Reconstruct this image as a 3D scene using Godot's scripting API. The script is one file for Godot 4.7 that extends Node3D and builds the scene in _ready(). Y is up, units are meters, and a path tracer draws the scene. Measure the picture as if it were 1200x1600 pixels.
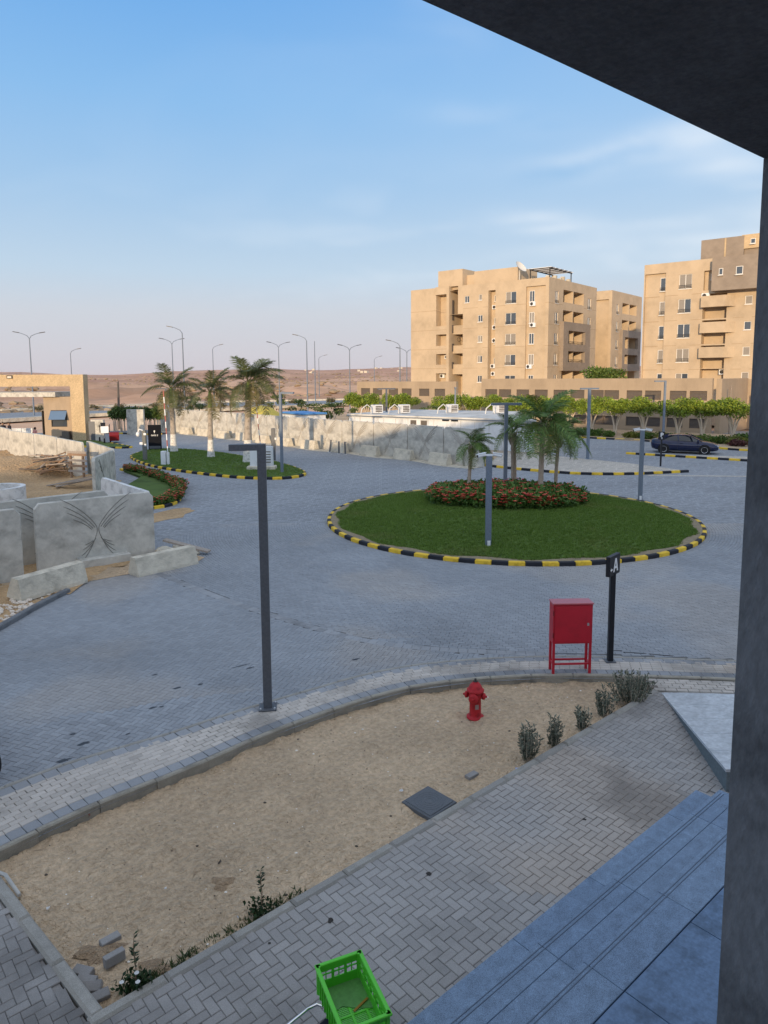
extends Node3D
# An evening view from a balcony over a paved roundabout, a sand bed and a compound gate, with the desert beyond.
# Units are metres; the camera stands at (0, 5.8, 0) and looks along -z.

const EYE := Vector3(0, 5.8, 0)
var rng := RandomNumberGenerator.new()
var taken := {}
var M := {}
var T := {}
var cam: Camera3D

# ---------------------------------------------------------------- mesh helper
class MB:
	var st := SurfaceTool.new()
	var col := Color.WHITE
	var sg := 1
	func _init() -> void:
		st.begin(Mesh.PRIMITIVE_TRIANGLES)
		st.set_smooth_group(-1)
	func v(p: Vector3) -> void:
		st.set_color(col)
		st.add_vertex(p)
	func tri(a: Vector3, b: Vector3, c: Vector3) -> void:
		v(a); v(b); v(c)
	func quad(a: Vector3, b: Vector3, c: Vector3, d: Vector3) -> void:
		v(a); v(b); v(c); v(a); v(c); v(d)
	func flat() -> void:
		st.set_smooth_group(-1)
	func smooth() -> void:
		sg += 1
		st.set_smooth_group(sg % 30)
	# box with centre c and full size s; ch chamfers the upper edges
	func box(c: Vector3, s: Vector3, b := Basis(), ch := 0.0) -> void:
		flat()
		var h := s * 0.5
		var lo: Array[Vector3] = []
		var mi: Array[Vector3] = []
		var hi: Array[Vector3] = []
		for k in [[-1, -1], [1, -1], [1, 1], [-1, 1]]:
			lo.append(c + b * Vector3(k[0] * h.x, -h.y, k[1] * h.z))
			mi.append(c + b * Vector3(k[0] * h.x, h.y - ch, k[1] * h.z))
			hi.append(c + b * Vector3(k[0] * (h.x - ch), h.y, k[1] * (h.z - ch)))
		for i in 4:
			var j := (i + 1) % 4
			quad(lo[i], lo[j], mi[j], mi[i])
			if ch > 0.0:
				quad(mi[i], mi[j], hi[j], hi[i])
		quad(hi[0], hi[1], hi[2], hi[3])
		quad(lo[3], lo[2], lo[1], lo[0])
	# box between two points of a given height and thickness (a bar)
	func bar(a: Vector3, b: Vector3, w: float, h: float, up := Vector3.UP) -> void:
		var z := (b - a).normalized()
		if absf(z.dot(up)) > 0.99:
			up = Vector3.RIGHT
		var x := up.cross(z).normalized()
		var y := z.cross(x)
		box((a + b) * 0.5, Vector3(w, h, a.distance_to(b)), Basis(x, y, z))
	func tube(pts: Array, radii: Array, n := 8, caps := true) -> void:
		smooth()
		var rings := []
		var prev := Vector3.ZERO
		for i in pts.size():
			var d: Vector3 = (pts[mini(i + 1, pts.size() - 1)] - pts[maxi(i - 1, 0)]).normalized()
			var x: Vector3
			if prev == Vector3.ZERO:
				x = d.cross(Vector3.UP if absf(d.y) < 0.9 else Vector3.RIGHT).normalized()
			else:
				x = (prev - d * prev.dot(d)).normalized()
			prev = x
			var y := d.cross(x)
			var r: float = radii[mini(i, radii.size() - 1)]
			var ring: Array[Vector3] = []
			for k in n:
				var a := TAU * k / n
				ring.append(pts[i] + (x * cos(a) + y * sin(a)) * r)
			rings.append(ring)
		for i in rings.size() - 1:
			for k in n:
				var k2 := (k + 1) % n
				quad(rings[i][k], rings[i][k2], rings[i + 1][k2], rings[i + 1][k])
		if caps:
			flat()
			for k in range(1, n - 1):
				tri(rings[0][0], rings[0][k + 1], rings[0][k])
				var e: Array = rings[rings.size() - 1]
				tri(e[0], e[k], e[k + 1])
	# turned shape: profile of Vector2(radius, height)
	func lathe(c: Vector3, prof: Array, n := 16, b := Basis(), soft := true) -> void:
		if soft:
			smooth()
		else:
			flat()
		for i in prof.size() - 1:
			for k in n:
				var a := TAU * k / n
				var a2 := TAU * (k + 1) / n
				var p: Vector2 = prof[i]
				var q: Vector2 = prof[i + 1]
				quad(c + b * Vector3(cos(a) * p.x, p.y, sin(a) * p.x), c + b * Vector3(cos(a2) * p.x, p.y, sin(a2) * p.x), c + b * Vector3(cos(a2) * q.x, q.y, sin(a2) * q.x), c + b * Vector3(cos(a) * q.x, q.y, sin(a) * q.x))
	# polygon in the plane of ux and uy at o, thickened along -n
	func plate(poly: PackedVector2Array, o: Vector3, ux: Vector3, uy: Vector3, th: float, ch := 0.0) -> void:
		flat()
		var n := ux.cross(uy).normalized()
		if Geometry2D.is_polygon_clockwise(poly):
			poly = poly.duplicate()
			poly.reverse()
		var inner := poly
		if ch > 0.0:
			var off := Geometry2D.offset_polygon(poly, -ch, Geometry2D.JOIN_MITER)
			if off.size() == 1 and off[0].size() == poly.size():
				inner = off[0]
				var best := 0
				for i in inner.size():
					if inner[i].distance_to(poly[0]) < inner[best].distance_to(poly[0]):
						best = i
				var turned := PackedVector2Array()
				for i in inner.size():
					turned.append(inner[(i + best) % inner.size()])
				inner = turned
			else:
				ch = 0.0
		var f := func(p: Vector2, k: float) -> Vector3: return o + ux * p.x + uy * p.y - n * k
		var ix := Geometry2D.triangulate_polygon(inner)
		for i in range(0, ix.size(), 3):
			tri(f.call(inner[ix[i]], 0.0), f.call(inner[ix[i + 2]], 0.0), f.call(inner[ix[i + 1]], 0.0))
		ix = Geometry2D.triangulate_polygon(poly)
		for i in range(0, ix.size(), 3):
			if th > 0.0:
				tri(f.call(poly[ix[i]], th), f.call(poly[ix[i + 1]], th), f.call(poly[ix[i + 2]], th))
		for i in poly.size():
			var j := (i + 1) % poly.size()
			if ch > 0.0:
				quad(f.call(inner[i], 0.0), f.call(inner[j], 0.0), f.call(poly[j], ch), f.call(poly[i], ch))
			if th > 0.0:
				quad(f.call(poly[i], ch), f.call(poly[j], ch), f.call(poly[j], th), f.call(poly[i], th))
	# level polygon given as x, z pairs; skirt goes down by th
	func floor_poly(poly: PackedVector2Array, y: float, th := 0.0) -> void:
		var p := PackedVector2Array()
		for q in poly:
			p.append(Vector2(q.x, -q.y))
		plate(p, Vector3(0, y, 0), Vector3.RIGHT, Vector3.FORWARD, th)
	# wall face with openings [x0, x1, y0, y1, depth], seen from the side that n points to
	func facade(o: Vector3, u: Vector3, n: Vector3, w: float, y0: float, y1: float, holes: Array) -> void:
		flat()
		var xs := [0.0, w]
		var ys := [y0, y1]
		for h in holes:
			for k in 2:
				var hx: float = clampf(h[k], 0.0, w)
				var hy: float = clampf(h[2 + k], y0, y1)
				if not xs.has(hx): xs.append(hx)
				if not ys.has(hy): ys.append(hy)
		xs.sort(); ys.sort()
		var f := func(x: float, y: float, d: float) -> Vector3: return o + u * x + Vector3.UP * y - n * d
		var flip := u.cross(Vector3.UP).dot(n) < 0.0
		var face := func(a: Vector3, b: Vector3, c: Vector3, d: Vector3) -> void:
			if flip: quad(a, b, c, d)
			else: quad(d, c, b, a)
		for j in ys.size() - 1:
			var run := -1
			for i in xs.size():
				var solid := false
				if i < xs.size() - 1:
					solid = true
					var mx: float = (xs[i] + xs[i + 1]) * 0.5
					var my: float = (ys[j] + ys[j + 1]) * 0.5
					for h in holes:
						if mx > h[0] and mx < h[1] and my > h[2] and my < h[3]:
							solid = false
				if solid and run < 0: run = i
				if not solid and run >= 0:
					face.call(f.call(xs[run], ys[j], 0), f.call(xs[i], ys[j], 0), f.call(xs[i], ys[j + 1], 0), f.call(xs[run], ys[j + 1], 0))
					run = -1
		for h in holes:
			var d: float = h[4]
			if h.size() < 6:
				face.call(f.call(h[0], h[2], d), f.call(h[1], h[2], d), f.call(h[1], h[3], d), f.call(h[0], h[3], d))
			face.call(f.call(h[0], h[2], 0), f.call(h[1], h[2], 0), f.call(h[1], h[2], d), f.call(h[0], h[2], d))
			face.call(f.call(h[0], h[3], d), f.call(h[1], h[3], d), f.call(h[1], h[3], 0), f.call(h[0], h[3], 0))
			face.call(f.call(h[0], h[2], 0), f.call(h[0], h[2], d), f.call(h[0], h[3], d), f.call(h[0], h[3], 0))
			face.call(f.call(h[1], h[2], d), f.call(h[1], h[2], 0), f.call(h[1], h[3], 0), f.call(h[1], h[3], d))
	func done() -> ArrayMesh:
		st.generate_normals()
		return st.commit()

# ---------------------------------------------------------------- naming and tagging
func numbered(base: String, parent: Node) -> String:
	var key := "%d/%s" % [parent.get_instance_id(), base]
	var n: int = taken.get(key, 0)
	taken[key] = n + 1
	return base if n == 0 else "%s_%03d" % [base, n]

func put(called: String, what, material: Material, parent: Node = self, at := Vector3.ZERO, turn := Basis()) -> MeshInstance3D:
	var o := MeshInstance3D.new()
	o.mesh = what.done() if what is MB else what
	o.material_override = material
	o.name = numbered(called, parent)
	o.transform = Transform3D(turn, at)
	parent.add_child(o, true)
	return o

func tag(o: Node, label: String, category: String, group := "") -> Node:
	o.set_meta("label", label)
	o.set_meta("category", category)
	if group != "":
		o.set_meta("group", group)
	return o

func thing(called: String, label: String, category: String, at := Vector3.ZERO, yaw := 0.0, group := "") -> Node3D:
	var o := Node3D.new()
	o.name = numbered(called, self)
	o.position = at
	o.rotation.y = yaw
	add_child(o, true)
	tag(o, label, category, group)
	return o

func again(src: Node3D, called: String, label: String, at: Vector3, yaw := 0.0, size := 1.0) -> Node3D:
	var o: Node3D = src.duplicate()
	o.name = numbered(called, self)
	add_child(o, true)
	o.transform = Transform3D(Basis(Vector3.UP, yaw).scaled(Vector3.ONE * size), at)
	o.set_meta("label", label)
	return o

func ground(called: String, what, material: Material, kind := "structure") -> MeshInstance3D:
	var o := put(called, what, material)
	o.set_meta("kind", kind)
	return o

func holder(called: String) -> Node3D:
	var o := Node3D.new()
	o.name = numbered(called, self)
	add_child(o, true)
	o.set_meta("kind", "structure")
	return o

func scatter(called: String, mesh: Mesh, material: Material, where: Array, parent: Node = self, tints: Array = []) -> MultiMeshInstance3D:
	var mm := MultiMesh.new()
	mm.transform_format = MultiMesh.TRANSFORM_3D
	mm.use_colors = tints.size() > 0
	mm.mesh = mesh
	mm.instance_count = where.size()
	for i in where.size():
		mm.set_instance_transform(i, where[i])
		if tints.size() > 0:
			mm.set_instance_color(i, tints[i])
	var o := MultiMeshInstance3D.new()
	o.multimesh = mm
	o.material_override = material
	o.name = numbered(called, parent)
	o.set_meta("kind", "stuff")
	parent.add_child(o, true)
	return o

func rot(deg: float) -> Basis:
	return Basis(Vector3.UP, deg_to_rad(deg))

func az(deg: float) -> Vector3:   # level direction, degrees clockwise from -z
	return Vector3(sin(deg_to_rad(deg)), 0, -cos(deg_to_rad(deg)))

func V2(a: Array) -> PackedVector2Array:
	var p := PackedVector2Array()
	for i in range(0, a.size(), 2):
		p.append(Vector2(a[i], a[i + 1]))
	return p

func in_view(p: Vector3, margin := 0.08) -> bool:   # may the photograph show this point?
	var q := cam.transform.affine_inverse() * p
	if q.z > -0.3: return false
	var x := -q.x / q.z
	var y := -q.y / q.z
	return absf(x) < 0.545 + margin and y < 0.65 + margin and y > -0.805 - margin

# ---------------------------------------------------------------- materials
func noise_tex(cells: int, oct: int, gain: float, lo: float, hi: float, seed_: int, mid := -1.0, n := 512, deep := false) -> Texture2D:
	# tiles without a seam: octaves of wrapped random grids, enlarged smoothly and summed
	var r := RandomNumberGenerator.new()
	r.seed = seed_
	var sum := PackedFloat32Array()
	sum.resize(n * n)
	var amp := 1.0
	var total := 0.0
	var c := cells
	for o in oct:
		if c * 2 > n: break
		var pad := 4
		var small := Image.create(c + 2 * pad, c + 2 * pad, false, Image.FORMAT_L8)
		var g := PackedByteArray()
		for i in c * c: g.append(r.randi() % 256)
		for y in c + 2 * pad:
			for x in c + 2 * pad:
				var v := g[posmod(y - pad, c) * c + posmod(x - pad, c)] / 255.0
				small.set_pixel(x, y, Color(v, v, v))
		var k := float(n) / c
		var big := roundi((c + 2 * pad) * k)
		small.resize(big, big, Image.INTERPOLATE_CUBIC)
		var d := small.get_data()
		var off := roundi(pad * k)
		for y in n:
			var row := (y + off) * big + off
			var at := y * n
			for x in n:
				sum[at + x] += d[row + x] * amp
		total += amp
		amp *= gain
		c *= 2
	var lo_v := 1e9
	var hi_v := -1e9
	for v in sum:
		lo_v = minf(lo_v, v); hi_v = maxf(hi_v, v)
	lo_v = lerpf(lo_v, hi_v, 0.1)
	hi_v = lerpf(lo_v, hi_v, 0.92)
	var im := Image.create(n, n, false, Image.FORMAT_RF if deep else Image.FORMAT_RGB8)
	var buf := PackedByteArray()
	if not deep: buf.resize(n * n * 3)
	for i in n * n:
		var t := clampf((sum[i] - lo_v) / (hi_v - lo_v), 0.0, 1.0)
		var v := lerpf(lo, hi, t)
		if mid >= 0.0: v = lerpf(lo, mid, t * 2.0) if t < 0.5 else lerpf(mid, hi, t * 2.0 - 1.0)
		if deep:
			sum[i] = v
		else:
			var q := int(v * 255.0)
			buf[i * 3] = q; buf[i * 3 + 1] = q; buf[i * 3 + 2] = q
	im = Image.create_from_data(n, n, false, Image.FORMAT_RF, sum.to_byte_array()) if deep else Image.create_from_data(n, n, false, Image.FORMAT_RGB8, buf)
	return ImageTexture.create_from_image(im)

func mat(c: Color, rough := 0.9, o := {}) -> StandardMaterial3D:
	var m := StandardMaterial3D.new()
	m.albedo_color = c.linear_to_srgb()
	m.roughness = rough
	m.metallic = o.get("metal", 0.0)
	m.metallic_specular = o.get("spec", 0.4)
	if o.has("tex"):
		m.albedo_texture = T[o.tex]
		var s = o.get("scale", 1.0)
		m.uv1_triplanar = true
		m.uv1_world_triplanar = o.get("world", true)
		m.uv1_scale = s if s is Vector3 else Vector3.ONE * float(s)
		m.uv1_triplanar_sharpness = 4.0
	if o.has("bump"):
		m.heightmap_enabled = true
		m.heightmap_texture = T[o.bump]
		m.heightmap_scale = o.get("bscale", 1.0)
		if not o.has("tex"):
			m.uv1_triplanar = true
			m.uv1_world_triplanar = o.get("world", true)
			var s = o.get("scale", 1.0)
			m.uv1_scale = s if s is Vector3 else Vector3.ONE * float(s)
	if o.has("detail"):
		m.detail_enabled = true
		m.detail_blend_mode = BaseMaterial3D.BLEND_MODE_MUL
		m.detail_albedo = T[o.detail]
		m.detail_uv_layer = BaseMaterial3D.DETAIL_UV_2
		m.uv2_triplanar = true
		m.uv2_world_triplanar = o.get("world", true)
		var s2 = o.get("dscale", 0.2)
		m.uv2_scale = s2 if s2 is Vector3 else Vector3.ONE * float(s2)
	if o.get("vc", false):
		m.vertex_color_use_as_albedo = true
	if o.has("back"):
		m.backlight_enabled = true
		var b: float = o.back
		m.backlight = Color(b, b, b)
	if o.get("coat", 0.0) > 0.0:
		m.clearcoat_enabled = true
		m.clearcoat = o.coat
		m.clearcoat_roughness = 0.08
	return m

func materials() -> void:
	T.fine = noise_tex(24, 4, 0.65, 0.84, 1.0, 3)
	T.grit = noise_tex(128, 2, 0.8, 0.80, 1.0, 5)
	T.blotch = noise_tex(6, 6, 0.62, 0.86, 1.0, 7)
	T.stain = noise_tex(5, 6, 0.6, 0.78, 1.0, 11, 0.97)
	T.soft = noise_tex(5, 6, 0.62, 0.91, 1.0, 23, 0.975)
	T.rough = noise_tex(20, 5, 0.6, 0.0, 1.0, 13, -1.0, 512, true)
	T.crumb = noise_tex(40, 3, 0.7, 0.0, 1.0, 17, -1.0, 512, true)
	T.speck = noise_tex(200, 1, 1.0, 0.68, 1.0, 19)
	T.paving = paving_picture()
	M.road_block = mat(Color(0.37, 0.39, 0.42), 0.82, {"vc": true, "tex": "grit", "scale": 2.5, "detail": "soft", "dscale": 0.06})
	M.road = mat(Color(0.41, 0.43, 0.46), 0.85, {"tex": "paving", "scale": 0.625, "detail": "soft", "dscale": 0.05})
	M.bed = mat(Color(0.24, 0.23, 0.21), 0.95, {"tex": "grit", "scale": 2.0})
	M.walk_block = mat(Color(0.66, 0.60, 0.54), 0.85, {"vc": true, "tex": "grit", "scale": 2.5, "detail": "stain", "dscale": 0.22})
	M.path_block = mat(Color(0.42, 0.40, 0.385), 0.85, {"vc": true, "tex": "grit", "scale": 2.5, "detail": "stain", "dscale": 0.16})
	for k in 4:
		var f: float = [0.86, 0.95, 1.03, 1.12][k]
		M["road%d" % k] = mat(Color(0.37, 0.39, 0.42) * f, 0.82, {"tex": "grit", "scale": 2.5, "detail": "soft", "dscale": 0.06})
		M["walk%d" % k] = mat(Color(0.66, 0.60, 0.54) * f, 0.85, {"tex": "grit", "scale": 2.5, "detail": "stain", "dscale": 0.22})
		M["edge%d" % k] = mat(Color(0.40, 0.41, 0.43) * f, 0.85, {"tex": "grit", "scale": 2.5, "detail": "stain", "dscale": 0.22})
		M["path%d" % k] = mat(Color(0.42, 0.40, 0.385) * f, 0.85, {"tex": "grit", "scale": 2.5, "detail": "stain", "dscale": 0.16})
	M.kerb = mat(Color(0.46, 0.44, 0.40), 0.9, {"tex": "grit", "scale": 1.5, "detail": "blotch", "dscale": 0.7})
	M.kerb_tan = mat(Color(0.46, 0.42, 0.35), 0.9, {"tex": "grit", "scale": 1.5, "detail": "stain", "dscale": 0.9})
	M.kerb_yellow = mat(Color(0.86, 0.56, 0.05), 0.7, {"tex": "stain", "scale": 1.1})
	M.kerb_black = mat(Color(0.022, 0.024, 0.032), 0.7, {"tex": "stain", "scale": 1.1})
	M.sand = mat(Color(0.76, 0.565, 0.375), 0.96, {"tex": "fine", "scale": 0.8, "detail": "blotch", "dscale": 0.13, "bump": "rough", "bscale": 6.0})
	M.orange_sand = mat(Color(0.66, 0.44, 0.24), 0.96, {"tex": "fine", "scale": 0.5, "detail": "blotch", "dscale": 0.12, "bump": "rough", "bscale": 6.0})
	M.desert = mat(Color(0.90, 0.56, 0.37), 0.97, {"vc": true, "tex": "blotch", "scale": 0.004, "detail": "blotch", "dscale": 0.03})
	M.tan_paving = mat(Color(0.72, 0.65, 0.56), 0.9, {"tex": "paving", "scale": 0.625, "detail": "soft", "dscale": 0.1})
	M.granite = mat(Color(0.26, 0.375, 0.55), 0.42, {"tex": "speck", "scale": 1.6, "detail": "fine", "dscale": 0.5})  # grey stone with the blue of the reflected sky put into its colour
	M.granite2 = mat(Color(0.285, 0.405, 0.58), 0.42, {"tex": "speck", "scale": 1.6, "detail": "fine", "dscale": 0.5})  # lighter slab tone, the same sky reflection tinted in
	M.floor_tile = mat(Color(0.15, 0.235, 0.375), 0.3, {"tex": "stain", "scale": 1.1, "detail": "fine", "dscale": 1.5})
	M.groove = mat(Color(0.11, 0.15, 0.21), 0.7)
	M.ramp = mat(Color(0.64, 0.68, 0.72), 0.6, {"tex": "fine", "scale": 0.8, "detail": "blotch", "dscale": 0.5})
	M.concrete = mat(Color(0.68, 0.65, 0.58), 0.92, {"tex": "blotch", "scale": Vector3(0.9, 0.5, 0.9), "detail": "stain", "dscale": 0.6, "bump": "rough", "bscale": 1.0})
	M.relief_shade = mat(Color(0.52, 0.49, 0.44), 0.95, {"tex": "fine", "scale": 1.5})  # soft shade of the wall relief, coloured onto its ribs
	M.groove_shade = mat(Color(0.27, 0.26, 0.23), 0.95, {"tex": "fine", "scale": 1.5})  # shadow of incised strokes, put into the colour of raised ribs
	M.concrete_tan = mat(Color(0.76, 0.69, 0.56), 0.93, {"tex": "blotch", "scale": 0.9, "detail": "stain", "dscale": 0.9, "bump": "rough", "bscale": 1.5})
	M.white_concrete = mat(Color(0.74, 0.74, 0.73), 0.85, {"tex": "stain", "scale": 0.8})
	M.wall_tan = mat(Color(0.58, 0.455, 0.315), 0.93, {"tex": "soft", "scale": Vector3(0.11, 0.06, 0.11), "detail": "soft", "dscale": Vector3(0.3, 0.2, 0.3)})
	M.wall_gate = mat(Color(0.68, 0.51, 0.31), 0.93, {"tex": "soft", "scale": Vector3(0.3, 0.15, 0.3), "detail": "fine", "dscale": 0.6})
	M.wall_taupe = mat(Color(0.33, 0.27, 0.215), 0.93, {"tex": "blotch", "scale": 0.25})
	M.wall_podium = mat(Color(0.44, 0.34, 0.24), 0.93, {"tex": "soft", "scale": Vector3(0.12, 0.06, 0.12), "detail": "soft", "dscale": Vector3(0.4, 0.1, 0.4)})
	M.seam = mat(Color(0.36, 0.26, 0.165), 0.95)
	M.louvre = mat(Color(0.15, 0.13, 0.115), 0.7, {"tex": "fine", "scale": 1.0})
	M.shade_hole = mat(Color(0.06, 0.05, 0.045), 0.9)
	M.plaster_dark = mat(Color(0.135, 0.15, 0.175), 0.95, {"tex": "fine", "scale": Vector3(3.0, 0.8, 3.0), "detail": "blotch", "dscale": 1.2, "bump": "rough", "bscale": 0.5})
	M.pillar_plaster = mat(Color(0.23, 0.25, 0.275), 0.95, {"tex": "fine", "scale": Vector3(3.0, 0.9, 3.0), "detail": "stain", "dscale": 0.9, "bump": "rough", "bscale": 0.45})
	M.totem = mat(Color(0.010, 0.011, 0.015), 0.8, {"spec": 0.2})
	M.facade_bounce = mat(Color(0.72, 0.67, 0.60), 0.95, {"tex": "blotch", "scale": 0.3})  # unseen facade, made pale to bounce light onto the shaded ground
	M.pole_grey = mat(Color(0.115, 0.125, 0.145), 0.5, {"tex": "fine", "scale": 2.0, "spec": 0.5})
	M.pole_blue = mat(Color(0.18, 0.225, 0.29), 0.5, {"tex": "fine", "scale": 2.0, "spec": 0.5})
	M.black = mat(Color(0.012, 0.014, 0.02), 0.45)
	M.rubber = mat(Color(0.014, 0.014, 0.016), 0.85)
	M.white = mat(Color(0.78, 0.79, 0.80), 0.45)
	M.white_wall = mat(Color(0.76, 0.78, 0.80), 0.6, {"tex": "stain", "scale": Vector3(0.5, 0.15, 0.5)})
	M.roof_grey = mat(Color(0.66, 0.65, 0.62), 0.85, {"tex": "stain", "scale": 0.2})
	M.tarp_blue = mat(Color(0.08, 0.25, 0.55), 0.6)
	M.tarp_yellow = mat(Color(0.78, 0.60, 0.12), 0.8, {"tex": "fine", "scale": 0.8})
	M.red = mat(Color(0.50, 0.010, 0.028), 0.45, {"tex": "soft", "scale": 0.8, "spec": 0.5})
	M.red_dark = mat(Color(0.22, 0.012, 0.018), 0.5, {"tex": "fine", "scale": 3.0})
	M.hydrant = mat(Color(0.52, 0.022, 0.03), 0.6, {"tex": "stain", "scale": 4.0, "bump": "rough", "bscale": 0.3})
	M.metal = mat(Color(0.55, 0.56, 0.58), 0.35, {"metal": 0.8})
	M.chrome = mat(Color(0.80, 0.81, 0.83), 0.18, {"metal": 1.0})
	M.grate = mat(Color(0.13, 0.14, 0.155), 0.6, {"tex": "fine", "scale": 3.0})
	M.green_plastic = mat(Color(0.10, 0.56, 0.035), 0.4, {"back": 0.25, "spec": 0.5})
	M.green_base = mat(Color(0.12, 0.32, 0.09), 0.6, {"tex": "blotch", "scale": 4.0})
	M.navy = mat(Color(0.010, 0.012, 0.034), 0.55, {"tex": "fine", "scale": 6.0})
	M.car_paint = mat(Color(0.006, 0.012, 0.05), 0.22, {"coat": 0.5, "spec": 0.4})
	M.car_glass = mat(Color(0.012, 0.016, 0.022), 0.06, {"spec": 0.6})
	M.lamp_lens = mat(Color(0.70, 0.74, 0.80), 0.15, {"spec": 0.6})
	M.tail = mat(Color(0.35, 0.01, 0.01), 0.2)
	M.rim = mat(Color(0.50, 0.51, 0.53), 0.3, {"metal": 0.7})
	M.glass = mat(Color(0.05, 0.065, 0.085), 0.08, {"spec": 0.7})
	M.glass_curtain = mat(Color(0.33, 0.29, 0.24), 0.25, {"spec": 0.6, "tex": "fine", "scale": Vector3(4, 0.6, 4)})
	M.frame_white = mat(Color(0.70, 0.68, 0.64), 0.6)
	M.rail_dark = mat(Color(0.045, 0.042, 0.04), 0.6)
	M.wood = mat(Color(0.36, 0.24, 0.16), 0.9, {"tex": "fine", "scale": 1.2})
	M.wood_grey = mat(Color(0.42, 0.36, 0.31), 0.9, {"tex": "fine", "scale": 1.2})
	M.trunk_palm = mat(Color(0.68, 0.55, 0.43), 0.95, {"tex": "fine", "scale": Vector3(3, 5, 3), "bump": "crumb", "bscale": 2.0})
	M.trunk_royal = mat(Color(0.52, 0.45, 0.38), 0.9, {"tex": "stain", "scale": Vector3(1.5, 1.2, 1.5), "detail": "fine", "dscale": 2.0})
	M.trunk_white = mat(Color(0.74, 0.72, 0.68), 0.9, {"tex": "stain", "scale": 2.5})
	M.shaft_green = mat(Color(0.13, 0.20, 0.045), 0.6, {"tex": "fine", "scale": 2.0})
	M.bark_pale = mat(Color(0.70, 0.59, 0.46), 0.95, {"tex": "fine", "scale": 2.0})
	M.leaf = mat(Color(1, 1, 1), 0.55, {"vc": true, "back": 0.35, "spec": 0.35})
	M.soil = mat(Color(0.36, 0.29, 0.19), 0.97, {"tex": "fine", "scale": 1.2, "detail": "blotch", "dscale": 0.8})
	M.soil_damp = mat(Color(0.54, 0.38, 0.24), 0.97, {"tex": "fine", "scale": 1.6, "detail": "blotch", "dscale": 1.0, "bump": "rough", "bscale": 5.0})
	M.grass_base = mat(Color(0.105, 0.175, 0.035), 0.95, {"tex": "fine", "scale": 1.2, "detail": "stain", "dscale": 0.18})
	M.stone = mat(Color(0.84, 0.73, 0.61), 0.9, {"tex": "fine", "scale": 2.0})
	M.skin = mat(Color(0.36, 0.22, 0.15), 0.7)
	M.cloth_dark = mat(Color(0.018, 0.019, 0.026), 0.95)
	M.cloth_pink = mat(Color(0.52, 0.23, 0.20), 0.95)
	M.cloth_grey = mat(Color(0.09, 0.09, 0.10), 0.95)
	M.paper = mat(Color(0.80, 0.80, 0.80), 0.8)
	M.dish = mat(Color(0.62, 0.60, 0.56), 0.5)

func paving_picture() -> Texture2D:   # 16 x 16 cells of herringbone: tone per block and dark joints, for paving too far away to build
	var n := 256
	var cell := 16
	var im := Image.create(n, n, false, Image.FORMAT_RGB8)
	var r := RandomNumberGenerator.new()
	r.seed = 41
	var tone := {}
	for y in n:
		for x in n:
			var c := x / cell
			var w := y / cell
			var k := posmod(c - w, 4)
			var lx := x % cell
			var ly := y % cell
			var id := 0
			var edge := false
			if k < 2:
				id = posmod(c - k, 16) * 64 + w
				edge = ly == 0 or (k == 0 and lx == 0)
			else:
				id = c * 64 + posmod(w - (1 if k == 2 else 0), 16) + 5000
				edge = lx == 0 or (k == 3 and ly == 0)
			if not tone.has(id):
				tone[id] = r.randf_range(0.80, 0.95)
			var v: float = tone[id]
			if edge: v *= 0.72
			im.set_pixel(x, y, Color(v, v, v))
	im.generate_mipmaps()
	return ImageTexture.create_from_image(im)

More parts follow.
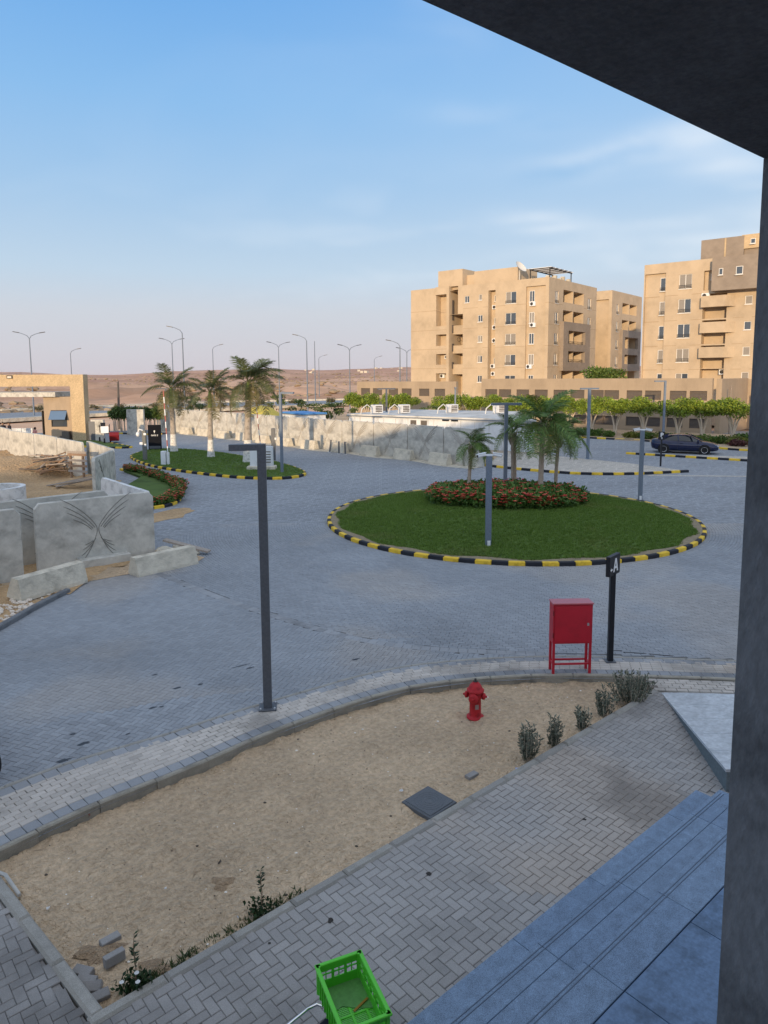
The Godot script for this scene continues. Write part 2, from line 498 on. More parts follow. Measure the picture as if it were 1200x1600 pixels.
# ---------------------------------------------------------------- sky
func sky_picture() -> Texture2D:
	var w := 1024
	var h := 512
	var im := Image.create(w, h, false, Image.FORMAT_RGBF)
	var n := FastNoiseLite.new()
	n.seed = 5
	n.noise_type = FastNoiseLite.TYPE_SIMPLEX_SMOOTH
	n.frequency = 1.0
	n.fractal_octaves = 5
	# linear radiance by elevation; the upper sky, out of view, is brightened as neutral fill
	var el := [0.0, 2.0, 5.0, 8.0, 14.0, 20.0, 27.0, 36.0, 50.0, 90.0]
	var co := [Vector3(0.375, 0.355, 0.385), Vector3(0.38, 0.375, 0.405), Vector3(0.37, 0.395, 0.435), Vector3(0.315, 0.40, 0.485), Vector3(0.22, 0.345, 0.495), Vector3(0.155, 0.305, 0.505), Vector3(0.10, 0.25, 0.49), Vector3(0.18, 0.30, 0.50), Vector3(0.38, 0.42, 0.50), Vector3(0.52, 0.53, 0.55)]
	# centre (degrees right, degrees up), half length, half thickness, tilt, strength
	var wisps := [[21.0, 16.8, 5.5, 0.9, 0.12, 0.75], [25.0, 15.2, 4.0, 1.0, -0.15, 0.5], [14.5, 15.8, 4.5, 0.7, 0.05, 0.4], [13.0, 11.8, 4.5, 0.9, -0.12, 0.45], [20.0, 10.0, 7.0, 1.2, 0.05, 0.3], [9.0, 19.0, 6.0, 0.8, -0.1, 0.2], [52.0, 18.0, 12.0, 3.0, 0.1, 0.4], [-60.0, 24.0, 14.0, 3.0, 0.0, 0.25]]
	var sun := -SUN_DIR
	for y in h:
		var e := 90.0 - (y + 0.5) / h * 180.0
		var i := 0
		while i < el.size() - 2 and e > el[i + 1]: i += 1
		var t: float = clampf((e - el[i]) / (el[i + 1] - el[i]), 0.0, 1.0)
		var base: Vector3 = co[i].lerp(co[i + 1], t)
		for x in w:
			if e < -1.0:
				im.set_pixel(x, y, Color(0.35, 0.29, 0.24))
				continue
			var a := (x + 0.5) / w * TAU
			var d := Vector3(sin(a) * cos(deg_to_rad(e)), sin(deg_to_rad(e)), -cos(a) * cos(deg_to_rad(e)))
			var c := base
			# thin cirrus, drawn out by the wind, more of it to the right
			var p := d / maxf(d.y + 0.06, 0.04)
			var warp := n.get_noise_3d(p.x * 0.35, 7.0, p.z * 0.35)
			var f := n.get_noise_3d((p.x * 0.35 + p.z * 0.16) + warp * 0.8, 1.0, (p.z * 0.9 - p.x * 0.5) + warp * 1.2)
			var fine := n.get_noise_3d(p.x * 0.9 + p.z * 0.4, 31.0, p.z * 3.2 - p.x * 1.6 + warp * 2.0)
			var veil := 0.5 + 0.5 * n.get_noise_3d(p.x * 0.12 + 3.0, 20.0, p.z * 0.12)
			var side := smoothstep(-0.35, 0.45, d.x / maxf(0.2, -d.z) if d.z < -0.1 else 0.3)
			var cover := smoothstep(-0.05, 0.5, f) * (0.06 + 0.45 * side) * smoothstep(0.2, 0.7, veil) * smoothstep(3.0, 9.0, e)
			var ad := rad_to_deg(a if a < PI else a - TAU)
			for k in wisps:
				var dx: float = (ad - k[0]) * cos(k[4]) + (e - k[1]) * sin(k[4])
				var dy: float = (e - k[1]) * cos(k[4]) - (ad - k[0]) * sin(k[4]) + warp * 1.6
				var body := exp(-pow(dx / k[2], 2.0) - pow(dy / k[3], 2.0))
				if body > 0.01: cover += k[5] * body * (0.55 + 0.9 * fine + 0.4 * f)
			cover += 0.08 * side * smoothstep(2.0, 10.0, e)
			c = c.lerp(Vector3(0.53, 0.565, 0.60), clampf(cover * 1.35, 0.0, 0.85))
			# the brighter, warmer air round the low sun behind the camera
			var g := maxf(0.0, d.dot(sun))
			c = c * (1.0 + 0.25 * maxf(0.0, d.z)) + Vector3(1.0, 0.80, 0.55) * (0.60 * pow(g, 12.0) + 0.30 * pow(g, 3.0) * exp(-maxf(e, 0.0) / 22.0))
			im.set_pixel(x, y, Color(c.x, c.y, c.z))
	return ImageTexture.create_from_image(im)

var SUN_DIR := Vector3.ZERO   # the way the light travels

func _ready() -> void:
	rng.seed = 20
	# camera: level of the horizon and lens fitted to the view; the picture is cut a little lower than the lens axis
	cam = Camera3D.new()
	cam.name = "camera"
	var pitch := atan(127.0 / 1100.0)
	var roll := deg_to_rad(-0.3)
	var fwd := Vector3(0, -sin(pitch), -cos(pitch))
	var up := Vector3(0, cos(pitch), -sin(pitch))
	cam.transform = Transform3D(Basis(Vector3.RIGHT * cos(roll) + up * sin(roll), up * cos(roll) - Vector3.RIGHT * sin(roll), -fwd), EYE)
	cam.projection = Camera3D.PROJECTION_FRUSTUM
	cam.near = 0.05
	cam.size = 1600.0 / 1100.0 * cam.near
	cam.frustum_offset = Vector2(0, -85.0 / 1100.0 * cam.near)
	cam.far = 9000.0
	cam.current = true
	add_child(cam)
	# light
	var toward := az(196.5) * cos(deg_to_rad(7.6)) + Vector3.UP * sin(deg_to_rad(7.6))
	SUN_DIR = -toward
	var env := Environment.new()
	env.background_mode = Environment.BG_SKY
	env.sky = Sky.new()
	var pano := PanoramaSkyMaterial.new()
	pano.panorama = sky_picture()
	pano.filter = true
	env.sky.sky_material = pano
	env.tonemap_mode = Environment.TONE_MAPPER_LINEAR
	env.tonemap_exposure = 1.68
	env.sdfgi_enabled = true
	env.ssao_enabled = true
	env.ssil_enabled = true
	env.fog_enabled = true
	env.fog_density = 0.00003
	env.fog_light_color = Color(0.86, 0.80, 0.82)
	var we := WorldEnvironment.new()
	we.name = "world_environment"
	we.environment = env
	add_child(we)
	var sun := DirectionalLight3D.new()
	sun.name = "sun"
	sun.light_energy = 0.76
	sun.light_color = Color(1.0, 0.74, 0.46).linear_to_srgb()
	sun.light_angular_distance = 0.55
	sun.shadow_enabled = true
	sun.sky_mode = DirectionalLight3D.SKY_MODE_LIGHT_ONLY
	sun.look_at_from_position(Vector3.ZERO, SUN_DIR)
	add_child(sun)
	materials()
	wear_noise.seed = 14
	wear_noise.frequency = 0.22
	wear_noise.fractal_octaves = 4
	terrain_and_roads()
	paved_areas()
	own_building()
	far_buildings()
	podium()
	gate()
	construction_corner()
	boundary_wall()
	roundabout()
	median()
	parking()
	greenery_behind_wall()
	near_things()
	street_lamps()

# ---------------------------------------------------------------- terrain, road, highway
func terrain_height(x: float, z: float, n: FastNoiseLite) -> float:
	var d := Vector2(x, z).length()
	var a := rad_to_deg(atan2(x, -z))
	var far := smoothstep(500.0, 2600.0, d)
	var ridge := 19.0 + 13.0 * smoothstep(-22.0, -2.0, a) + 5.0 * sin(a * 0.35) + 9.0 * n.get_noise_2d(x * 0.6, z * 0.6)
	var mid := smoothstep(160.0, 420.0, d) * (3.5 * n.get_noise_2d(x * 4.0, z * 4.0) + 1.2 * n.get_noise_2d(x * 16.0, z * 16.0))
	var heaps := smoothstep(170.0, 230.0, d) * (1.0 - smoothstep(360.0, 560.0, d)) * maxf(0.0, n.get_noise_2d(x * 22.0 + 500.0, z * 22.0)) * 7.0
	var gully := far * 7.0 * n.get_noise_2d(x * 3.0, z * 3.0)
	return -0.3 + mid + heaps + far * ridge + gully

func terrain_and_roads() -> void:
	var n := FastNoiseLite.new()
	n.seed = 9
	n.noise_type = FastNoiseLite.TYPE_SIMPLEX_SMOOTH
	n.frequency = 0.001
	n.fractal_octaves = 4
	var b := MB.new()
	b.smooth()
	var rows: Array[float] = [0.0]
	var d := 60.0
	while d < 4200.0:
		rows.append(d)
		d *= 1.034
	var cols := 240
	var pts := []
	for r in rows:
		var line: Array[Vector3] = []
		for c in cols + 1:
			var a := lerpf(-180.0, 180.0, float(c) / cols)
			if absf(a) > 60.0:
				pass
			var p := az(a) * r
			line.append(Vector3(p.x, terrain_height(p.x, p.z, n), p.z))
		pts.append(line)
	for i in rows.size() - 1:
		for c in cols:
			var q: Vector3 = pts[i][c]
			var k := 0.5 + 0.5 * n.get_noise_2d(q.x * 5.0 + 90.0, q.z * 5.0)
			var k2 := 0.5 + 0.5 * n.get_noise_2d(q.x * 1.5, q.z * 6.0 + 40.0)
			b.col = Color(0.74, 0.68, 0.62).lerp(Color(1.0, 1.0, 0.96), smoothstep(0.3, 0.7, k)).lerp(Color(0.66, 0.56, 0.56), (0.35 + 0.5 * smoothstep(0.35, 0.7, k2)) * smoothstep(350.0, 1100.0, rows[i]))
			b.quad(pts[i][c], pts[i + 1][c], pts[i + 1][c + 1], pts[i][c + 1])
	ground("desert_terrain", b, M.desert)
	var scrub := []
	var tint := []
	for i in 5200:
		var a := rng.randf_range(-34.0, 12.0)
		var r := 135.0 + 1500.0 * pow(rng.randf(), 2.0)
		if n.get_noise_2d(az(a).x * r * 6.0, az(a).z * r * 6.0) < -0.05: continue
		var p := az(a) * r
		var s := rng.randf_range(0.25, 0.9) * (1.0 + r / 900.0)
		scrub.append(Transform3D(Basis(Vector3.UP, rng.randf() * TAU).scaled(Vector3(s * 1.4, s * 0.7, s * 1.2)), Vector3(p.x, terrain_height(p.x, p.z, n) + s * 0.2, p.z)))
		tint.append(Color(0.20, 0.15, 0.10).lerp(Color(0.36, 0.27, 0.18), rng.randf()))
	scatter("desert_scrub", pebble(), mat(Color(1, 1, 1), 0.95, {"vc": true}), scrub, self, tint).set_meta("label", "low dry scrub and stones on the desert slope")
	# scattered pale sheds on the far slope, right of the middle
	for i in 26:
		var a := rng.randf_range(-7.0, 12.0)
		var r := rng.randf_range(1500.0, 2300.0)
		var p := az(a) * r
		var s := rng.randf_range(4.0, 9.0)
		b = MB.new()
		b.box(Vector3(0, 2.0, 0), Vector3(s, 4.5, s * 0.8))
		var o := put("far_building", b, M.concrete_tan, self, Vector3(p.x, terrain_height(p.x, p.z, n), p.z), rot(rng.randf_range(0, 90)))
		tag(o, "tiny pale building on the far desert slope near the horizon", "building", "pale buildings on the far desert slope")
	# compound road
	b = MB.new()
	b.floor_poly(V2([-46, 4, -9.3, 4, -6.6, -6.0, -5.6, -7.0, -4.73, -8.0, -3.92, -8.91, -2.87, -9.84, -1.89, -10.81, -0.70, -11.77, 0.45, -12.47, 1.68, -12.83, 3.18, -12.99, 4.75, -12.93, 6.2, -12.80, 10.0, -12.2, 60, -10, 60, -66, 24, -76, -24, -79, -46, -72]), 0.0)
	ground("road", b, M.road)
	b = MB.new()   # bare earth behind the boundary wall, under the cabins
	b.floor_poly(V2([7.5, -45.2, -1.7, -53.8, -15.2, -68.2, -25.0, -78.6, -22.0, -110, 20, -110, 27, -72.5, 17.2, -71, 15, -60, 11.5, -50]), 0.005)
	ground("bare_earth", b, M.sand)
	# highway beyond the gate
	b = MB.new()
	b.floor_poly(V2([-160, 18, -67.5, -124, -56.9, -138, -36.7, -162, 0, -179, 60, -190, 60, -165, 0, -153, -28, -124, -44.5, -107.8, -51.6, -94.6, -120, 18]), 0.02)
	ground("highway", b, M.road)
	for side in [[[-67.5, -124], [-56.9, -138], [-36.7, -162], [0, -179], [60, -190]], [[-75, -60], [-51.6, -94.6], [-44.5, -107.8], [-28, -124], [0, -153], [60, -165]]]:
		b = MB.new()
		for i in side.size() - 1:
			b.bar(Vector3(side[i][0], 0.15, side[i][1]), Vector3(side[i + 1][0], 0.15, side[i + 1][1]), 1.2, 0.5)
		ground("highway_kerb", b, M.concrete_tan)

# ---------------------------------------------------------------- paving built block by block
func block_mesh(l: float, w: float, h := 0.05) -> ArrayMesh:
	var b := MB.new()
	b.box(Vector3(0, -h * 0.5, 0), Vector3(l, h, w), Basis(), 0.006)
	return b.done()

var wear_noise := FastNoiseLite.new()

func lay(parent: Node, called: String, mesh: Mesh, where: Array, most: int, tones: String, stuff_mat: Material) -> void:
	# the blocks that show largest become parts, the others one part of kind stuff
	var near := []
	for i in where.size():
		var p: Vector3 = where[i].origin
		near.append([p.distance_to(EYE) + (0.0 if in_view(p, 0.0) else 100.0), i])
	near.sort_custom(func(a, b): return a[0] < b[0])
	var rest := []
	var tints := []
	for k in near.size():
		var t: Transform3D = where[near[k][1]]
		var p := t.origin
		var wear := wear_noise.get_noise_2d(p.x, p.z)
		var dust := smoothstep(0.05, 0.45, wear_noise.get_noise_2d(p.x * 0.6 + 60.0, p.z * 0.6)) * 0.16
		var drift := 0.13 * wear + dust * 0.5 + rng.randf_range(-0.075, 0.075)
		if k < most:
			put(called, mesh, M["%s%d" % [tones, clampi(int(2.0 + drift * 14.0 + rng.randf_range(-0.6, 0.6)), 0, 3)]], parent, t.origin, t.basis)
		else:
			var f := 1.0 + drift
			rest.append(t)
			tints.append(Color(f * (1.0 + dust * 0.5), f, f * (1.0 - dust * 0.5)))
	if rest.size() > 0:
		scatter("small_" + called, mesh, stuff_mat, rest, parent, tints)

func jiggle(b: Basis, amount := 0.012) -> Basis:
	return b * Basis.from_euler(Vector3(rng.randf_range(-amount, amount), rng.randf_range(-amount, amount), rng.randf_range(-amount, amount)))

func herringbone(o: Vector2, deg: float, poly: PackedVector2Array, y: float, keep: Callable, a := 0.1) -> Array:
	var u := Vector2(az(deg).x, az(deg).z)
	var v := Vector2(-u.y, u.x)
	var lo := Vector2(1e9, 1e9)
	var hi := -lo
	for p in poly:
		var q := Vector2((p - o).dot(u), (p - o).dot(v)) / a
		lo = lo.min(q); hi = hi.max(q)
	var out := []
	var bu := Basis(Vector3(u.x, 0, u.y), Vector3.UP, Vector3(u.x, 0, u.y).cross(Vector3.UP))
	var bv := Basis(Vector3(v.x, 0, v.y), Vector3.UP, Vector3(v.x, 0, v.y).cross(Vector3.UP))
	for c in range(floori(lo.x), ceili(hi.x)):
		for r in range(floori(lo.y), ceili(hi.y)):
			var k := posmod(c - r, 4)
			if k == 1 or k == 2: continue
			var q := (Vector2(c + 1, r + 0.5) if k == 0 else Vector2(c + 0.5, r + 1)) * a
			var p := o + u * q.x + v * q.y
			if not Geometry2D.is_point_in_polygon(p, poly): continue
			var w := Vector3(p.x, y + rng.randf_range(-0.002, 0.002), p.y)
			if not keep.call(w): continue
			out.append(Transform3D(jiggle(bu if k == 0 else bv), w))
	return out

class Track:   # a smooth line on the ground with distances along it
	var p: Array[Vector2] = []
	var s: Array[float] = []
	func _init(knots: Array, closed := false) -> void:
		var n := knots.size()
		for i in (n if closed else n - 1):
			var a: Vector2 = knots[posmod(i - 1, n) if closed else maxi(i - 1, 0)]
			var b: Vector2 = knots[i]
			var c: Vector2 = knots[(i + 1) % n]
			var d: Vector2 = knots[(i + 2) % n if closed else mini(i + 2, n - 1)]
			for k in 12:
				p.append(b.cubic_interpolate(c, a, d, k / 12.0))
		p.append(knots[0] if closed else knots[n - 1])
		s.append(0.0)
		for i in range(1, p.size()):
			s.append(s[i - 1] + p[i].distance_to(p[i - 1]))
	func length() -> float:
		return s[s.size() - 1]
	func at(t: float) -> Vector2:
		var i := clampi(s.bsearch(t) - 1, 0, p.size() - 2)
		return p[i].lerp(p[i + 1], (t - s[i]) / maxf(s[i + 1] - s[i], 1e-6))
	func dir(t: float) -> Vector2:
		return (at(minf(t + 0.15, length())) - at(maxf(t - 0.15, 0.0))).normalized()
	func off(t: float, d: float) -> Vector2:   # d to the left of the way of travel (towards +normal)
		var u := dir(t)
		return at(t) + Vector2(u.y, -u.x) * d

func knots(a: Array) -> Array:
	var k := []
	for i in range(0, a.size(), 2):
		k.append(Vector2(a[i], a[i + 1]))
	return k

func kerb_run(parent: Node, t: Track, called: String, len_: float, w: float, y0: float, y1: float, mats: Array, d := 0.0, closed := false) -> void:
	var n := maxi(1, roundi(t.length() / len_))
	var l := t.length() / n
	for i in n:
		var s := (i + 0.5) * l
		var u := (t.at((i + 1) * l - 0.001) - t.at(i * l + 0.001))
		var p := t.off(s, d)
		var b := MB.new()
		b.box(Vector3.ZERO, Vector3(u.length() - 0.006, y1 - y0, w), Basis(), minf(0.025, w * 0.2))
		var ux := Vector3(u.x, 0, u.y).normalized()
		put(called, b, mats[i % mats.size()], parent, Vector3(p.x, (y0 + y1) * 0.5, p.y), jiggle(Basis(ux, Vector3.UP, ux.cross(Vector3.UP)), 0.006))

func paved_areas() -> void:
	# the inner edge of the pavement, along the sand bed, from the left frame to the right
	var inner := Track.new(knots([-6.6, -6.0, -5.6, -7.0, -4.73, -8.0, -3.92, -8.91, -2.87, -9.84, -1.89, -10.81, -0.70, -11.77, 0.45, -12.47, 1.68, -12.83, 3.18, -12.99, 4.75, -12.93, 6.2, -12.80, 8.0, -12.6, 10.0, -12.2]))
	var L := inner.length()
	var width := func(s: float) -> float: return lerpf(1.45, 0.98, smoothstep(3.0, 8.5, s))
	var walk := holder("sidewalk")
	var base := PackedVector2Array()
	var outer := PackedVector2Array()
	var s := 0.0
	while s <= L:
		base.append(inner.off(s, 0.0))
		outer.append(inner.off(s, width.call(s)))
		s += 0.4
	var ring := base.duplicate()
	for i in outer.size():
		ring.append(outer[outer.size() - 1 - i])
	var b := MB.new()
	b.floor_poly(ring, 0.035)
	put("bedding", b, M.bed, walk)
	# kerb stones on both sides
	kerb_run(walk, inner, "kerb_stone", 0.8, 0.09, -0.25, 0.068, [M.kerb_tan], 0.045)
	var outer_track := Track.new(Array(outer))
	kerb_run(walk, outer_track, "edge_stone", 0.8, 0.09, -0.1, 0.062, [M.kerb], -0.045)
	var blocks := []
	var squares := []
	var row := 0
	var d := 0.29
	while d < 1.4:
		s = 0.1 * (row % 2)
		while s < L - 0.2:
			var grow := maxf(0.7, inner.off(s + 0.1, d).distance_to(inner.off(maxf(s - 0.1, 0.0), d)) / (0.2 if s > 0.1 else s + 0.1))
			if d < width.call(s) - 0.28:
				var p := inner.off(s, d + 0.05)
				var w3 := Vector3(p.x, 0.06 + rng.randf_range(-0.002, 0.002), p.y)
				if in_view(w3, 0.25):
					var u := inner.dir(s)
					var ux := Vector3(u.x, 0, u.y)
					blocks.append(Transform3D(jiggle(Basis(ux, Vector3.UP, ux.cross(Vector3.UP)), 0.02), w3))
			s += 0.2 / grow
		d += 0.1
		row += 1
	for k in 2:
		s = 0.0
		while s < L - 0.2:
			var dd: float = 0.19 if k == 0 else width.call(s) - 0.19
			var grow := maxf(0.7, inner.off(s + 0.1, dd).distance_to(inner.off(maxf(s - 0.1, 0.0), dd)) / (0.2 if s > 0.1 else s + 0.1))
			var p := inner.off(s, dd)
			var w3 := Vector3(p.x, 0.061 + rng.randf_range(-0.002, 0.002), p.y)
			if in_view(w3, 0.25):
				var u := inner.dir(s)
				var ux := Vector3(u.x, 0, u.y)
				squares.append(Transform3D(jiggle(Basis(ux, Vector3.UP, ux.cross(Vector3.UP)), 0.015), w3))
			s += 0.2 / grow
	lay(walk, "paver", block_mesh(0.1955, 0.096), blocks, 290, "walk", M.walk_block)
	lay(walk, "border_paver", block_mesh(0.193, 0.193), squares, 300, "edge", M.walk_block)
	# right-hand end of the pavement, in front of the ramp
	var near_right := V2([5.0, -12.86, 10.0, -12.15, 10.0, -11.4, 6.9, -12.2, 5.0, -12.33])
	b = MB.new()
	b.floor_poly(near_right, 0.034)
	put("bedding", b, M.bed, walk)
	var extra := []
	for j in 6:
		for i in 24:
			var p3 := Vector3(5.05 + i * 0.2 + 0.1 * (j % 2), 0.06 + rng.randf_range(-0.002, 0.002), -12.38 - j * 0.1 + i * 0.02)
			if Geometry2D.is_point_in_polygon(Vector2(p3.x, p3.z), near_right) and in_view(p3, 0.2):
				extra.append(Transform3D(jiggle(rot(-5.7), 0.02), p3))
	lay(walk, "paver", block_mesh(0.192, 0.093), extra, 300, "walk", M.walk_block)
	# sand bed
	b = MB.new()
	var bed := base.duplicate()
	bed = PackedVector2Array()
	s = 0.0
	while s <= 16.0 and inner.at(s).x < 4.85:
		bed.append(inner.off(s, 0.02))
		s += 0.3
	bed.append_array(V2([5.0, -12.45, -2.66, -5.78, -6.4, -9.3]))
	var bn := FastNoiseLite.new()
	bn.seed = 3
	bn.frequency = 0.5
	bn.fractal_octaves = 4
	b.smooth()
	var lo := Vector2(-6.4, -13.1)
	var st := 0.07
	for i in 167:
		for j in 110:
			var q := lo + Vector2(i, j) * st
			if not Geometry2D.is_point_in_polygon(q + Vector2(st, st) * 0.5, bed): continue
			var f := func(x: int, y: int) -> Vector3:
				var p := lo + Vector2(x, y) * st
				return Vector3(p.x, -0.085 + 0.035 * bn.get_noise_2d(p.x, p.y) + 0.05 * bn.get_noise_2d(p.x * 4.0, p.y * 4.0), p.y)
			b.quad(f.call(i, j), f.call(i + 1, j), f.call(i + 1, j + 1), f.call(i, j + 1))
	ground("sand_bed", b, M.sand)
	b = MB.new()
	var loose := []
	var tints := []
	for i in 2600:
		var q := Vector2(rng.randf_range(-5.5, 5.0), rng.randf_range(-13.0, -5.7))
		if not Geometry2D.is_point_in_polygon(q, bed): continue
		var k := rng.randf()
		var sz := rng.randf_range(0.004, 0.013) * (2.4 if k > 0.97 or k < 0.015 else 1.0)
		loose.append(Transform3D(Basis.from_euler(Vector3(rng.randf() * 3.0, rng.randf() * 6.0, 0)).scaled(Vector3(sz, sz * 0.6, sz * 0.8)), Vector3(q.x, -0.085 + 0.035 * bn.get_noise_2d(q.x, q.y) + 0.05 * bn.get_noise_2d(q.x * 4.0, q.y * 4.0), q.y)))
		tints.append(Color(0.85, 0.80, 0.72) if k > 0.85 else (Color(0.10, 0.08, 0.06) if k < 0.3 else Color(0.50, 0.38, 0.25)))
	scatter("gravel", pebble(), mat(Color(1, 1, 1), 0.9, {"vc": true}), loose, self, tints)
	# kerbs of the herringbone path
	var path := holder("footpath")
	kerb_run(path, Track.new([Vector2(-2.70, -5.73), Vector2(5.02, -12.44)]), "kerb_stone", 0.72, 0.13, -0.25, 0.046, [M.kerb, mat(Color(0.36, 0.345, 0.32), 0.9, {"tex": "grit", "scale": 1.5})], -0.02)
	kerb_run(path, Track.new([Vector2(-7.0, -9.85), Vector2(-2.62, -5.80)]), "kerb_stone", 0.9, 0.13, -0.25, 0.055, [M.kerb], -0.02)
	var area := V2([-2.66, -5.68, 5.06, -12.40, 5.16, -12.3, 5.0, -9.0, 4.6, -9.2, 0.2, -5.45, -6.0, -0.3, -11.0, -6.2, -7.05, -9.80, -2.70, -5.73])
	b = MB.new()
	b.floor_poly(area, 0.008)
	put("bedding", b, M.path1, path)
	var spots := herringbone(Vector2(-2.66, -5.78), 49.0, Geometry2D.offset_polygon(area, 0.015)[0], 0.03, func(p): return in_view(p, 0.22))
	lay(path, "paver", block_mesh(0.1955, 0.0962), spots, 300, "path", M.path_block)
	# the paved roadway: near field and the field beyond the border band
	var band := Track.new(knots([-9.4, -22.6, -7.05, -20.66, -5.1, -18.75, -3.21, -17.0, -0.59, -15.03, 1.34, -14.38, 3.6, -14.12]))
	var near_field := outer.duplicate()
	var cut := PackedVector2Array()
	for p in near_field:
		if p.x < 3.2: cut.append(p)
	s = band.length()
	while s >= 0.0:
		cut.append(band.off(s, -0.12))
		s -= 0.4
	cut.append_array(V2([-9.0, -18.4, -9.4, -15.5, -8.9, -9.0]))
	var roadway := holder("roadway_paving")
	b = MB.new()
	b.floor_poly(cut, 0.004)
	put("bedding", b, M.bed, roadway)
	spots = herringbone(Vector2(-5, -14), 20.0, Geometry2D.offset_polygon(cut, 0.05)[0], 0.024, func(p): return in_view(p, 0.06))
	lay(roadway, "road_paver", block_mesh(0.1955, 0.0962), spots, 300, "road", M.road_block)
	# border band of square blocks
	var line := []
	s = 0.0
	while s < band.length():
		var p := band.at(s)
		var u := band.dir(s)
		var ux := Vector3(u.x, 0, u.y)
		line.append(Transform3D(jiggle(Basis(ux, Vector3.UP, ux.cross(Vector3.UP))), Vector3(p.x, 0.027, p.y)))
		s += 0.2
	lay(roadway, "band_paver", block_mesh(0.195, 0.23), line, 120, "edge", M.walk_block)
	# rings of blocks round the roundabout, as far as single blocks can be made out
	var hub := Vector2(5.07, -28.30)
	var ring_spots := []
	var far_field := PackedVector2Array()
	s = 0.0
	while s <= band.length():
		far_field.append(band.off(s, 0.12))
		s += 0.4
	far_field.append_array(V2([5.5, -14.0, 8.0, -13.7, 14.0, -12.9, 15.5, -22.0, 14.5, -27.0, -6.5, -27.5, -8.2, -24.0]))
	var r := 7.43
	while r < 17.5:
		var k := int(TAU * r / 0.2)
		for i in k:
			var a := TAU * (i + 0.5 * (int(r * 10.0) % 2)) / k
			var q := hub + Vector2(cos(a), sin(a)) * r
			if not Geometry2D.is_point_in_polygon(q, far_field): continue
			var w3 := Vector3(q.x, 0.022 + rng.randf_range(-0.003, 0.003), q.y)
			if not in_view(w3, 0.03): continue
			var ux := Vector3(-sin(a), 0, cos(a))
			ring_spots.append(Transform3D(jiggle(Basis(ux, Vector3.UP, ux.cross(Vector3.UP)), 0.02), w3))
		r += 0.1
	b = MB.new()
	b.floor_poly(far_field, 0.004)
	put("bedding", b, M.bed, roadway)
	lay(roadway, "ring_paver", block_mesh(0.195, 0.096), ring_spots, 120, "road", M.road_block)
	# oil spots and a cracked sunken line by the kerb
	for q in [[-3.9, -12.6, 0.10, 0.03], [-3.5, -12.75, 0.06, 0.04], [-4.1, -11.8, 0.09, 0.035], [-3.95, -11.85, 0.05, 0.03], [-4.8, -10.6, 0.10, 0.05], [-4.2, -10.9, 0.05, 0.02], [-5.1, -10.9, 0.05, 0.03], [-2.9, -13.6, 0.20, 0.02], [-2.7, -13.5, 0.10, 0.03], [-4.9, -10.1, 0.12, 0.05], [-0.6, -13.9, 0.1, 0.04], [-4.5, -13.2, 0.07, 0.03]]:
		b = MB.new()
		var poly := PackedVector2Array()
		for i in 14:
			var a := TAU * i / 14.0
			poly.append(Vector2(q[0], q[1]) + Vector2(cos(a) * q[2], sin(a) * q[3]).rotated(-0.6) * rng.randf_range(0.6, 1.1))
		b.floor_poly(poly, 0.0275)
		put("oil_stain", b, mat(Color(0.045, 0.05, 0.06) if q[2] < 0.3 else Color(0.19, 0.205, 0.23), 0.6), roadway)
	for q in [[5.0, -14.2, 5.45, -14.12, 0.018], [5.5, -14.1, 5.95, -13.98, 0.02], [4.75, -14.3, 5.0, -14.28, 0.014]]:
		b = MB.new()
		b.bar(Vector3(q[0], 0.022, q[1]), Vector3(q[2], 0.022, q[3]), q[4], 0.016)
		put("crack", b, M.black, roadway)
	# granite steps down from the building, each slab a piece of its own
	var al := Vector3(0.7604, 0, -0.6494)
	var inw := Vector3(0.6494, 0, 0.7604)
	var tread := func(q0: float, q1: float, h: float) -> void:
		var flight := holder("granite_step")
		var i := 0
		var cuts := [-8.0, -4.4, -2.1, -0.4, 1.3, 3.0, 5.2, 6.55, 8.32, 9.12]
		for k in cuts.size() - 1:
			var c: float = (cuts[k] + cuts[k + 1]) * 0.5
			var mb := MB.new()
			mb.box(Vector3.ZERO, Vector3(cuts[k + 1] - cuts[k] - 0.004, h + 0.2, q1 - q0 - 0.002), Basis(), 0.005)
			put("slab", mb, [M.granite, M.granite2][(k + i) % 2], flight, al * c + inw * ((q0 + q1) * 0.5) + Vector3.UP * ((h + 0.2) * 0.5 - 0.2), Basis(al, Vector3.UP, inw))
	tread.call(-4.13, -3.82, 0.15)
	tread.call(-3.82, -3.57, 0.30)
	tread.call(-3.566, -3.31, 0.303)
	tread.call(-3.31, -2.90, 0.45)
	for q in [[-3.765, 0.30], [-3.25, 0.45]]:
		for k in 2:
			b = MB.new()
			b.box(Vector3.ZERO, Vector3(17.0, 0.006, 0.009), Basis(al, Vector3.UP, inw))
			put("anti_slip_strip", b, M.groove, get_node("granite_step"), al * 0.55 + inw * (q[0] + k * 0.035 - 0.0) + Vector3.UP * (q[1] + 0.002))
	var hall := holder("entrance_floor")
	for k in 12:
		for j in 3:
			b = MB.new()
			b.box(Vector3.ZERO, Vector3(1.192, 0.6, 0.792), Basis(al, Vector3.UP, inw), 0.004)
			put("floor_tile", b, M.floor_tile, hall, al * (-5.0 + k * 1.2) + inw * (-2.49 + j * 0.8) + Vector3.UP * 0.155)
	# ramp at the right end of the steps
	var ramp := holder("ramp")
	var p0 := Vector3(5.05, 0.03, -12.30)
	var p1 := Vector3(4.72, 0.36, -9.2)
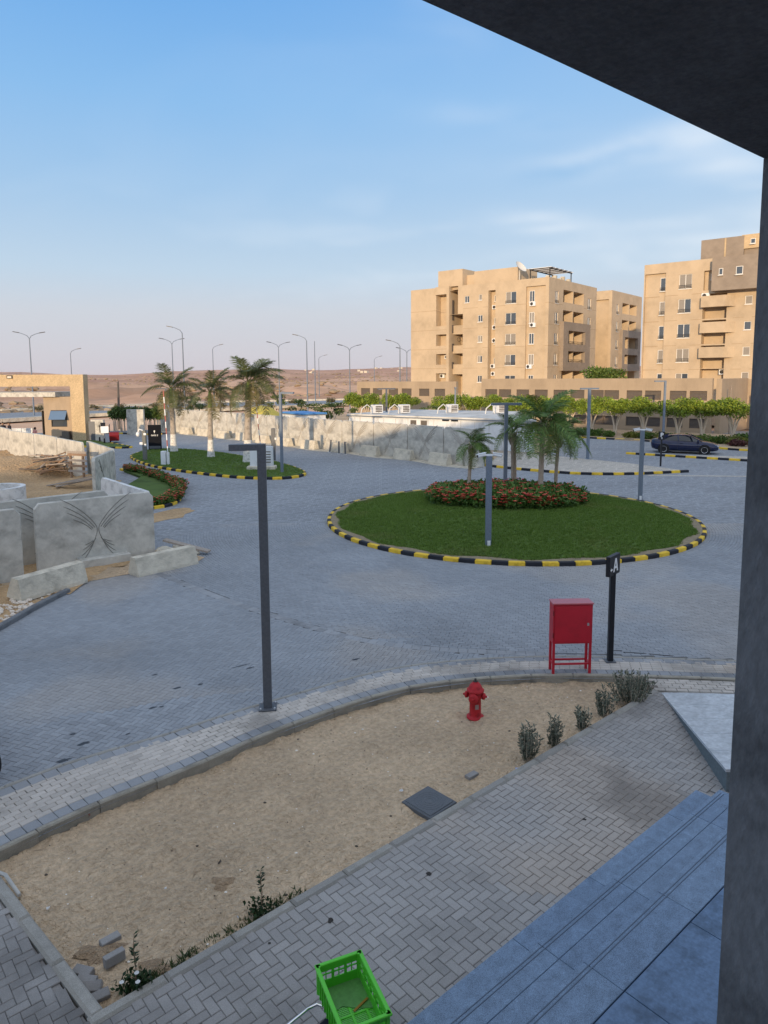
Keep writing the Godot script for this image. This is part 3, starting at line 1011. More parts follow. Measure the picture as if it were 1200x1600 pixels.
	for k in 5:
		var a0 := p0.lerp(p1, k / 5.0 + 0.001)
		var a1 := p0.lerp(p1, (k + 1) / 5.0 - 0.001)
		b = MB.new()
		var w := Vector3(2.6, 0, 0.05)
		var dn := Vector3.DOWN * 0.04
		b.quad(a0, a0 + w, a1 + w, a1)
		b.quad(a1, a1 + dn, a0 + dn, a0)
		b.quad(a1 + w, a1 + w + dn, a1 + dn, a1)
		b.quad(a0, a0 + dn, a0 + w + dn, a0 + w)
		put("ramp_slab", b, M.ramp, ramp)
	b = MB.new()
	for side in 1:
		b.quad(p1 + Vector3(0.015, -0.042, 0), Vector3(p1.x + 0.015, -0.1, p1.z), Vector3(p0.x + 0.015, -0.1, p0.z), p0 + Vector3(0.015, -0.042, 0))
		b.quad(p1 + Vector3(2.7, -0.042, 0), Vector3(p1.x + 2.7, -0.1, p1.z), Vector3(p1.x + 0.015, -0.1, p1.z), p1 + Vector3(0.015, -0.042, 0))
	put("ramp_side", b, mat(Color(0.16, 0.20, 0.22), 0.7, {"tex": "fine", "scale": 1.5}), ramp)

func pebble() -> ArrayMesh:
	var b := MB.new()
	b.smooth()
	var t := (1.0 + sqrt(5.0)) / 2.0
	var v := [Vector3(-1, t, 0), Vector3(1, t, 0), Vector3(-1, -t, 0), Vector3(1, -t, 0), Vector3(0, -1, t), Vector3(0, 1, t), Vector3(0, -1, -t), Vector3(0, 1, -t), Vector3(t, 0, -1), Vector3(t, 0, 1), Vector3(-t, 0, -1), Vector3(-t, 0, 1)]
	for i in 12: v[i] = v[i].normalized() * (0.8 + 0.35 * fmod(i * 0.618, 1.0))
	b.flat()
	for f in [[0, 5, 11], [0, 1, 5], [0, 7, 1], [0, 10, 7], [0, 11, 10], [1, 9, 5], [5, 4, 11], [11, 2, 10], [10, 6, 7], [7, 8, 1], [3, 4, 9], [3, 2, 4], [3, 6, 2], [3, 8, 6], [3, 9, 8], [4, 5, 9], [2, 11, 4], [6, 10, 2], [8, 7, 6], [9, 1, 8]]:
		b.tri(v[f[0]], v[f[1]], v[f[2]])
	return b.done()

# ---------------------------------------------------------------- the building the view is taken from
func own_building() -> void:
	var o := thing("apartment_building", "dark plastered balcony building in the near corner, its soffit and pillar framing the view", "building")
	var al := Vector3(0.7604, 0, -0.6494)
	var inw := Vector3(0.6494, 0, 0.7604)
	var turn := Basis(al, Vector3.UP, inw)
	# pillar: its near corner stands a good metre in front of the camera's wall
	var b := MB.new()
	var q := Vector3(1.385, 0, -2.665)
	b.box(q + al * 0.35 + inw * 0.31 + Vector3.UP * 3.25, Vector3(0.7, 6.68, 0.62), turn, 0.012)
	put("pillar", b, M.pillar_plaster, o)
	# overhang with a slightly bowed front edge
	b = MB.new()
	var poly := PackedVector2Array()
	var c0 := Vector2(-9.0, 6.1)
	var bow := Track.new([Vector2(-3.2, 1.02), Vector2(-1.2, -0.55), Vector2(0.09, -1.575), Vector2(0.72, -2.10), Vector2(1.385, -2.665)])
	for p in bow.p: poly.append(p)
	var e := Vector2(1.385, -2.665) + Vector2(al.x, al.z) * 3.0
	poly.append(e)
	poly.append(e + Vector2(inw.x, inw.z) * 2.2)
	poly.append(Vector2(-3.2, 1.0) + Vector2(inw.x, inw.z) * 1.6)
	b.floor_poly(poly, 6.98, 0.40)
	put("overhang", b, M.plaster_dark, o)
	# balcony floor and parapet under the camera
	b = MB.new()
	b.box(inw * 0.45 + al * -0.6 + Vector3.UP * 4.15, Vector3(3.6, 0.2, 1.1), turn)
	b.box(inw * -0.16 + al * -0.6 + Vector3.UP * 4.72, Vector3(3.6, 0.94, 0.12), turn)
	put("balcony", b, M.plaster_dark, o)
	# main block
	b = MB.new()
	b.box(inw * 11.05 + al * -31.5 + Vector3.UP * 5.75, Vector3(77.0, 11.5, 20.0), turn)
	put("main_block", b, M.facade_bounce, o)

# ---------------------------------------------------------------- windows and air conditioners
var win_cache := {}
func window(parent: Node3D, o: Vector3, u: Vector3, n: Vector3, x0: float, x1: float, y0: float, y1: float, depth: float, look := 0, rail := true) -> void:
	var w := x1 - x0
	var h := y1 - y0
	var key := "%.2f/%.2f/%d/%s" % [w, h, look, rail]
	if not win_cache.has(key):
		var f := MB.new()
		var t := 0.06
		for s in [-1, 1]:
			f.box(Vector3(s * (w - t) * 0.5, 0, 0), Vector3(t, h, 0.06))
			f.box(Vector3(0, s * (h - t) * 0.5, 0.002), Vector3(w - 2 * t - 0.004, t, 0.06))
		if w > 0.75:
			f.box(Vector3(0, 0, 0.004), Vector3(t * 1.2, h - 2 * t - 0.004, 0.06))
		var panes := []
		var k := 2 if w > 0.75 else 1
		for i in k:
			var p := MB.new()
			var pw := (w - 2 * t - (t * 1.2 if k == 2 else 0.0)) / k - 0.004
			p.box(Vector3((i - (k - 1) * 0.5) * (pw + t * 1.2 + 0.004), 0, -0.01), Vector3(pw, h - 2 * t - 0.004, 0.02))
			panes.append(p.done())
		var sill := MB.new()
		sill.box(Vector3(0, -h * 0.5 - 0.045, 0.11), Vector3(w + 0.12, 0.07, 0.16))
		var r := MB.new()
		if rail:
			for y in [0.08, 0.24, 0.40]:
				r.box(Vector3(0, -h * 0.5 + y, 0.14), Vector3(w + 0.02, 0.035, 0.03))
			for i in 3:
				r.box(Vector3((i - 1) * w * 0.47, -h * 0.5 + 0.22, 0.141), Vector3(0.03, 0.42, 0.034))
		win_cache[key] = [f.done(), panes, sill.done(), r.done() if rail else null]
	var c: Array = win_cache[key]
	var at := o + u * ((x0 + x1) * 0.5) + Vector3.UP * ((y0 + y1) * 0.5) - n * (depth - 0.05)
	var turn := Basis(Vector3.UP.cross(n), Vector3.UP, n)
	var root := put("window", c[0], M.frame_white, parent, at, turn)
	for i in c[1].size():
		put("pane", c[1][i], M.glass_curtain if (look == 1 or (look == 2 and i == 0)) else M.glass, root)
	put("sill", c[2], M.frame_white, root)
	if rail:
		put("railing", c[3], M.rail_dark, root)

var ac_mesh: Mesh
var ac_fan: Mesh
func cooler(parent: Node3D, at: Vector3, n: Vector3) -> void:
	if ac_mesh == null:
		var b := MB.new()
		b.box(Vector3.ZERO, Vector3(0.85, 0.58, 0.32), Basis(), 0.02)
		ac_mesh = b.done()
		b = MB.new()
		b.lathe(Vector3(-0.12, 0, 0.162), [Vector2(0.0, 0.01), Vector2(0.20, 0.01), Vector2(0.23, 0.0)], 14, Basis(Vector3.RIGHT, Vector3.BACK, Vector3.DOWN))
		ac_fan = b.done()
	var root := put("air_conditioner", ac_mesh, M.white, parent, at + n * 0.2, Basis(Vector3.UP.cross(n), Vector3.UP, n))
	put("fan", ac_fan, M.rail_dark, root)

# rows of like windows up a wall: tops and heights
func windows_up(parent: Node3D, o: Vector3, u: Vector3, n: Vector3, x0: float, x1: float, rows: Array, depth: float, holes: Array, rail := true, seed_ := 0) -> void:
	for i in rows.size():
		var r: Array = rows[i]
		holes.append([x0, x1, r[0] - r[1], r[0], depth])
		window(parent, o, u, n, x0, x1, r[0] - r[1], r[0], depth, (i * 7 + seed_ * 5 + int(x0 * 3.0)) % 3, rail)

func seams(parent: Node3D, o: Vector3, u: Vector3, n: Vector3, spans: Array, ys: Array) -> void:
	for y in ys:
		for s in spans:
			var b := MB.new()
			var c: Vector3 = o + u * ((s[0] + s[1]) * 0.5) + Vector3.UP * float(y)
			b.box(c, Vector3(s[1] - s[0], 0.05, 0.016), Basis(u, Vector3.UP, u.cross(Vector3.UP)))
			put("joint_strip", b, M.seam, parent)

func far_buildings() -> void:
	# ---- the five storey block in the middle
	var turn := deg_to_rad(51.0)
	var o := thing("apartment_block", "large tan apartment block with grey-brown balcony frame, roof pergola and satellite dish", "building", Vector3(22.63, 0, -98.0), turn)
	var L := Vector3(0, 0, -1)     # along the left face, away from the corner
	var LN := Vector3(-1, 0, 0)
	var R := Vector3(1, 0, 0)
	var RN := Vector3(0, 0, 1)
	var Z := Vector3.ZERO
	var H := 19.15
	var holes := []
	# left face
	var recess_top := 15.0
	holes.append([13.83, 16.15, 0.0, recess_top - 0.02, 3.2])
	holes.append([14.73, 16.15, recess_top, H, 3.2])
	for r in [[13.38, 18.05], [10.4, 12.12], [7.53, 9.16], [4.3, 6.2]]:
		holes.append([16.64, 18.68, r[0], r[1], 1.3])
	windows_up(o, Z, L, LN, 10.44, 11.24, [[14.65, 1.0], [11.7, 1.0], [8.75, 1.0], [5.85, 1.0]], 0.14, holes, false, 1)
	windows_up(o, Z, L, LN, 10.58, 11.12, [[17.62, 0.84]], 0.14, holes, false, 2)
	windows_up(o, Z, L, LN, 12.74, 13.55, [[17.56, 1.0]], 0.14, holes, false, 2)
	windows_up(o, Z, L, LN, 4.98, 6.68, [[17.62, 1.65], [14.68, 1.65], [11.75, 1.6], [8.8, 1.55], [5.85, 1.6]], 0.16, holes, true, 3)
	holes.append([8.32, 9.5, 0.6, 18.05, 1.0])
	holes.append([0.5, 3.46, 0.6, 18.1, 0.32])
	var b := MB.new()
	b.facade(Z, L, LN, 23.5, 0.0, H, holes)
	holes = []
	# right face
	var rh := []
	windows_up(o, Z, R, RN, 1.9, 3.0, [[17.45, 1.65], [14.57, 1.6], [11.68, 1.6], [8.86, 1.6], [5.9, 1.5]], 0.16, rh, true, 1)
	windows_up(o, Z, R, RN, 13.05, 14.3, [[17.35, 1.65], [14.5, 1.6], [11.66, 1.6], [8.84, 1.6], [5.9, 1.5]], 0.16, rh, true, 2)
	for y in [[16.13, 17.85], [13.4, 15.0]]:
		rh.append([4.56, 7.8, y[0], y[1], 2.4])
		rh.append([8.0, 11.6, y[0], y[1], 2.4])
	rh.append([4.5, 8.2, 2.6, 6.4, 2.4])
	rh.append([8.45, 12.45, 2.6, 6.4, 2.4])
	rh.append([5.42, 8.15, 10.27, 12.16, 2.4]); rh.append([8.3, 11.2, 10.27, 12.16, 2.4])
	rh.append([5.42, 8.15, 7.69, 9.26, 2.4]); rh.append([8.3, 11.2, 7.69, 9.26, 2.4])
	b.facade(Z, R, RN, 16.4, 0.0, H, rh)
	# roof, back and link
	b.quad(Vector3(0, H - 0.7, 0), Vector3(0, H - 0.7, -23.5), Vector3(16.4, H - 0.7, -23.5), Vector3(16.4, H - 0.7, 0))
	b.quad(Vector3(16.4, 0, 0), Vector3(16.4, H, 0), Vector3(16.4, H, -23.5), Vector3(16.4, 0, -23.5))
	b.quad(Vector3(0, 0, -23.5), Vector3(16.4, 0, -23.5), Vector3(16.4, H, -23.5), Vector3(0, H, -23.5))
	put("wall", b, M.wall_tan, o)
	b = MB.new()   # parapet backs
	b.box(Vector3(0.13, H - 0.352, -6.9), Vector3(0.24, 0.69, 13.7))
	b.box(Vector3(8.3, H - 0.352, -0.13), Vector3(15.9, 0.69, 0.24))
	put("parapet", b, M.wall_tan, o)
	# projecting left block: a shallow forward step of the wall left of the recess
	b = MB.new()
	b.box(Vector3(-0.12, H * 0.5 + 0.06, -16.4), Vector3(0.24, H + 0.12, 0.46))
	b.box(Vector3(-0.12, 18.65, -17.65), Vector3(0.24, 1.16, 2.05))
	put("pier", b, M.wall_tan, o)
	# recess: balcony fronts and slot windows
	for y in [[12.08, 13.42], [9.2, 10.4], [6.05, 7.55]]:
		b = MB.new()
		b.box(Vector3(0.95, (y[0] + y[1]) * 0.5, -14.99), Vector3(0.15, y[1] - y[0], 2.3))
		b.box(Vector3(2.05, y[0] + 0.1, -14.99), Vector3(2.1, 0.18, 2.29))
		put("balcony", b, M.wall_tan, o)
	for y in [[13.9, 16.9], [12.0, 13.2], [9.2, 10.4], [6.6, 7.6]]:
		b = MB.new()
		b.box(Vector3(0.8, (y[0] + y[1]) * 0.5 + 0.3, -16.12), Vector3(0.5, y[1] - y[0], 0.1))
		put("slot_window", b, M.louvre, o)
	b = MB.new()   # bicycle hung on the balcony front
	for s in [-0.45, 0.45]:
		b.lathe(Vector3(0.80, 11.4 + s * 0.2, -14.6 + s), [Vector2(0.30, -0.02), Vector2(0.33, 0.0), Vector2(0.30, 0.02), Vector2(0.27, 0.0), Vector2(0.30, -0.02)], 12, Basis(Vector3.UP, Vector3.RIGHT, Vector3.BACK))
	b.tube([Vector3(0.8, 11.3, -15.05), Vector3(0.8, 11.75, -14.7), Vector3(0.8, 11.5, -14.15)], [0.03], 5)
	put("hanging_bicycle", b, M.rail_dark, o)
	# windows inside the niches of the left face
	for i in 5:
		var top: float = [17.5, 14.57, 11.67, 8.78, 5.85][i]
		window(o, Vector3(0.32, 0, 0), L, LN, 2.25, 3.03, top - 1.5, top, 0.0, i % 2, false)
	for i in 4:
		var top: float = [17.4, 14.2, 11.3, 8.4][i]
		window(o, Vector3(1.0, 0, 0), L, LN, 8.5, 9.0, top - 0.9, top, 0.0, 0, false)
	for p in [[2.45, 15.70, 0.32], [2.4, 12.8, 0.32], [2.85, 7.05, 0.32], [8.8, 15.7, 1.0], [8.75, 12.8, 1.0], [8.8, 10.9, 1.0], [9.0, 7.2, 1.0], [8.9, 6.1, 1.0], [17.3, 8.7, 1.3], [18.2, 5.8, 1.3]]:
		cooler(o, Vector3(p[2], p[1], -p[0]), LN)
	for r in [[17.2, 13.9], [17.3, 11.9]]:
		b = MB.new()
		b.box(Vector3(1.26, r[1], -r[0]), Vector3(0.1, 0.9, 0.5))
		put("vent_window", b, M.louvre, o)
	# grey-brown balcony frame on the right face
	b = MB.new()
	b.facade(Vector3(3.75, 0, 0.55), R, RN, 9.3, 6.46, 13.36, [[1.65, 7.5, 10.27, 12.16, 0.548, 1], [1.65, 7.5, 7.69, 9.26, 0.548, 1]])
	b.quad(Vector3(3.75, 6.46, 0.55), Vector3(3.75, 6.46, 0), Vector3(3.75, 13.36, 0), Vector3(3.75, 13.36, 0.55))
	b.quad(Vector3(13.05, 6.46, 0), Vector3(13.05, 6.46, 0.55), Vector3(13.05, 13.36, 0.55), Vector3(13.05, 13.36, 0))
	b.quad(Vector3(3.75, 13.36, 0.55), Vector3(3.75, 13.36, 0), Vector3(13.05, 13.36, 0), Vector3(13.05, 13.36, 0.55))
	b.quad(Vector3(3.75, 6.46, 0), Vector3(3.75, 6.46, 0.55), Vector3(13.05, 6.46, 0.55), Vector3(13.05, 6.46, 0))
	put("balcony_frame", b, M.wall_taupe, o)
	for y in [10.62, 8.02]:
		b = MB.new()
		for k in 2:
			b.bar(Vector3(5.45, y + k * 0.25 - 0.2, 0.2), Vector3(11.2, y + k * 0.25 - 0.2, 0.2), 0.05, 0.05)
		for k in 13:
			b.box(Vector3(5.5 + k * 0.47, y - 0.14, 0.2), Vector3(0.035, 0.4, 0.035))
		put("balcony_railing", b, M.rail_dark, o)
	cooler(o, Vector3(5.6, 17.2, -2.4), RN)
	for p in [[6.6, 16.2, 4.2], [10.2, 16.2, 2.0], [6.4, 13.45, 2.0], [10.0, 13.45, 2.0], [6.8, 10.3, 2.0], [9.8, 10.3, 2.0], [6.7, 7.7, 1.8], [9.6, 7.7, 1.8]]:
		b = MB.new()
		b.box(Vector3(p[0], p[1] + 0.75, -2.36), Vector3(1.3, 1.4, 0.06))
		put("balcony_door", b, M.glass_curtain if int(p[0] * 10) % 3 == 0 else M.louvre, o)
	# roof rooms
	b = MB.new()
	b.box(Vector3(4.2, 20.2, -16.6), Vector3(7.0, 3.0, 4.4))
	put("roof_room", b, M.wall_tan, o)
	b = MB.new()
	b.box(Vector3(4.7, 19.9, -9.35), Vector3(6.0, 2.7, 7.25))
	put("roof_room", b, M.wall_tan, o)
	b = MB.new()
	b.box(Vector3(5.2, 19.7, -13.7), Vector3(6.4, 2.35, 1.4))
	put("roof_room", b, M.wall_tan, o)
	# pergola and dish
	b = MB.new()
	for x in [2.6, 9.6]:
		for z in [-1.2, -4.2]:
			b.box(Vector3(x, H + 0.35, z), Vector3(0.12, 2.4, 0.12))
	for z in [-1.2, -4.2]:
		b.box(Vector3(6.1, H + 1.6, z), Vector3(7.6, 0.14, 0.10))
	put("pergola_frame", b, M.rail_dark, o)
	for k in 16:
		b = MB.new()
		b.box(Vector3(2.5 + k * 0.48, H + 1.72, -2.7), Vector3(0.16, 0.06, 3.6))
		put("pergola_slat", b, M.louvre if k % 3 else M.white, o)
	b = MB.new()
	for k in 9:
		b.box(Vector3(4.0 + k * 0.85, H + 0.05 + rng.randf() * 0.2, -0.9 - rng.randf() * 1.6), Vector3(0.5, 0.8 + rng.randf() * 0.6, 0.5))
	put("roof_clutter", b, M.concrete_tan, o)
	b = MB.new()
	b.lathe(Vector3(0.9, H + 1.75, -5.0), [Vector2(0, 0), Vector2(0.35, 0.04), Vector2(0.7, 0.17), Vector2(0.95, 0.33)], 16, Basis.from_euler(Vector3(0.8, 0.5, 0.5)))
	b.tube([Vector3(1.0, H - 0.6, -5.1), Vector3(0.95, H + 1.8, -5.0)], [0.06], 6)
	put("satellite_dish", b, M.dish, o)
	seams(o, Vector3.ZERO, L, LN, [[0, 0.48], [3.48, 4.95], [6.72, 8.3], [9.52, 10.4], [11.28, 13.8], [16.66, 23.5]], [15.75, 12.8, 9.9, 6.95])
	seams(o, Vector3.ZERO, R, RN, [[0, 1.87], [3.03, 4.5], [11.65, 13.0], [14.33, 16.4]], [15.72, 6.98])
	seams(o, Vector3.ZERO, R, RN, [[0, 1.87], [3.03, 3.7], [14.33, 16.4]], [12.8, 9.9])
	# ---- the second wing behind it
	var w := thing("apartment_wing", "narrower tan apartment wing set back behind the large block's right end", "building", Vector3(22.63, 0, -98.0) + Basis(Vector3.UP, turn) * Vector3(22.7, 0, 0), turn)
	var wl := []
	windows_up(w, Z, L, LN, 4.6, 5.9, [[17.4, 1.7], [14.5, 1.7], [11.6, 1.7], [8.75, 1.7]], 0.2, wl, false, 0)
	wl.append([0.55, 4.2, 0.6, 18.0, 0.4])
	b = MB.new()
	b.facade(Z, L, LN, 9.0, 0.0, H + 0.25, wl)
	var wr := []
	windows_up(w, Z, R, RN, 1.95, 2.95, [[17.33, 1.6], [14.5, 1.6], [11.6, 1.6], [8.75, 1.6], [5.9, 1.5]], 0.16, wr, true, 1)
	for y in [[15.99, 17.72], [13.28, 14.95], [10.25, 12.1], [7.65, 9.2], [3.0, 6.4]]:
		wr.append([4.6, 7.7, y[0], y[1], 2.2])
		wr.append([7.95, 11.3, y[0], y[1], 2.2])
	b.facade(Z, R, RN, 13.8, 0.0, H + 0.25, wr)
	b.quad(Vector3(0, H - 0.5, 0), Vector3(0, H - 0.5, -9), Vector3(13.8, H - 0.5, -9), Vector3(13.8, H - 0.5, 0))
	b.quad(Vector3(13.8, 0, 0), Vector3(13.8, H, 0), Vector3(13.8, H, -9), Vector3(13.8, 0, -9))
	b.quad(Vector3(0, 0, -9), Vector3(13.8, 0, -9), Vector3(13.8, H, -9), Vector3(0, H, -9))
	put("wall", b, M.wall_tan, w)
	b = MB.new()
	b.facade(Vector3(3.85, 0, 0.5), R, RN, 8.6, 6.5, 13.26, [[1.1, 7.3, 10.25, 12.1, 0.498, 1], [1.1, 7.3, 7.65, 9.2, 0.498, 1]])
	b.quad(Vector3(3.85, 6.5, 0.5), Vector3(3.85, 6.5, 0), Vector3(3.85, 13.26, 0), Vector3(3.85, 13.26, 0.5))
	b.quad(Vector3(3.85, 6.5, 0), Vector3(3.85, 6.5, 0.5), Vector3(12.45, 6.5, 0.5), Vector3(12.45, 6.5, 0))
	put("balcony_frame", b, M.wall_taupe, w)
	b = MB.new()
	b.box(Vector3(-3.2, 9.4, -9.2), Vector3(6.3, 18.8, 0.3))
	put("link_wall", b, M.wall_tan, w)
	# ---- the right-hand block
	var r := thing("apartment_block", "tan apartment block at the right edge with projecting grey-brown top-floor box", "building", Vector3(31.2, 0, -86.0), turn)
	var U := Vector3(0, 0, 1)
	H = 18.8
	var h3 := []
	h3.append([0.12, 2.53, 0.6, 17.68, 0.32])
	windows_up(r, Z, U, LN, 4.05, 5.46, [[17.33, 1.66], [14.52, 1.6], [11.66, 1.6], [8.82, 1.56], [5.97, 1.5]], 0.16, h3, true, 2)
	h3.append([6.75, 9.3, 12.1, 14.9, 1.2]); h3.append([6.75, 9.3, 9.26, 11.95, 1.2]); h3.append([6.75, 9.3, 6.5, 9.1, 1.2]); h3.append([6.75, 9.3, 3.8, 6.45, 1.2])
	h3.append([6.75, 7.95, 15.3, 17.5, 0.5])
	windows_up(r, Z, U, LN, 11.15, 11.88, [[14.4, 0.92], [11.62, 0.92], [8.85, 0.95], [6.06, 0.9]], 0.14, h3, false, 1)
	windows_up(r, Z, U, LN, 9.5, 9.95, [[14.42, 0.75], [11.62, 0.72], [8.85, 0.75]], 0.14, h3, false, 0)
	b = MB.new()
	b.facade(Z, U, LN, 20.0, 0.0, H, h3)
	b.quad(Vector3(0, 0, 0), Vector3(0, H, 0), Vector3(16, H, 0), Vector3(16, 0, 0))
	b.quad(Vector3(0, H - 0.6, 0), Vector3(16, H - 0.6, 0), Vector3(16, H - 0.6, 20), Vector3(0, H - 0.6, 20))
	b.quad(Vector3(16, 0, 0), Vector3(16, H, 0), Vector3(16, H, 20), Vector3(16, 0, 20))
	b.quad(Vector3(0, 0, 20), Vector3(16, 0, 20), Vector3(16, H, 20), Vector3(0, H, 20))
	put("wall", b, M.wall_tan, r)
	for i in 5:
		var top: float = [17.15, 14.38, 11.55, 8.75, 5.95][i]
		window(r, Vector3(0.32, 0, 0), U, LN, 1.86, 2.48, top - 1.55, top, 0.0, i % 2, i < 4)
	for p in [[7.38, 17.18, 0.5], [7.42, 14.38, 1.2], [7.4, 11.6, 1.2], [7.4, 8.75, 1.2]]:
		window(r, Vector3(p[2], 0, 0), U, LN, p[0], p[0] + 0.45, p[1] - 0.68, p[1], 0.0, 0, false)
	for y in [[12.12, 13.35], [9.28, 10.48], [6.5, 7.7]]:
		b = MB.new()
		b.plate(PackedVector2Array([Vector2(6.78, 0.0), Vector2(10.25, 0.0), Vector2(9.35, 0.95), Vector2(6.78, 0.95)]), Vector3(0, y[1], 0), Vector3(0, 0, 1), Vector3(-1, 0, 0), y[1] - y[0])
		put("balcony", b, M.wall_tan, r)
	b = MB.new()
	b.box(Vector3(-0.75, 16.82, 10.9), Vector3(1.5, 3.6, 5.9))
	put("projecting_box", b, M.wall_taupe, r)
	window(r, Vector3(-1.5, 0, 0), U, LN, 8.69, 9.12, 16.68, 17.40, 0.0, 0, false)
	window(r, Vector3(-1.5, 0, 0), U, LN, 10.43, 11.12, 16.58, 17.45, 0.0, 0, false)
	for y in [[13.9, 14.2], [11.1, 11.4]]:
		pass
	cooler(r, Vector3(0.15, 14.7, 7.05), LN)
	cooler(r, Vector3(0.9, 6.1, 9.1), LN)
	b = MB.new()
	b.box(Vector3(2.9, 19.55, 8.42), Vector3(5.0, 2.84, 4.45))
	b.box(Vector3(3.2, 19.55, 11.9), Vector3(5.0, 2.84, 2.48))
	put("roof_room", b, M.wall_taupe, r)
	b = MB.new()
	b.box(Vector3(0.38, 19.6, 8.75), Vector3(0.06, 2.6, 0.16))
	put("roof_room_strip", b, M.wall_gate, r)
	b = MB.new()
	b.box(Vector3(0.6, 20.3, 12.0), Vector3(0.3, 1.5, 3.2))
	b.box(Vector3(2.9, 19.55, 15.1), Vector3(5.0, 2.9, 3.9))
	put("roof_room", b, M.wall_gate, r)
	window(r, Vector3(0.44, 0, 0), U, LN, 11.3, 11.8, 20.0, 20.55, 0.0, 0, false)
	seams(r, Z, U, LN, [[2.55, 4.0], [5.5, 6.7], [10.0, 11.1], [11.92, 20.0]], [15.0, 12.1, 9.2, 6.4])
	seams(r, Vector3(0.3, 0, 0), U, LN, [[0.13, 1.8]], [15.0, 12.1, 9.2, 6.4])

func podium() -> void:
	# long low wall in front of the blocks, two rows of louvred openings
	var o := thing("podium_wall", "long tan two-level podium wall with dark louvred openings below the apartment blocks", "wall", Vector3(28.46, 0, -70.92), deg_to_rad(-39.0))
	# local x runs along azimuth 129 towards the right and nearer end
	var N := Vector3(0, 0, 1)
	var X := Vector3(1, 0, 0)
	var part := func(x0: float, x1: float, top: float, ups: Array, lows: Array) -> void:
		var b := MB.new()
		var holes := []
		for x in ups: holes.append([x - x0, x + 1.6 - x0, 3.28, 4.22, 0.25])
		for x in lows: holes.append([x - x0, x + 1.55 - x0, 0.56, 1.5, 0.25])
		b.facade(Vector3(x0, 0, 0), X, N, x1 - x0, -0.3, top, holes)
		b.quad(Vector3(x0, top, 0), Vector3(x0, top, -0.5), Vector3(x1, top, -0.5), Vector3(x1, top, 0))
		b.quad(Vector3(x0, -0.3, 0), Vector3(x0, -0.3, -0.5), Vector3(x0, top, -0.5), Vector3(x0, top, 0))
		b.quad(Vector3(x1, -0.3, -0.5), Vector3(x1, -0.3, 0), Vector3(x1, top, 0), Vector3(x1, top, -0.5))
		b.quad(Vector3(x0, -0.3, -0.5), Vector3(x1, -0.3, -0.5), Vector3(x1, top, -0.5), Vector3(x0, top, -0.5))
		put("wall", b, M.wall_podium, o)
		for k in 2:
			for x in [ups, lows][k]:
				var y0: float = [3.28, 0.56][k]
				for s in 7:
					b = MB.new()
					b.box(Vector3(0.8, y0 + 0.09 + s * 0.13, -0.10), Vector3([1.6, 1.55][k] - 0.01, 0.10, 0.02), Basis(Vector3.RIGHT, -0.6))
					put("slat", b, M.louvre, o, Vector3(x, 0, 0))
	part.call(-41.3, -25.2, 5.12, [-40.6, -38.5, -35.8, -33.6, -30.8, -28.4], [])
	part.call(-21.6, 4.2, 5.45, [-21.05, -19.2, -16.9, -14.6, -12.3, -10.3, -8.15, -6.5, -4.1, -2.2, 0.25, 2.16], [-12.2, -10.0, -8.1, -6.55, -4.1, -2.15, 0.05, 2.22])
	var b := MB.new()
	b.box(Vector3(4.7, 2.65, -6.0), Vector3(0.5, 5.5, 11.0))
	b.box(Vector3(10.2, 2.6, -11.7), Vector3(10.5, 5.4, 0.5))
	put("return_wall", b, M.wall_podium, o)
	b = MB.new()
	b.tube([Vector3(5.6, 0, -1.2), Vector3(5.6, 4.6, -1.2)], [0.07], 6)
	put("drain_pipe", b, M.wall_taupe, o)
	b = MB.new()
	for k in 5:
		b.box(Vector3(9.2 + k * 0.05, 0.5 + k * 0.95, -3.0), Vector3(1.3, 0.9, 0.6))
	put("stone_pier", b, M.stone, o)

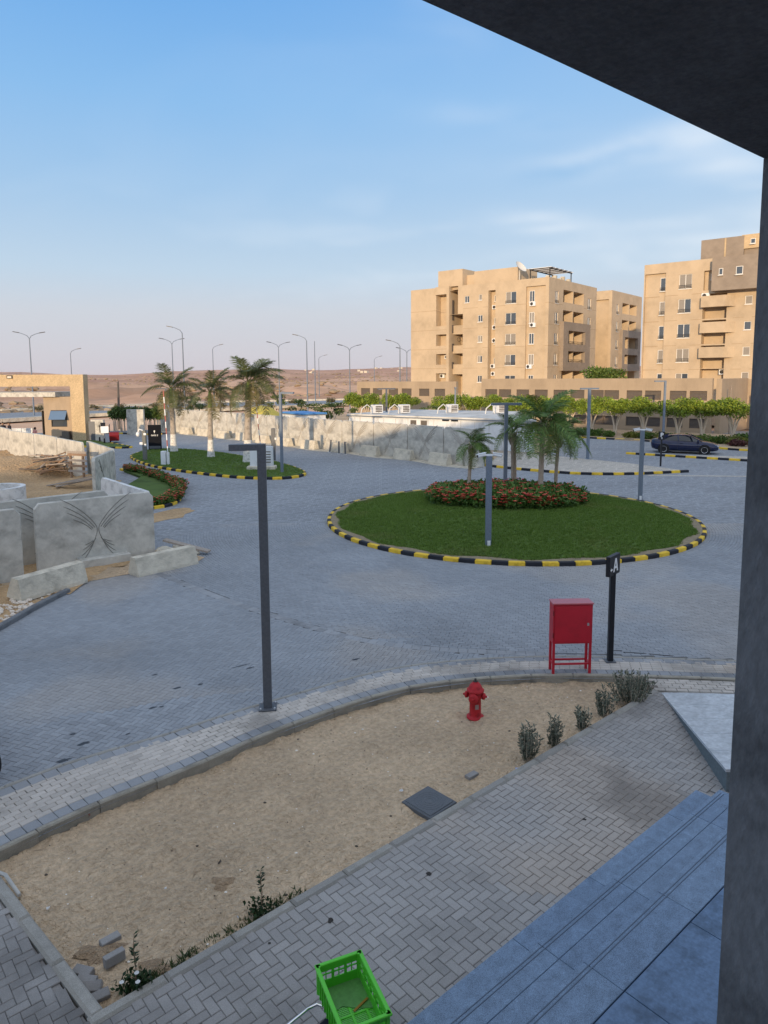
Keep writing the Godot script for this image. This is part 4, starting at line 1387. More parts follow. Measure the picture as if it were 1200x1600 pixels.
func gate() -> void:
	var o := thing("gate_portal", "pale tan gate portal with a deep beam over the entry, at the left edge", "gate", Vector3(-27.15, 0, -64.0))
	var b := MB.new()
	b.box(Vector3(-0.62, 2.52, -0.5), Vector3(1.22, 5.06, 1.0))
	put("pier", b, M.wall_gate, o)
	b = MB.new()
	b.box(Vector3(-10.0, 5.58, -0.5), Vector3(20.0, 1.06, 1.004))
	put("beam", b, M.wall_gate, o)
	b = MB.new()
	b.box(Vector3(-19.3, 2.52, -0.5), Vector3(1.3, 5.06, 1.0))
	put("pier", b, M.wall_gate, o)
	b = MB.new()
	b.box(Vector3(-6.6, 5.92, 0.04), Vector3(0.5, 0.3, 0.1))
	put("beam_light", b, M.black, o)
	b = MB.new()
	b.box(Vector3(-6.6, 5.90, 0.095), Vector3(0.36, 0.17, 0.02))
	put("beam_light_lens", b, M.stone, o)
	var g := thing("guard_house", "small tan guard house under the gate with awning window and flat canopy", "guard house", Vector3(-28.0, 0, -64.6))
	b = MB.new()
	b.facade(Vector3(-3.1, 0, 0.1), Vector3.RIGHT, Vector3(0, 0, 1), 2.75, 0, 4.1, [[0.62, 2.08, 1.35, 2.88, 0.12]])
	b.facade(Vector3(-3.1, 0, 0.1), Vector3(-0.36, 0, -0.93), Vector3(-0.93, 0, 0.36), 2.6, 0, 4.1, [[0.9, 2.0, 0.0, 2.9, 0.15]])
	b.quad(Vector3(-3.1, 4.1, 0.1), Vector3(-4.04, 4.1, -2.3), Vector3(-0.3, 4.1, -2.3), Vector3(-0.3, 4.1, 0.1))
	put("wall", b, M.wall_podium, g)
	b = MB.new()
	b.box(Vector3(-6.0, 4.32, -1.2), Vector3(8.5, 0.42, 3.6))
	put("canopy", b, M.concrete, g)
	b = MB.new()
	for s in [[-2.44, 2.1, 0.06, 1.5], [-1.06, 2.1, 0.06, 1.5]]:
		b.box(Vector3(s[0], s[1], 0.04), Vector3(s[2], s[3], 0.08))
	b.box(Vector3(-1.75, 2.84, 0.04), Vector3(1.3, 0.06, 0.08)); b.box(Vector3(-1.75, 1.38, 0.04), Vector3(1.3, 0.06, 0.08))
	var win := put("window", b, M.rail_dark, g)
	b = MB.new()
	b.box(Vector3(-1.75, 2.1, 0.01), Vector3(1.3, 1.4, 0.02))
	put("pane", b, M.glass, win)
	b = MB.new()
	b.box(Vector3(-1.75, 2.42, 0.34), Vector3(1.5, 0.04, 0.95), Basis(Vector3.RIGHT, 0.95))
	put("awning_sash", b, mat(Color(0.10, 0.17, 0.28), 0.12, {"spec": 0.8}), g)
	b = MB.new()
	b.box(Vector3(-3.52, 1.4, -1.2), Vector3(0.08, 2.8, 1.0), rot(-21))
	put("door", b, M.rail_dark, g)
	b = MB.new()
	b.box(Vector3(-0.95, 0.5, 0.55), Vector3(0.62, 0.95, 0.5))
	b.box(Vector3(-1.35, 0.3, 0.55), Vector3(0.3, 0.5, 0.4))
	put("cooler_cabinet", b, M.louvre, g)
	var w := thing("side_wall", "low grey concrete wall stub with a metal door beside the gate pier", "wall", Vector3(-26.3, 0, -64.3))
	b = MB.new()
	b.box(Vector3(0.15, 1.0, 0), Vector3(1.15, 2.0, 0.3))
	put("wall", b, M.concrete, w)
	b = MB.new()
	b.box(Vector3(-0.35, 0.95, 0.16), Vector3(0.55, 1.8, 0.05))
	put("door", b, M.pole_grey, w)
	w = thing("boundary_post", "tall grey concrete wall end between the gate and the young trees", "wall", Vector3(-25.6, 0, -71.5))
	b = MB.new()
	b.box(Vector3(0.4, 1.3, 0), Vector3(1.7, 2.6, 0.4))
	put("wall", b, M.concrete, w)
	# lawn by the gate
	b = MB.new()
	b.floor_poly(V2([-30.5, -62.6, -27.8, -60.2, -23.5, -58.3, -21.7, -57.9, -21.3, -58.6, -24.5, -62.0, -26.5, -64.2, -29.5, -64.2]), 0.13, 0.2)
	ground("gate_lawn", b, M.grass_base)
	var k := holder("gate_lawn_kerb")
	kerb_run(k, Track.new(knots([-30.6, -62.5, -27.8, -60.1, -23.5, -58.2, -21.6, -57.8, -21.2, -58.6, -24.4, -62.1])), "kerb_block", 0.55, 0.14, -0.05, 0.14, [M.kerb_yellow, M.kerb_black])
	b = MB.new()
	b.floor_poly(V2([-40, -60.8, -30.1, -60.8, -30.1, -63.6, -40, -63.6]), 0.2, 0.3)
	ground("gate_pavement", b, M.concrete)
	var rb := thing("road_barrier", "low pale grey barrier wall behind the people at the gate", "barrier", Vector3(-35.2, 0, -65.2))
	for i in 4:
		b = MB.new()
		b.box(Vector3(-1.0 + i * 1.05, 0.6, 0), Vector3(1.0, 1.2, 0.2), Basis(), 0.03)
		put("segment", b, M.white_concrete, rb)
	# people by the gate
	person(Vector3(-33.75, 0.2, -62.3), 20, M.cloth_dark, M.cloth_dark, "person in dark clothes at the left edge by the gate", 0)
	person(Vector3(-33.0, 0.2, -62.0), -35, M.cloth_dark, M.cloth_grey, "person in dark clothes standing beside another, right of the pair by the gate", 1)
	person(Vector3(-30.7, 0.2, -61.8), 160, M.cloth_pink, M.cloth_grey, "person in a pink shirt sitting in front of the guard house door", 2)
	# three-wheeler beside the gate
	var t := thing("motor_rickshaw", "dark red three-wheeler with white windscreen parked beside the gate wall", "three-wheeler", Vector3(-24.9, 0, -62.6), deg_to_rad(20))
	b = MB.new()
	b.plate(PackedVector2Array([Vector2(-1.1, 0.25), Vector2(0.9, 0.25), Vector2(1.15, 0.75), Vector2(0.95, 1.0), Vector2(0.2, 0.8), Vector2(-0.4, 0.95), Vector2(-1.1, 0.95)]), Vector3(0.4, 0, 0), Vector3(0, 0, 1), Vector3.UP, 0.8, 0.04)
	put("body", b, M.red_dark, t)
	b = MB.new()
	b.box(Vector3(0.05, 1.25, 0.75), Vector3(0.62, 0.62, 0.04), Basis(Vector3.RIGHT, -0.35))
	put("windscreen", b, M.paper, t)
	b = MB.new()
	b.tube([Vector3(-0.4, 1.55, 0.55), Vector3(-0.42, 1.62, -0.9), Vector3(-0.4, 0.9, -1.0)], [0.035], 6)
	b.tube([Vector3(0.4, 1.55, 0.55), Vector3(0.42, 1.62, -0.9), Vector3(0.4, 0.9, -1.0)], [0.035], 6)
	b.box(Vector3(-0.1, 1.66, 0.0), Vector3(0.4, 0.36, 0.35))
	put("roof_frame", b, M.black, t)
	for p in [[0.0, 1.1], [-0.45, -0.75], [0.45, -0.75]]:
		b = MB.new()
		b.lathe(Vector3(p[0], 0.26, p[1]), [Vector2(0.14, -0.06), Vector2(0.25, -0.06), Vector2(0.27, 0), Vector2(0.25, 0.06), Vector2(0.14, 0.06)], 14, Basis(Vector3.UP, Vector3.RIGHT, Vector3.BACK))
		put("wheel", b, M.rubber, t)

# a clothed figure as one surface: rounded, tapering limbs joined at the joints by a smooth union and meshed as surface nets
func person(at: Vector3, facing: float, top: Material, legs: Material, label: String, pose: int) -> void:
	var o := thing("person", label, "person", at, deg_to_rad(facing), "people at the gate")
	var J := {}
	var sit := pose == 2
	var hip := 0.52 if sit else 0.94
	J.pelvis = Vector3(0, hip, 0); J.chest = Vector3(0, hip + 0.40, 0.02 if not sit else 0.06); J.neck = Vector3(0, hip + 0.55, 0.02)
	J.head = Vector3(0, hip + 0.68, 0.04)
	var bones := [[J.pelvis, J.chest, 0.135, 0.15], [J.chest, J.neck, 0.13, 0.055], [J.neck, J.head, 0.055, 0.10], [J.head, J.head + Vector3(0, 0.05, 0.0), 0.10, 0.095]]
	for s in [-1.0, 1.0]:
		var sh := Vector3(0.17 * s, hip + 0.47, 0.01)
		var el := Vector3(0.24 * s, hip + 0.20, -0.02) if pose != 1 or s < 0 else Vector3(0.26 * s, hip + 0.24, 0.10)
		var ha := Vector3(0.22 * s, hip - 0.06, 0.06) if pose == 0 else (Vector3(0.14 * s, hip + 0.12, 0.30) if pose == 1 else Vector3(0.12 * s, hip + 0.06, 0.32))
		bones.append([Vector3(0.06 * s, hip + 0.44, 0.01), sh, 0.09, 0.065])
		bones.append([sh, el, 0.06, 0.045]); bones.append([el, ha, 0.045, 0.03]); bones.append([ha, ha + (ha - el).normalized() * 0.12, 0.035, 0.025])
		var hp := Vector3(0.09 * s, hip - 0.02, 0)
		var kn := Vector3(0.11 * s, 0.50, 0.03) if not sit else Vector3(0.13 * s, 0.50, 0.42)
		var an := Vector3(0.12 * s, 0.09, -0.02) if not sit else Vector3(0.13 * s, 0.09, 0.36)
		bones.append([hp, kn, 0.095, 0.06]); bones.append([kn, an, 0.06, 0.04]); bones.append([an, an + Vector3(0.01 * s, -0.045, 0.17), 0.045, 0.035])
	var field := func(p: Vector3) -> float:
		var d := 9.0
		for bn in bones:
			var a: Vector3 = bn[0]
			var c: Vector3 = bn[1]
			var t: float = clampf((p - a).dot(c - a) / maxf((c - a).length_squared(), 1e-6), 0.0, 1.0)
			var e: float = p.distance_to(a.lerp(c, t)) - lerpf(bn[2], bn[3], t)
			var h := clampf(0.5 + 0.5 * (d - e) / 0.035, 0.0, 1.0)
			d = lerpf(d, e, h) - 0.035 * h * (1.0 - h)
		return d
	var mesh := surface_net(field, Vector3(-0.42, 0.0, -0.3), Vector3(0.42, hip + 0.86, 0.62 if sit else 0.42), 0.045)
	# one body mesh; clothing colours go by height
	var cols := PackedColorArray()
	var arr := mesh.surface_get_arrays(0)
	for p in arr[Mesh.ARRAY_VERTEX]:
		var c: Color = (top as StandardMaterial3D).albedo_color.srgb_to_linear()
		if p.y < hip - 0.02: c = (legs as StandardMaterial3D).albedo_color.srgb_to_linear()
		if p.y > hip + 0.56: c = Color(0.33, 0.20, 0.13)
		if p.y > hip + 0.72 or (p.y > hip + 0.62 and p.z < 0.0): c = Color(0.012, 0.011, 0.010)
		if p.y < 0.08: c = Color(0.02, 0.02, 0.02)
		cols.append(c)
	arr[Mesh.ARRAY_COLOR] = cols
	var m2 := ArrayMesh.new()
	m2.add_surface_from_arrays(Mesh.PRIMITIVE_TRIANGLES, arr)
	if not M.has("body"): M.body = mat(Color(1, 1, 1), 0.85, {"vc": true})
	put("body", m2, M.body, o)
	if sit:
		var st := thing("stool", "small dark stool under the person in the pink shirt", "stool", at, deg_to_rad(facing))
		var b := MB.new()
		b.box(Vector3(0, 0.36, 0.02), Vector3(0.36, 0.05, 0.36))
		put("seat", b, M.black, st)
		for x in [-0.14, 0.14]:
			for z in [-0.12, 0.16]:
				b = MB.new()
				b.box(Vector3(x, 0.168, z), Vector3(0.04, 0.335, 0.04))
				put("leg", b, M.black, st)

func surface_net(f: Callable, lo: Vector3, hi: Vector3, cell: float) -> ArrayMesh:
	var n := Vector3i(((hi - lo) / cell).ceil())
	var val := {}
	for x in n.x + 1:
		for y in n.y + 1:
			for z in n.z + 1:
				val[Vector3i(x, y, z)] = f.call(lo + Vector3(x, y, z) * cell)
	var vert := {}
	var pts := PackedVector3Array()
	var E := [[0, 1], [0, 2], [0, 4], [1, 3], [1, 5], [2, 3], [2, 6], [3, 7], [4, 5], [4, 6], [5, 7], [6, 7]]
	for x in n.x:
		for y in n.y:
			for z in n.z:
				var c: Array[float] = []
				var neg := 0
				for k in 8:
					var v: float = val[Vector3i(x + (k & 1), y + (k >> 1 & 1), z + (k >> 2))]
					c.append(v)
					if v < 0.0: neg += 1
				if neg == 0 or neg == 8: continue
				var sum := Vector3.ZERO
				var m := 0
				for e in E:
					if (c[e[0]] < 0.0) != (c[e[1]] < 0.0):
						var t := c[e[0]] / (c[e[0]] - c[e[1]])
						sum += Vector3(e[0] & 1, e[0] >> 1 & 1, e[0] >> 2).lerp(Vector3(e[1] & 1, e[1] >> 1 & 1, e[1] >> 2), t)
						m += 1
				vert[Vector3i(x, y, z)] = pts.size()
				pts.append(lo + (Vector3(x, y, z) + sum / m) * cell)
	var idx := PackedInt32Array()
	var ax := [Vector3i(1, 0, 0), Vector3i(0, 1, 0), Vector3i(0, 0, 1)]
	for p in vert:
		for a in 3:
			var d: Vector3i = ax[a]
			var u: Vector3i = ax[(a + 1) % 3]
			var w: Vector3i = ax[(a + 2) % 3]
			var v0: float = val[p]
			var v1: float = val[p + d]
			if (v0 < 0.0) == (v1 < 0.0): continue
			if not (vert.has(p - u) and vert.has(p - w) and vert.has(p - u - w)): continue
			var q := [vert[p], vert[p - u], vert[p - u - w], vert[p - w]]
			if v0 < 0.0:
				idx.append_array([q[0], q[1], q[2], q[0], q[2], q[3]])
			else:
				idx.append_array([q[0], q[2], q[1], q[0], q[3], q[2]])
	var st := SurfaceTool.new()
	st.begin(Mesh.PRIMITIVE_TRIANGLES)
	st.set_smooth_group(0)
	for i in idx: st.add_vertex(pts[i])
	st.generate_normals()
	st.index()
	return st.commit()

const ORDER := ["first", "second", "third", "fourth", "fifth", "sixth", "seventh", "eighth", "ninth", "tenth", "eleventh", "twelfth", "thirteenth", "fourteenth", "fifteenth", "sixteenth", "seventeenth", "eighteenth", "nineteenth", "twentieth"]

# ---------------------------------------------------------------- plants
func leaf_cloud(b: MB, n: int, size: float, where: Callable, c0: Color, c1: Color, up := 0.35) -> void:
	b.flat()
	for i in n:
		var p: Vector3 = where.call()
		var d := Vector3(rng.randfn(), rng.randfn() + up, rng.randfn()).normalized()
		var e := d.cross(Vector3(rng.randfn(), rng.randfn(), rng.randfn())).normalized()
		var s := size * rng.randf_range(0.6, 1.25)
		b.col = c0.lerp(c1, rng.randf())
		var w := e * s * 0.32
		b.quad(p, p + d * s * 0.5 + w, p + d * s, p + d * s * 0.5 - w)

func in_ball(r: Vector3, c: Vector3, shell := 0.5) -> Vector3:
	var d := Vector3(rng.randfn(), rng.randfn(), rng.randfn()).normalized()
	return c + d * r * lerpf(shell, 1.0, sqrt(rng.randf()))

func frond(l: float, droop: float, n: int, leaf: float, w: float, c0: Color, c1: Color, hang := 0.5, brown := 0.0) -> ArrayMesh:
	# a feather leaf growing along +x, arching down
	var b := MB.new()
	var at := func(t: float) -> Vector3: return Vector3(l * (t - 0.22 * droop * t * t), l * (0.18 * t - droop * 0.62 * t * t), 0)
	b.col = c0.lerp(Color(0.22, 0.17, 0.07), 0.4 + brown * 0.5)
	var pts := []
	var rad := []
	for i in 8:
		pts.append(at.call(i / 7.0))
		rad.append(lerpf(0.026, 0.006, i / 7.0))
	b.tube(pts, rad, 4)
	b.flat()
	for i in n:
		var t := lerpf(0.16, 1.0, (i + rng.randf() * 0.6) / n)
		var p: Vector3 = at.call(t)
		var along: Vector3 = (at.call(minf(t + 0.02, 1.0)) - at.call(t - 0.02)).normalized()
		var k := leaf * (0.45 + 0.75 * sin(PI * clampf(t * 0.86 + 0.12, 0.0, 1.0))) * rng.randf_range(0.8, 1.15)
		for s in [-1.0, 1.0]:
			var out := (along * rng.randf_range(0.45, 0.8) + Vector3(0, rng.randf_range(0.0, 0.45), s)).normalized()
			var mid := p + out * k * 0.5
			var tip := mid + (out + Vector3(0, -hang * rng.randf_range(0.6, 1.6), 0)).normalized() * k * 0.55
			var side := along * w
			b.col = c0.lerp(c1, rng.randf()).lerp(Color(0.30, 0.22, 0.11), brown * rng.randf_range(0.4, 1.0))
			b.quad(p - side * 0.5, p + side * 0.5, mid + side * 0.55, mid - side * 0.55)
			b.tri(mid - side * 0.55, mid + side * 0.55, tip)
	return b.done()

func palm(label: String, at: Vector3, h: float, r0: float, r1: float, fronds: Array, n: int, size: float, lean: Vector3, kind: int, wind := Vector3.ZERO, seed_ := 1) -> Node3D:
	var o := thing("palm_tree", label, "palm tree", at, 0.0, ["palms on the roundabout", "royal palms on the entrance median"][kind])
	rng.seed = 100 + seed_
	var b := MB.new()
	var pts := []
	var rad := []
	var steps := 26 if kind == 0 else 14
	for i in steps + 1:
		var t := float(i) / steps
		pts.append(Vector3(lean.x * t * t, h * t, lean.z * t * t))
		if kind == 0:
			rad.append(lerpf(r0, r1, t) * (1.0 + (0.10 if i % 2 else -0.04)) * (1.25 if t < 0.06 else 1.0))
		else:
			rad.append(lerpf(r0 * 0.78, r1, smoothstep(0.0, 1.0, t)) + r0 * 0.32 * pow(1.0 - t, 6.0))
	var top: Vector3 = pts[steps]
	if kind == 0:
		b.tube(pts, rad, 9)
		put("trunk", b, M.trunk_palm, o)
		b = MB.new()
		b.tube([Vector3(0, 0.0, 0), Vector3(lean.x * 0.02, h * 0.14, 0)], [r0 * 1.32, r0 * 1.16], 9)
		put("painted_trunk_base", b, M.trunk_white, o)
		b = MB.new()   # old leaf bases under the crown
		for i in 14:
			var a := i * 2.4
			var y := -0.1 - 0.035 * i
			var d := Vector3(cos(a), 0, sin(a))
			b.bar(top + Vector3(0, y - 0.05, 0) + d * r1 * 0.9, top + Vector3(0, y + 0.28, 0) + d * (r1 + 0.12), 0.07, 0.03)
		put("leaf_base", b, M.trunk_palm, o)
	else:
		var cut := int(steps * 0.36)
		b.tube(pts.slice(0, cut + 1), rad.slice(0, cut + 1), 12)
		put("painted_trunk_base", b, M.trunk_white, o)
		b = MB.new()
		b.tube(pts.slice(cut), rad.slice(cut), 12)
		put("trunk", b, M.trunk_royal, o)
		b = MB.new()
		b.tube([top - Vector3(0, 0.02, 0), top + Vector3(lean.x * 0.05, 0.5, 0), top + Vector3(lean.x * 0.1, 1.0, 0), top + Vector3(lean.x * 0.1, 1.18, 0)], [r1 * 1.05, r1 * 0.95, r1 * 0.62, r1 * 0.35], 10)
		put("crownshaft", b, M.shaft_green, o)
		top += Vector3(lean.x * 0.1, 1.08, 0)
	for i in n:
		var a := i * 2.39996 + rng.randf_range(-0.25, 0.25)
		var t := float(i) / n       # 0 young and upright, 1 old and hanging
		var lift := lerpf(1.15, -0.75, t) + rng.randf_range(-0.15, 0.15)
		var d := Vector3(cos(a) * cos(lift), sin(lift), sin(a) * cos(lift)) + wind * rng.randf_range(0.6, 1.2)
		d = d.normalized()
		var x := d
		var z := x.cross(Vector3.UP).normalized()
		var y := z.cross(x)
		var m: Mesh = fronds[mini(fronds.size() - 1, int(t * fronds.size()))]
		var s := size * rng.randf_range(0.82, 1.12)
		put("frond", m, M.leaf, o, top + d * r1 * 0.4, Basis(x, y, z).scaled_local(Vector3.ONE * s).rotated(x.normalized(), rng.randf_range(-0.3, 0.3)))
	return o

func crown_mesh(seed_: int, size: Vector3, n: int, leaf: float, c0: Color, c1: Color, boxy := 0.0) -> ArrayMesh:
	rng.seed = seed_
	var b := MB.new()
	var lumps := []
	for i in 15:
		var p := Vector3(rng.randf_range(-1, 1), rng.randf_range(-0.8, 0.8), rng.randf_range(-1, 1))
		if boxy < 0.5 and p.length() > 1.0: p = p.normalized()
		lumps.append([p * size * 0.62, size * rng.randf_range(0.30, 0.52)])
	for l in lumps:
		var tone := rng.randf_range(0.75, 1.2)
		var f := func() -> Vector3: return in_ball(l[1], l[0], 0.35)
		leaf_cloud(b, n / 15, leaf, f, c0 * tone, c1 * tone)
	return b.done()

# ---------------------------------------------------------------- concrete panels with a winged relief
func relief(parent: Node3D, c: Vector2, s: float, o: Vector3, ux: Vector3, n: Vector3, m: Material, r := 0.012) -> void:
	# strokes of the wings: where each begins near the body and where it ends
	var strokes := [[0.06, 0.15, 1.06, 1.06], [0.085, 0.07, 0.98, 0.83], [0.15, 0.05, 0.88, 0.62], [0.19, 0.02, 0.72, 0.40], [0.06, -0.17, 0.50, -0.92], [0.08, -0.26, 0.52, -0.76], [0.12, -0.31, 0.48, -0.58], [0.17, -0.33, 0.42, -0.44], [0.06, 0.15, 0.06, -0.17]]
	for e in strokes:
		for side in [-1.0, 1.0]:
			var a := Vector2(e[0] * side, e[1])
			var z := Vector2(e[2] * side, e[3])
			var mid := Vector2(lerpf(a.x, z.x, 0.34), lerpf(a.y, z.y, 0.60))
			if e[2] < 0.1: mid = Vector2(-0.015 * side, 0.0)
			var pts := []
			for i in 9:
				var t := i / 8.0
				var q := a.lerp(mid, t).lerp(mid.lerp(z, t), t) * s + c
				pts.append(o + ux * q.x + Vector3.UP * q.y + n * 0.002)
			var b := MB.new()
			b.tube(pts, [r, r, r, r, r, r, r, r, r * 0.5], 5)
			put("relief_line", b, m, parent)

func panel(label: String, a: Vector3, z: Vector3, h: float, group: String, wing := 1, foot := true, th := 0.16, m: Material = null, y := 0.0) -> Node3D:
	# a standing panel from a to z, its decorated face to the right of the way from a to z as seen from above (towards the viewer)
	var o := thing("concrete_panel", label, "concrete panel", a, 0.0, group)
	var u := (z - a)
	u.y = 0.0
	var w := u.length()
	u = u.normalized()
	var n := Vector3.UP.cross(u) * -1.0
	n = u.cross(Vector3.UP)
	if m == null: m = M.concrete
	var b := MB.new()
	var k := 0.16
	b.plate(PackedVector2Array([Vector2(0.02, y), Vector2(w - 0.02, y), Vector2(w - 0.02, h - k), Vector2(w - k, h), Vector2(k, h), Vector2(0.02, h - k)]), Vector3.ZERO, u, Vector3.UP, th, 0.02)
	put("slab", b, m, o)
	if foot:
		b = MB.new()
		b.plate(PackedVector2Array([Vector2(0, 0), Vector2(0.42, 0), Vector2(0.42, 0.10), Vector2(0.06, 0.34), Vector2(0, 0.34)]), u * (w * 0.31) + n * 0.001, n, Vector3.UP, 0.0)
		b.box(u * (w * 0.53) + n * 0.17 + Vector3.UP * 0.15, Vector3(w * 0.42, 0.30, 0.33), Basis(u, Vector3.UP, n), 0.03)
		put("foot", b, m, o)
	if wing > 0:
		relief(o, Vector2(w * 0.5, h * 0.53), h / 2.12, Vector3.ZERO, u, n, M.groove_shade if wing == 1 else M.relief_shade, 0.012 if wing == 1 else 0.035)
	return o

func barrier_block(label: String, a: Vector3, z: Vector3, h: float, group: String, roll := 0.0) -> Node3D:
	var u := z - a
	u.y = 0.0
	var l := u.length()
	u = u.normalized()
	var o := thing("barrier_block", label, "concrete block", (a + z) * 0.5, 0.0, group)
	var b := MB.new()
	var n := u.cross(Vector3.UP)
	b.plate(PackedVector2Array([Vector2(-0.32, 0), Vector2(0.32, 0), Vector2(0.30, 0.1), Vector2(0.13, h), Vector2(-0.13, h), Vector2(-0.30, 0.1)]), u * l * 0.5, -n, Vector3.UP, l, 0.025)
	put("block", b, M.concrete_tan, o, Vector3.ZERO, Basis(u, roll))
	return o

func construction_corner() -> void:
	var G := "concrete panels round the building site"
	panel("large grey concrete panel with winged relief nearest the road, blocks at its foot", Vector3(-10.30, 0, -20.36), Vector3(-7.50, 0, -22.62), 2.12, G)
	panel("grey concrete panel standing just behind the large winged panel, its relief partly hidden", Vector3(-11.9, 0, -20.5), Vector3(-9.15, 0, -23.1), 2.10, G, 1, false)
	panel("dark weathered concrete panel cut off by the left frame edge", Vector3(-12.7, 0, -18.0), Vector3(-10.35, 0, -19.75), 2.12, G, 0, true)
	panel("short pale concrete panel end-on right behind the large winged panel", Vector3(-7.62, 0, -22.75), Vector3(-10.50, 0, -26.2), 2.10, G, 0, false, 0.16, M.white_concrete)
	panel("grey concrete panel with a few relief strokes beside the flower hedge", Vector3(-13.45, 0, -32.5), Vector3(-13.95, 0, -36.2), 2.1, G, 0, false)
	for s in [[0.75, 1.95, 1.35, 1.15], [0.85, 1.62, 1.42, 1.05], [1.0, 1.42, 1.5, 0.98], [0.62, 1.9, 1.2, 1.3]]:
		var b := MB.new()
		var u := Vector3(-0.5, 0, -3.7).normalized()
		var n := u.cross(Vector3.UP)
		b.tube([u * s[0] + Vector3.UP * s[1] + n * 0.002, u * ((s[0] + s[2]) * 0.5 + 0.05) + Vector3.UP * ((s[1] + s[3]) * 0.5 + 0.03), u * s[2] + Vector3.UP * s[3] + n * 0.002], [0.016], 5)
		put("relief_line", b, M.groove_shade, get_node("concrete_panel_004"))
	panel("grey concrete panel at the bend, its pale back facing the site", Vector3(-14.1, 0, -36.7), Vector3(-17.5, 0, -41.6), 2.1, G, 0, false)
	var rows := [[-17.4, -40.3, -20.3, -43.5], [-20.4, -43.6, -23.3, -46.7], [-23.45, -46.9, -26.7, -50.0], [-27.0, -50.6, -29.8, -54.0], [-29.9, -54.2, -32.6, -57.6]]
	for i in rows.size():
		var r: Array = rows[i]
		panel(["first panel of the stained row behind the scrap wood, nearest the bend", "second panel of the stained row behind the scrap wood, water-marked", "third panel of the stained row, beside a dark gap", "leaning panel of the stained row beyond the dark gap", "last panel of the stained row at the left frame edge"][i], Vector3(r[2], 0, r[3]), Vector3(r[0], 0, r[1]), 2.12 + 0.03 * (i % 2), G, 0, false)
	var B := "concrete blocks at the foot of the winged panel"
	barrier_block("tilted tan concrete block lying on pale stones at the kerb", Vector3(-9.62, 0.07, -17.75), Vector3(-8.66, 0.10, -19.55), 0.56, B, 0.10)
	barrier_block("tan concrete block at the right foot of the winged panel, beside rubble", Vector3(-7.38, 0, -20.16), Vector3(-6.02, 0, -21.66), 0.56, B, 0.03)
	# sandy ground of the site
	var n := FastNoiseLite.new()
	n.seed = 12
	n.frequency = 0.12
	n.fractal_octaves = 4
	var area := V2([-9.0, -14.0, -8.95, -15.8, -8.82, -17.3, -8.62, -18.45, -8.5, -20.5, -7.6, -22.5, -10.4, -26.4, -12.4, -29.5, -13.4, -32.4, -13.9, -36.6, -17.4, -40.4, -23.4, -46.8, -33.0, -58.0, -44, -58, -44, -14])
	var b := MB.new()
	b.smooth()
	var f := func(i: int, j: int) -> Vector3:
		var x := -44.0 + i * 0.45
		var z := -58.4 + j * 0.45
		var t := smoothstep(-20.0, -30.0, z)
		var h := 0.04 + 0.05 * n.get_noise_2d(x * 9.0, z * 9.0) + t * (0.25 + 0.35 * n.get_noise_2d(x, z) + 0.16 * n.get_noise_2d(x * 5.0, z * 5.0)) + 0.55 * exp(-(pow((x + 23.0) / 4.5, 2.0) + pow((z + 43.5) / 4.5, 2.0)))
		h -= 0.5 * exp(-pow((x * 0.6 + z * 0.35 + 25.3) / 0.8, 2.0)) * t
		return Vector3(x, maxf(h, 0.03), z)
	for i in 80:
		for j in 100:
			var c := Vector2(-44.0 + (i + 0.5) * 0.45, -58.4 + (j + 0.5) * 0.45)
			if Geometry2D.is_point_in_polygon(c, area):
				b.quad(f.call(i, j), f.call(i + 1, j), f.call(i + 1, j + 1), f.call(i, j + 1))
	ground("site_sand", b, M.orange_sand)
	b = MB.new()
	b.floor_poly(V2([-9.15, -12.0, -9.0, -15.8, -8.9, -17.3, -8.62, -18.6, -8.4, -19.6, -7.3, -20.5, -5.9, -21.6, -5.8, -22.2, -7.4, -23.4, -9.2, -22.0, -11.4, -20.2, -13.0, -17.5, -13.0, -12.0]), 0.032)
	ground("dusty_verge", b, M.sand)
	b = MB.new()
	var q := PackedVector2Array()
	for i in 16:
		var a := TAU * i / 16.0
		q.append(Vector2(-9.3, -29.2) + Vector2(cos(a) * 0.9, sin(a) * 2.2).rotated(0.35) * rng.randf_range(0.7, 1.15))
	b.floor_poly(q, 0.008)
	ground("spilled_sand", b, M.orange_sand)
	# grey kerb and pale stones
	var k := holder("site_kerb")
	kerb_run(k, Track.new(knots([-9.15, -12.0, -9.05, -14.2, -8.90, -15.9, -8.78, -17.3, -8.58, -18.55])), "kerb_stone", 0.5, 0.14, -0.1, 0.15, [mat(Color(0.235, 0.245, 0.26), 0.9, {"tex": "grit", "scale": 1.5, "detail": "stain", "dscale": 0.8})])
	var pm := pebble()
	rng.seed = 77
	for i in 240:
		var z := rng.randf_range(-14.6, -18.6)
		var x := lerpf(-9.0, -8.75, (z + 13.5) / -5.1) - 0.15 - rng.randf() * 0.85
		if z < -17.0: x = minf(x, -8.85)
		var sz := rng.randf_range(0.035, 0.078)
		var o := put("stone", pm, M.stone, self, Vector3(x, 0.05 + sz * 0.25, z), Basis.from_euler(Vector3(rng.randf() * 6, rng.randf() * 6, 0)).scaled(Vector3(sz, sz * 0.7, sz * 0.8)))
		tag(o, "pale angular stone lying in the strip along the grey kerb below the tilted block", "stone", "pale stones along the kerb")
	for p in [[-7.1, -22.3, 0.34], [-6.75, -22.5, 0.26], [-6.5, -22.75, 0.2], [-7.35, -22.9, 0.22], [-6.2, -22.6, 0.16], [-6.95, -23.1, 0.2]]:
		var o := put("rubble", pm, M.concrete_tan, self, Vector3(p[0], p[2] * 0.5, p[1]), Basis.from_euler(Vector3(p[0], p[1], 0)).scaled(Vector3(p[2], p[2] * 0.75, p[2])))
		tag(o, "rough lump of rubble behind the right-hand block at the winged panel", "rubble", "rubble behind the block")
	b = MB.new()
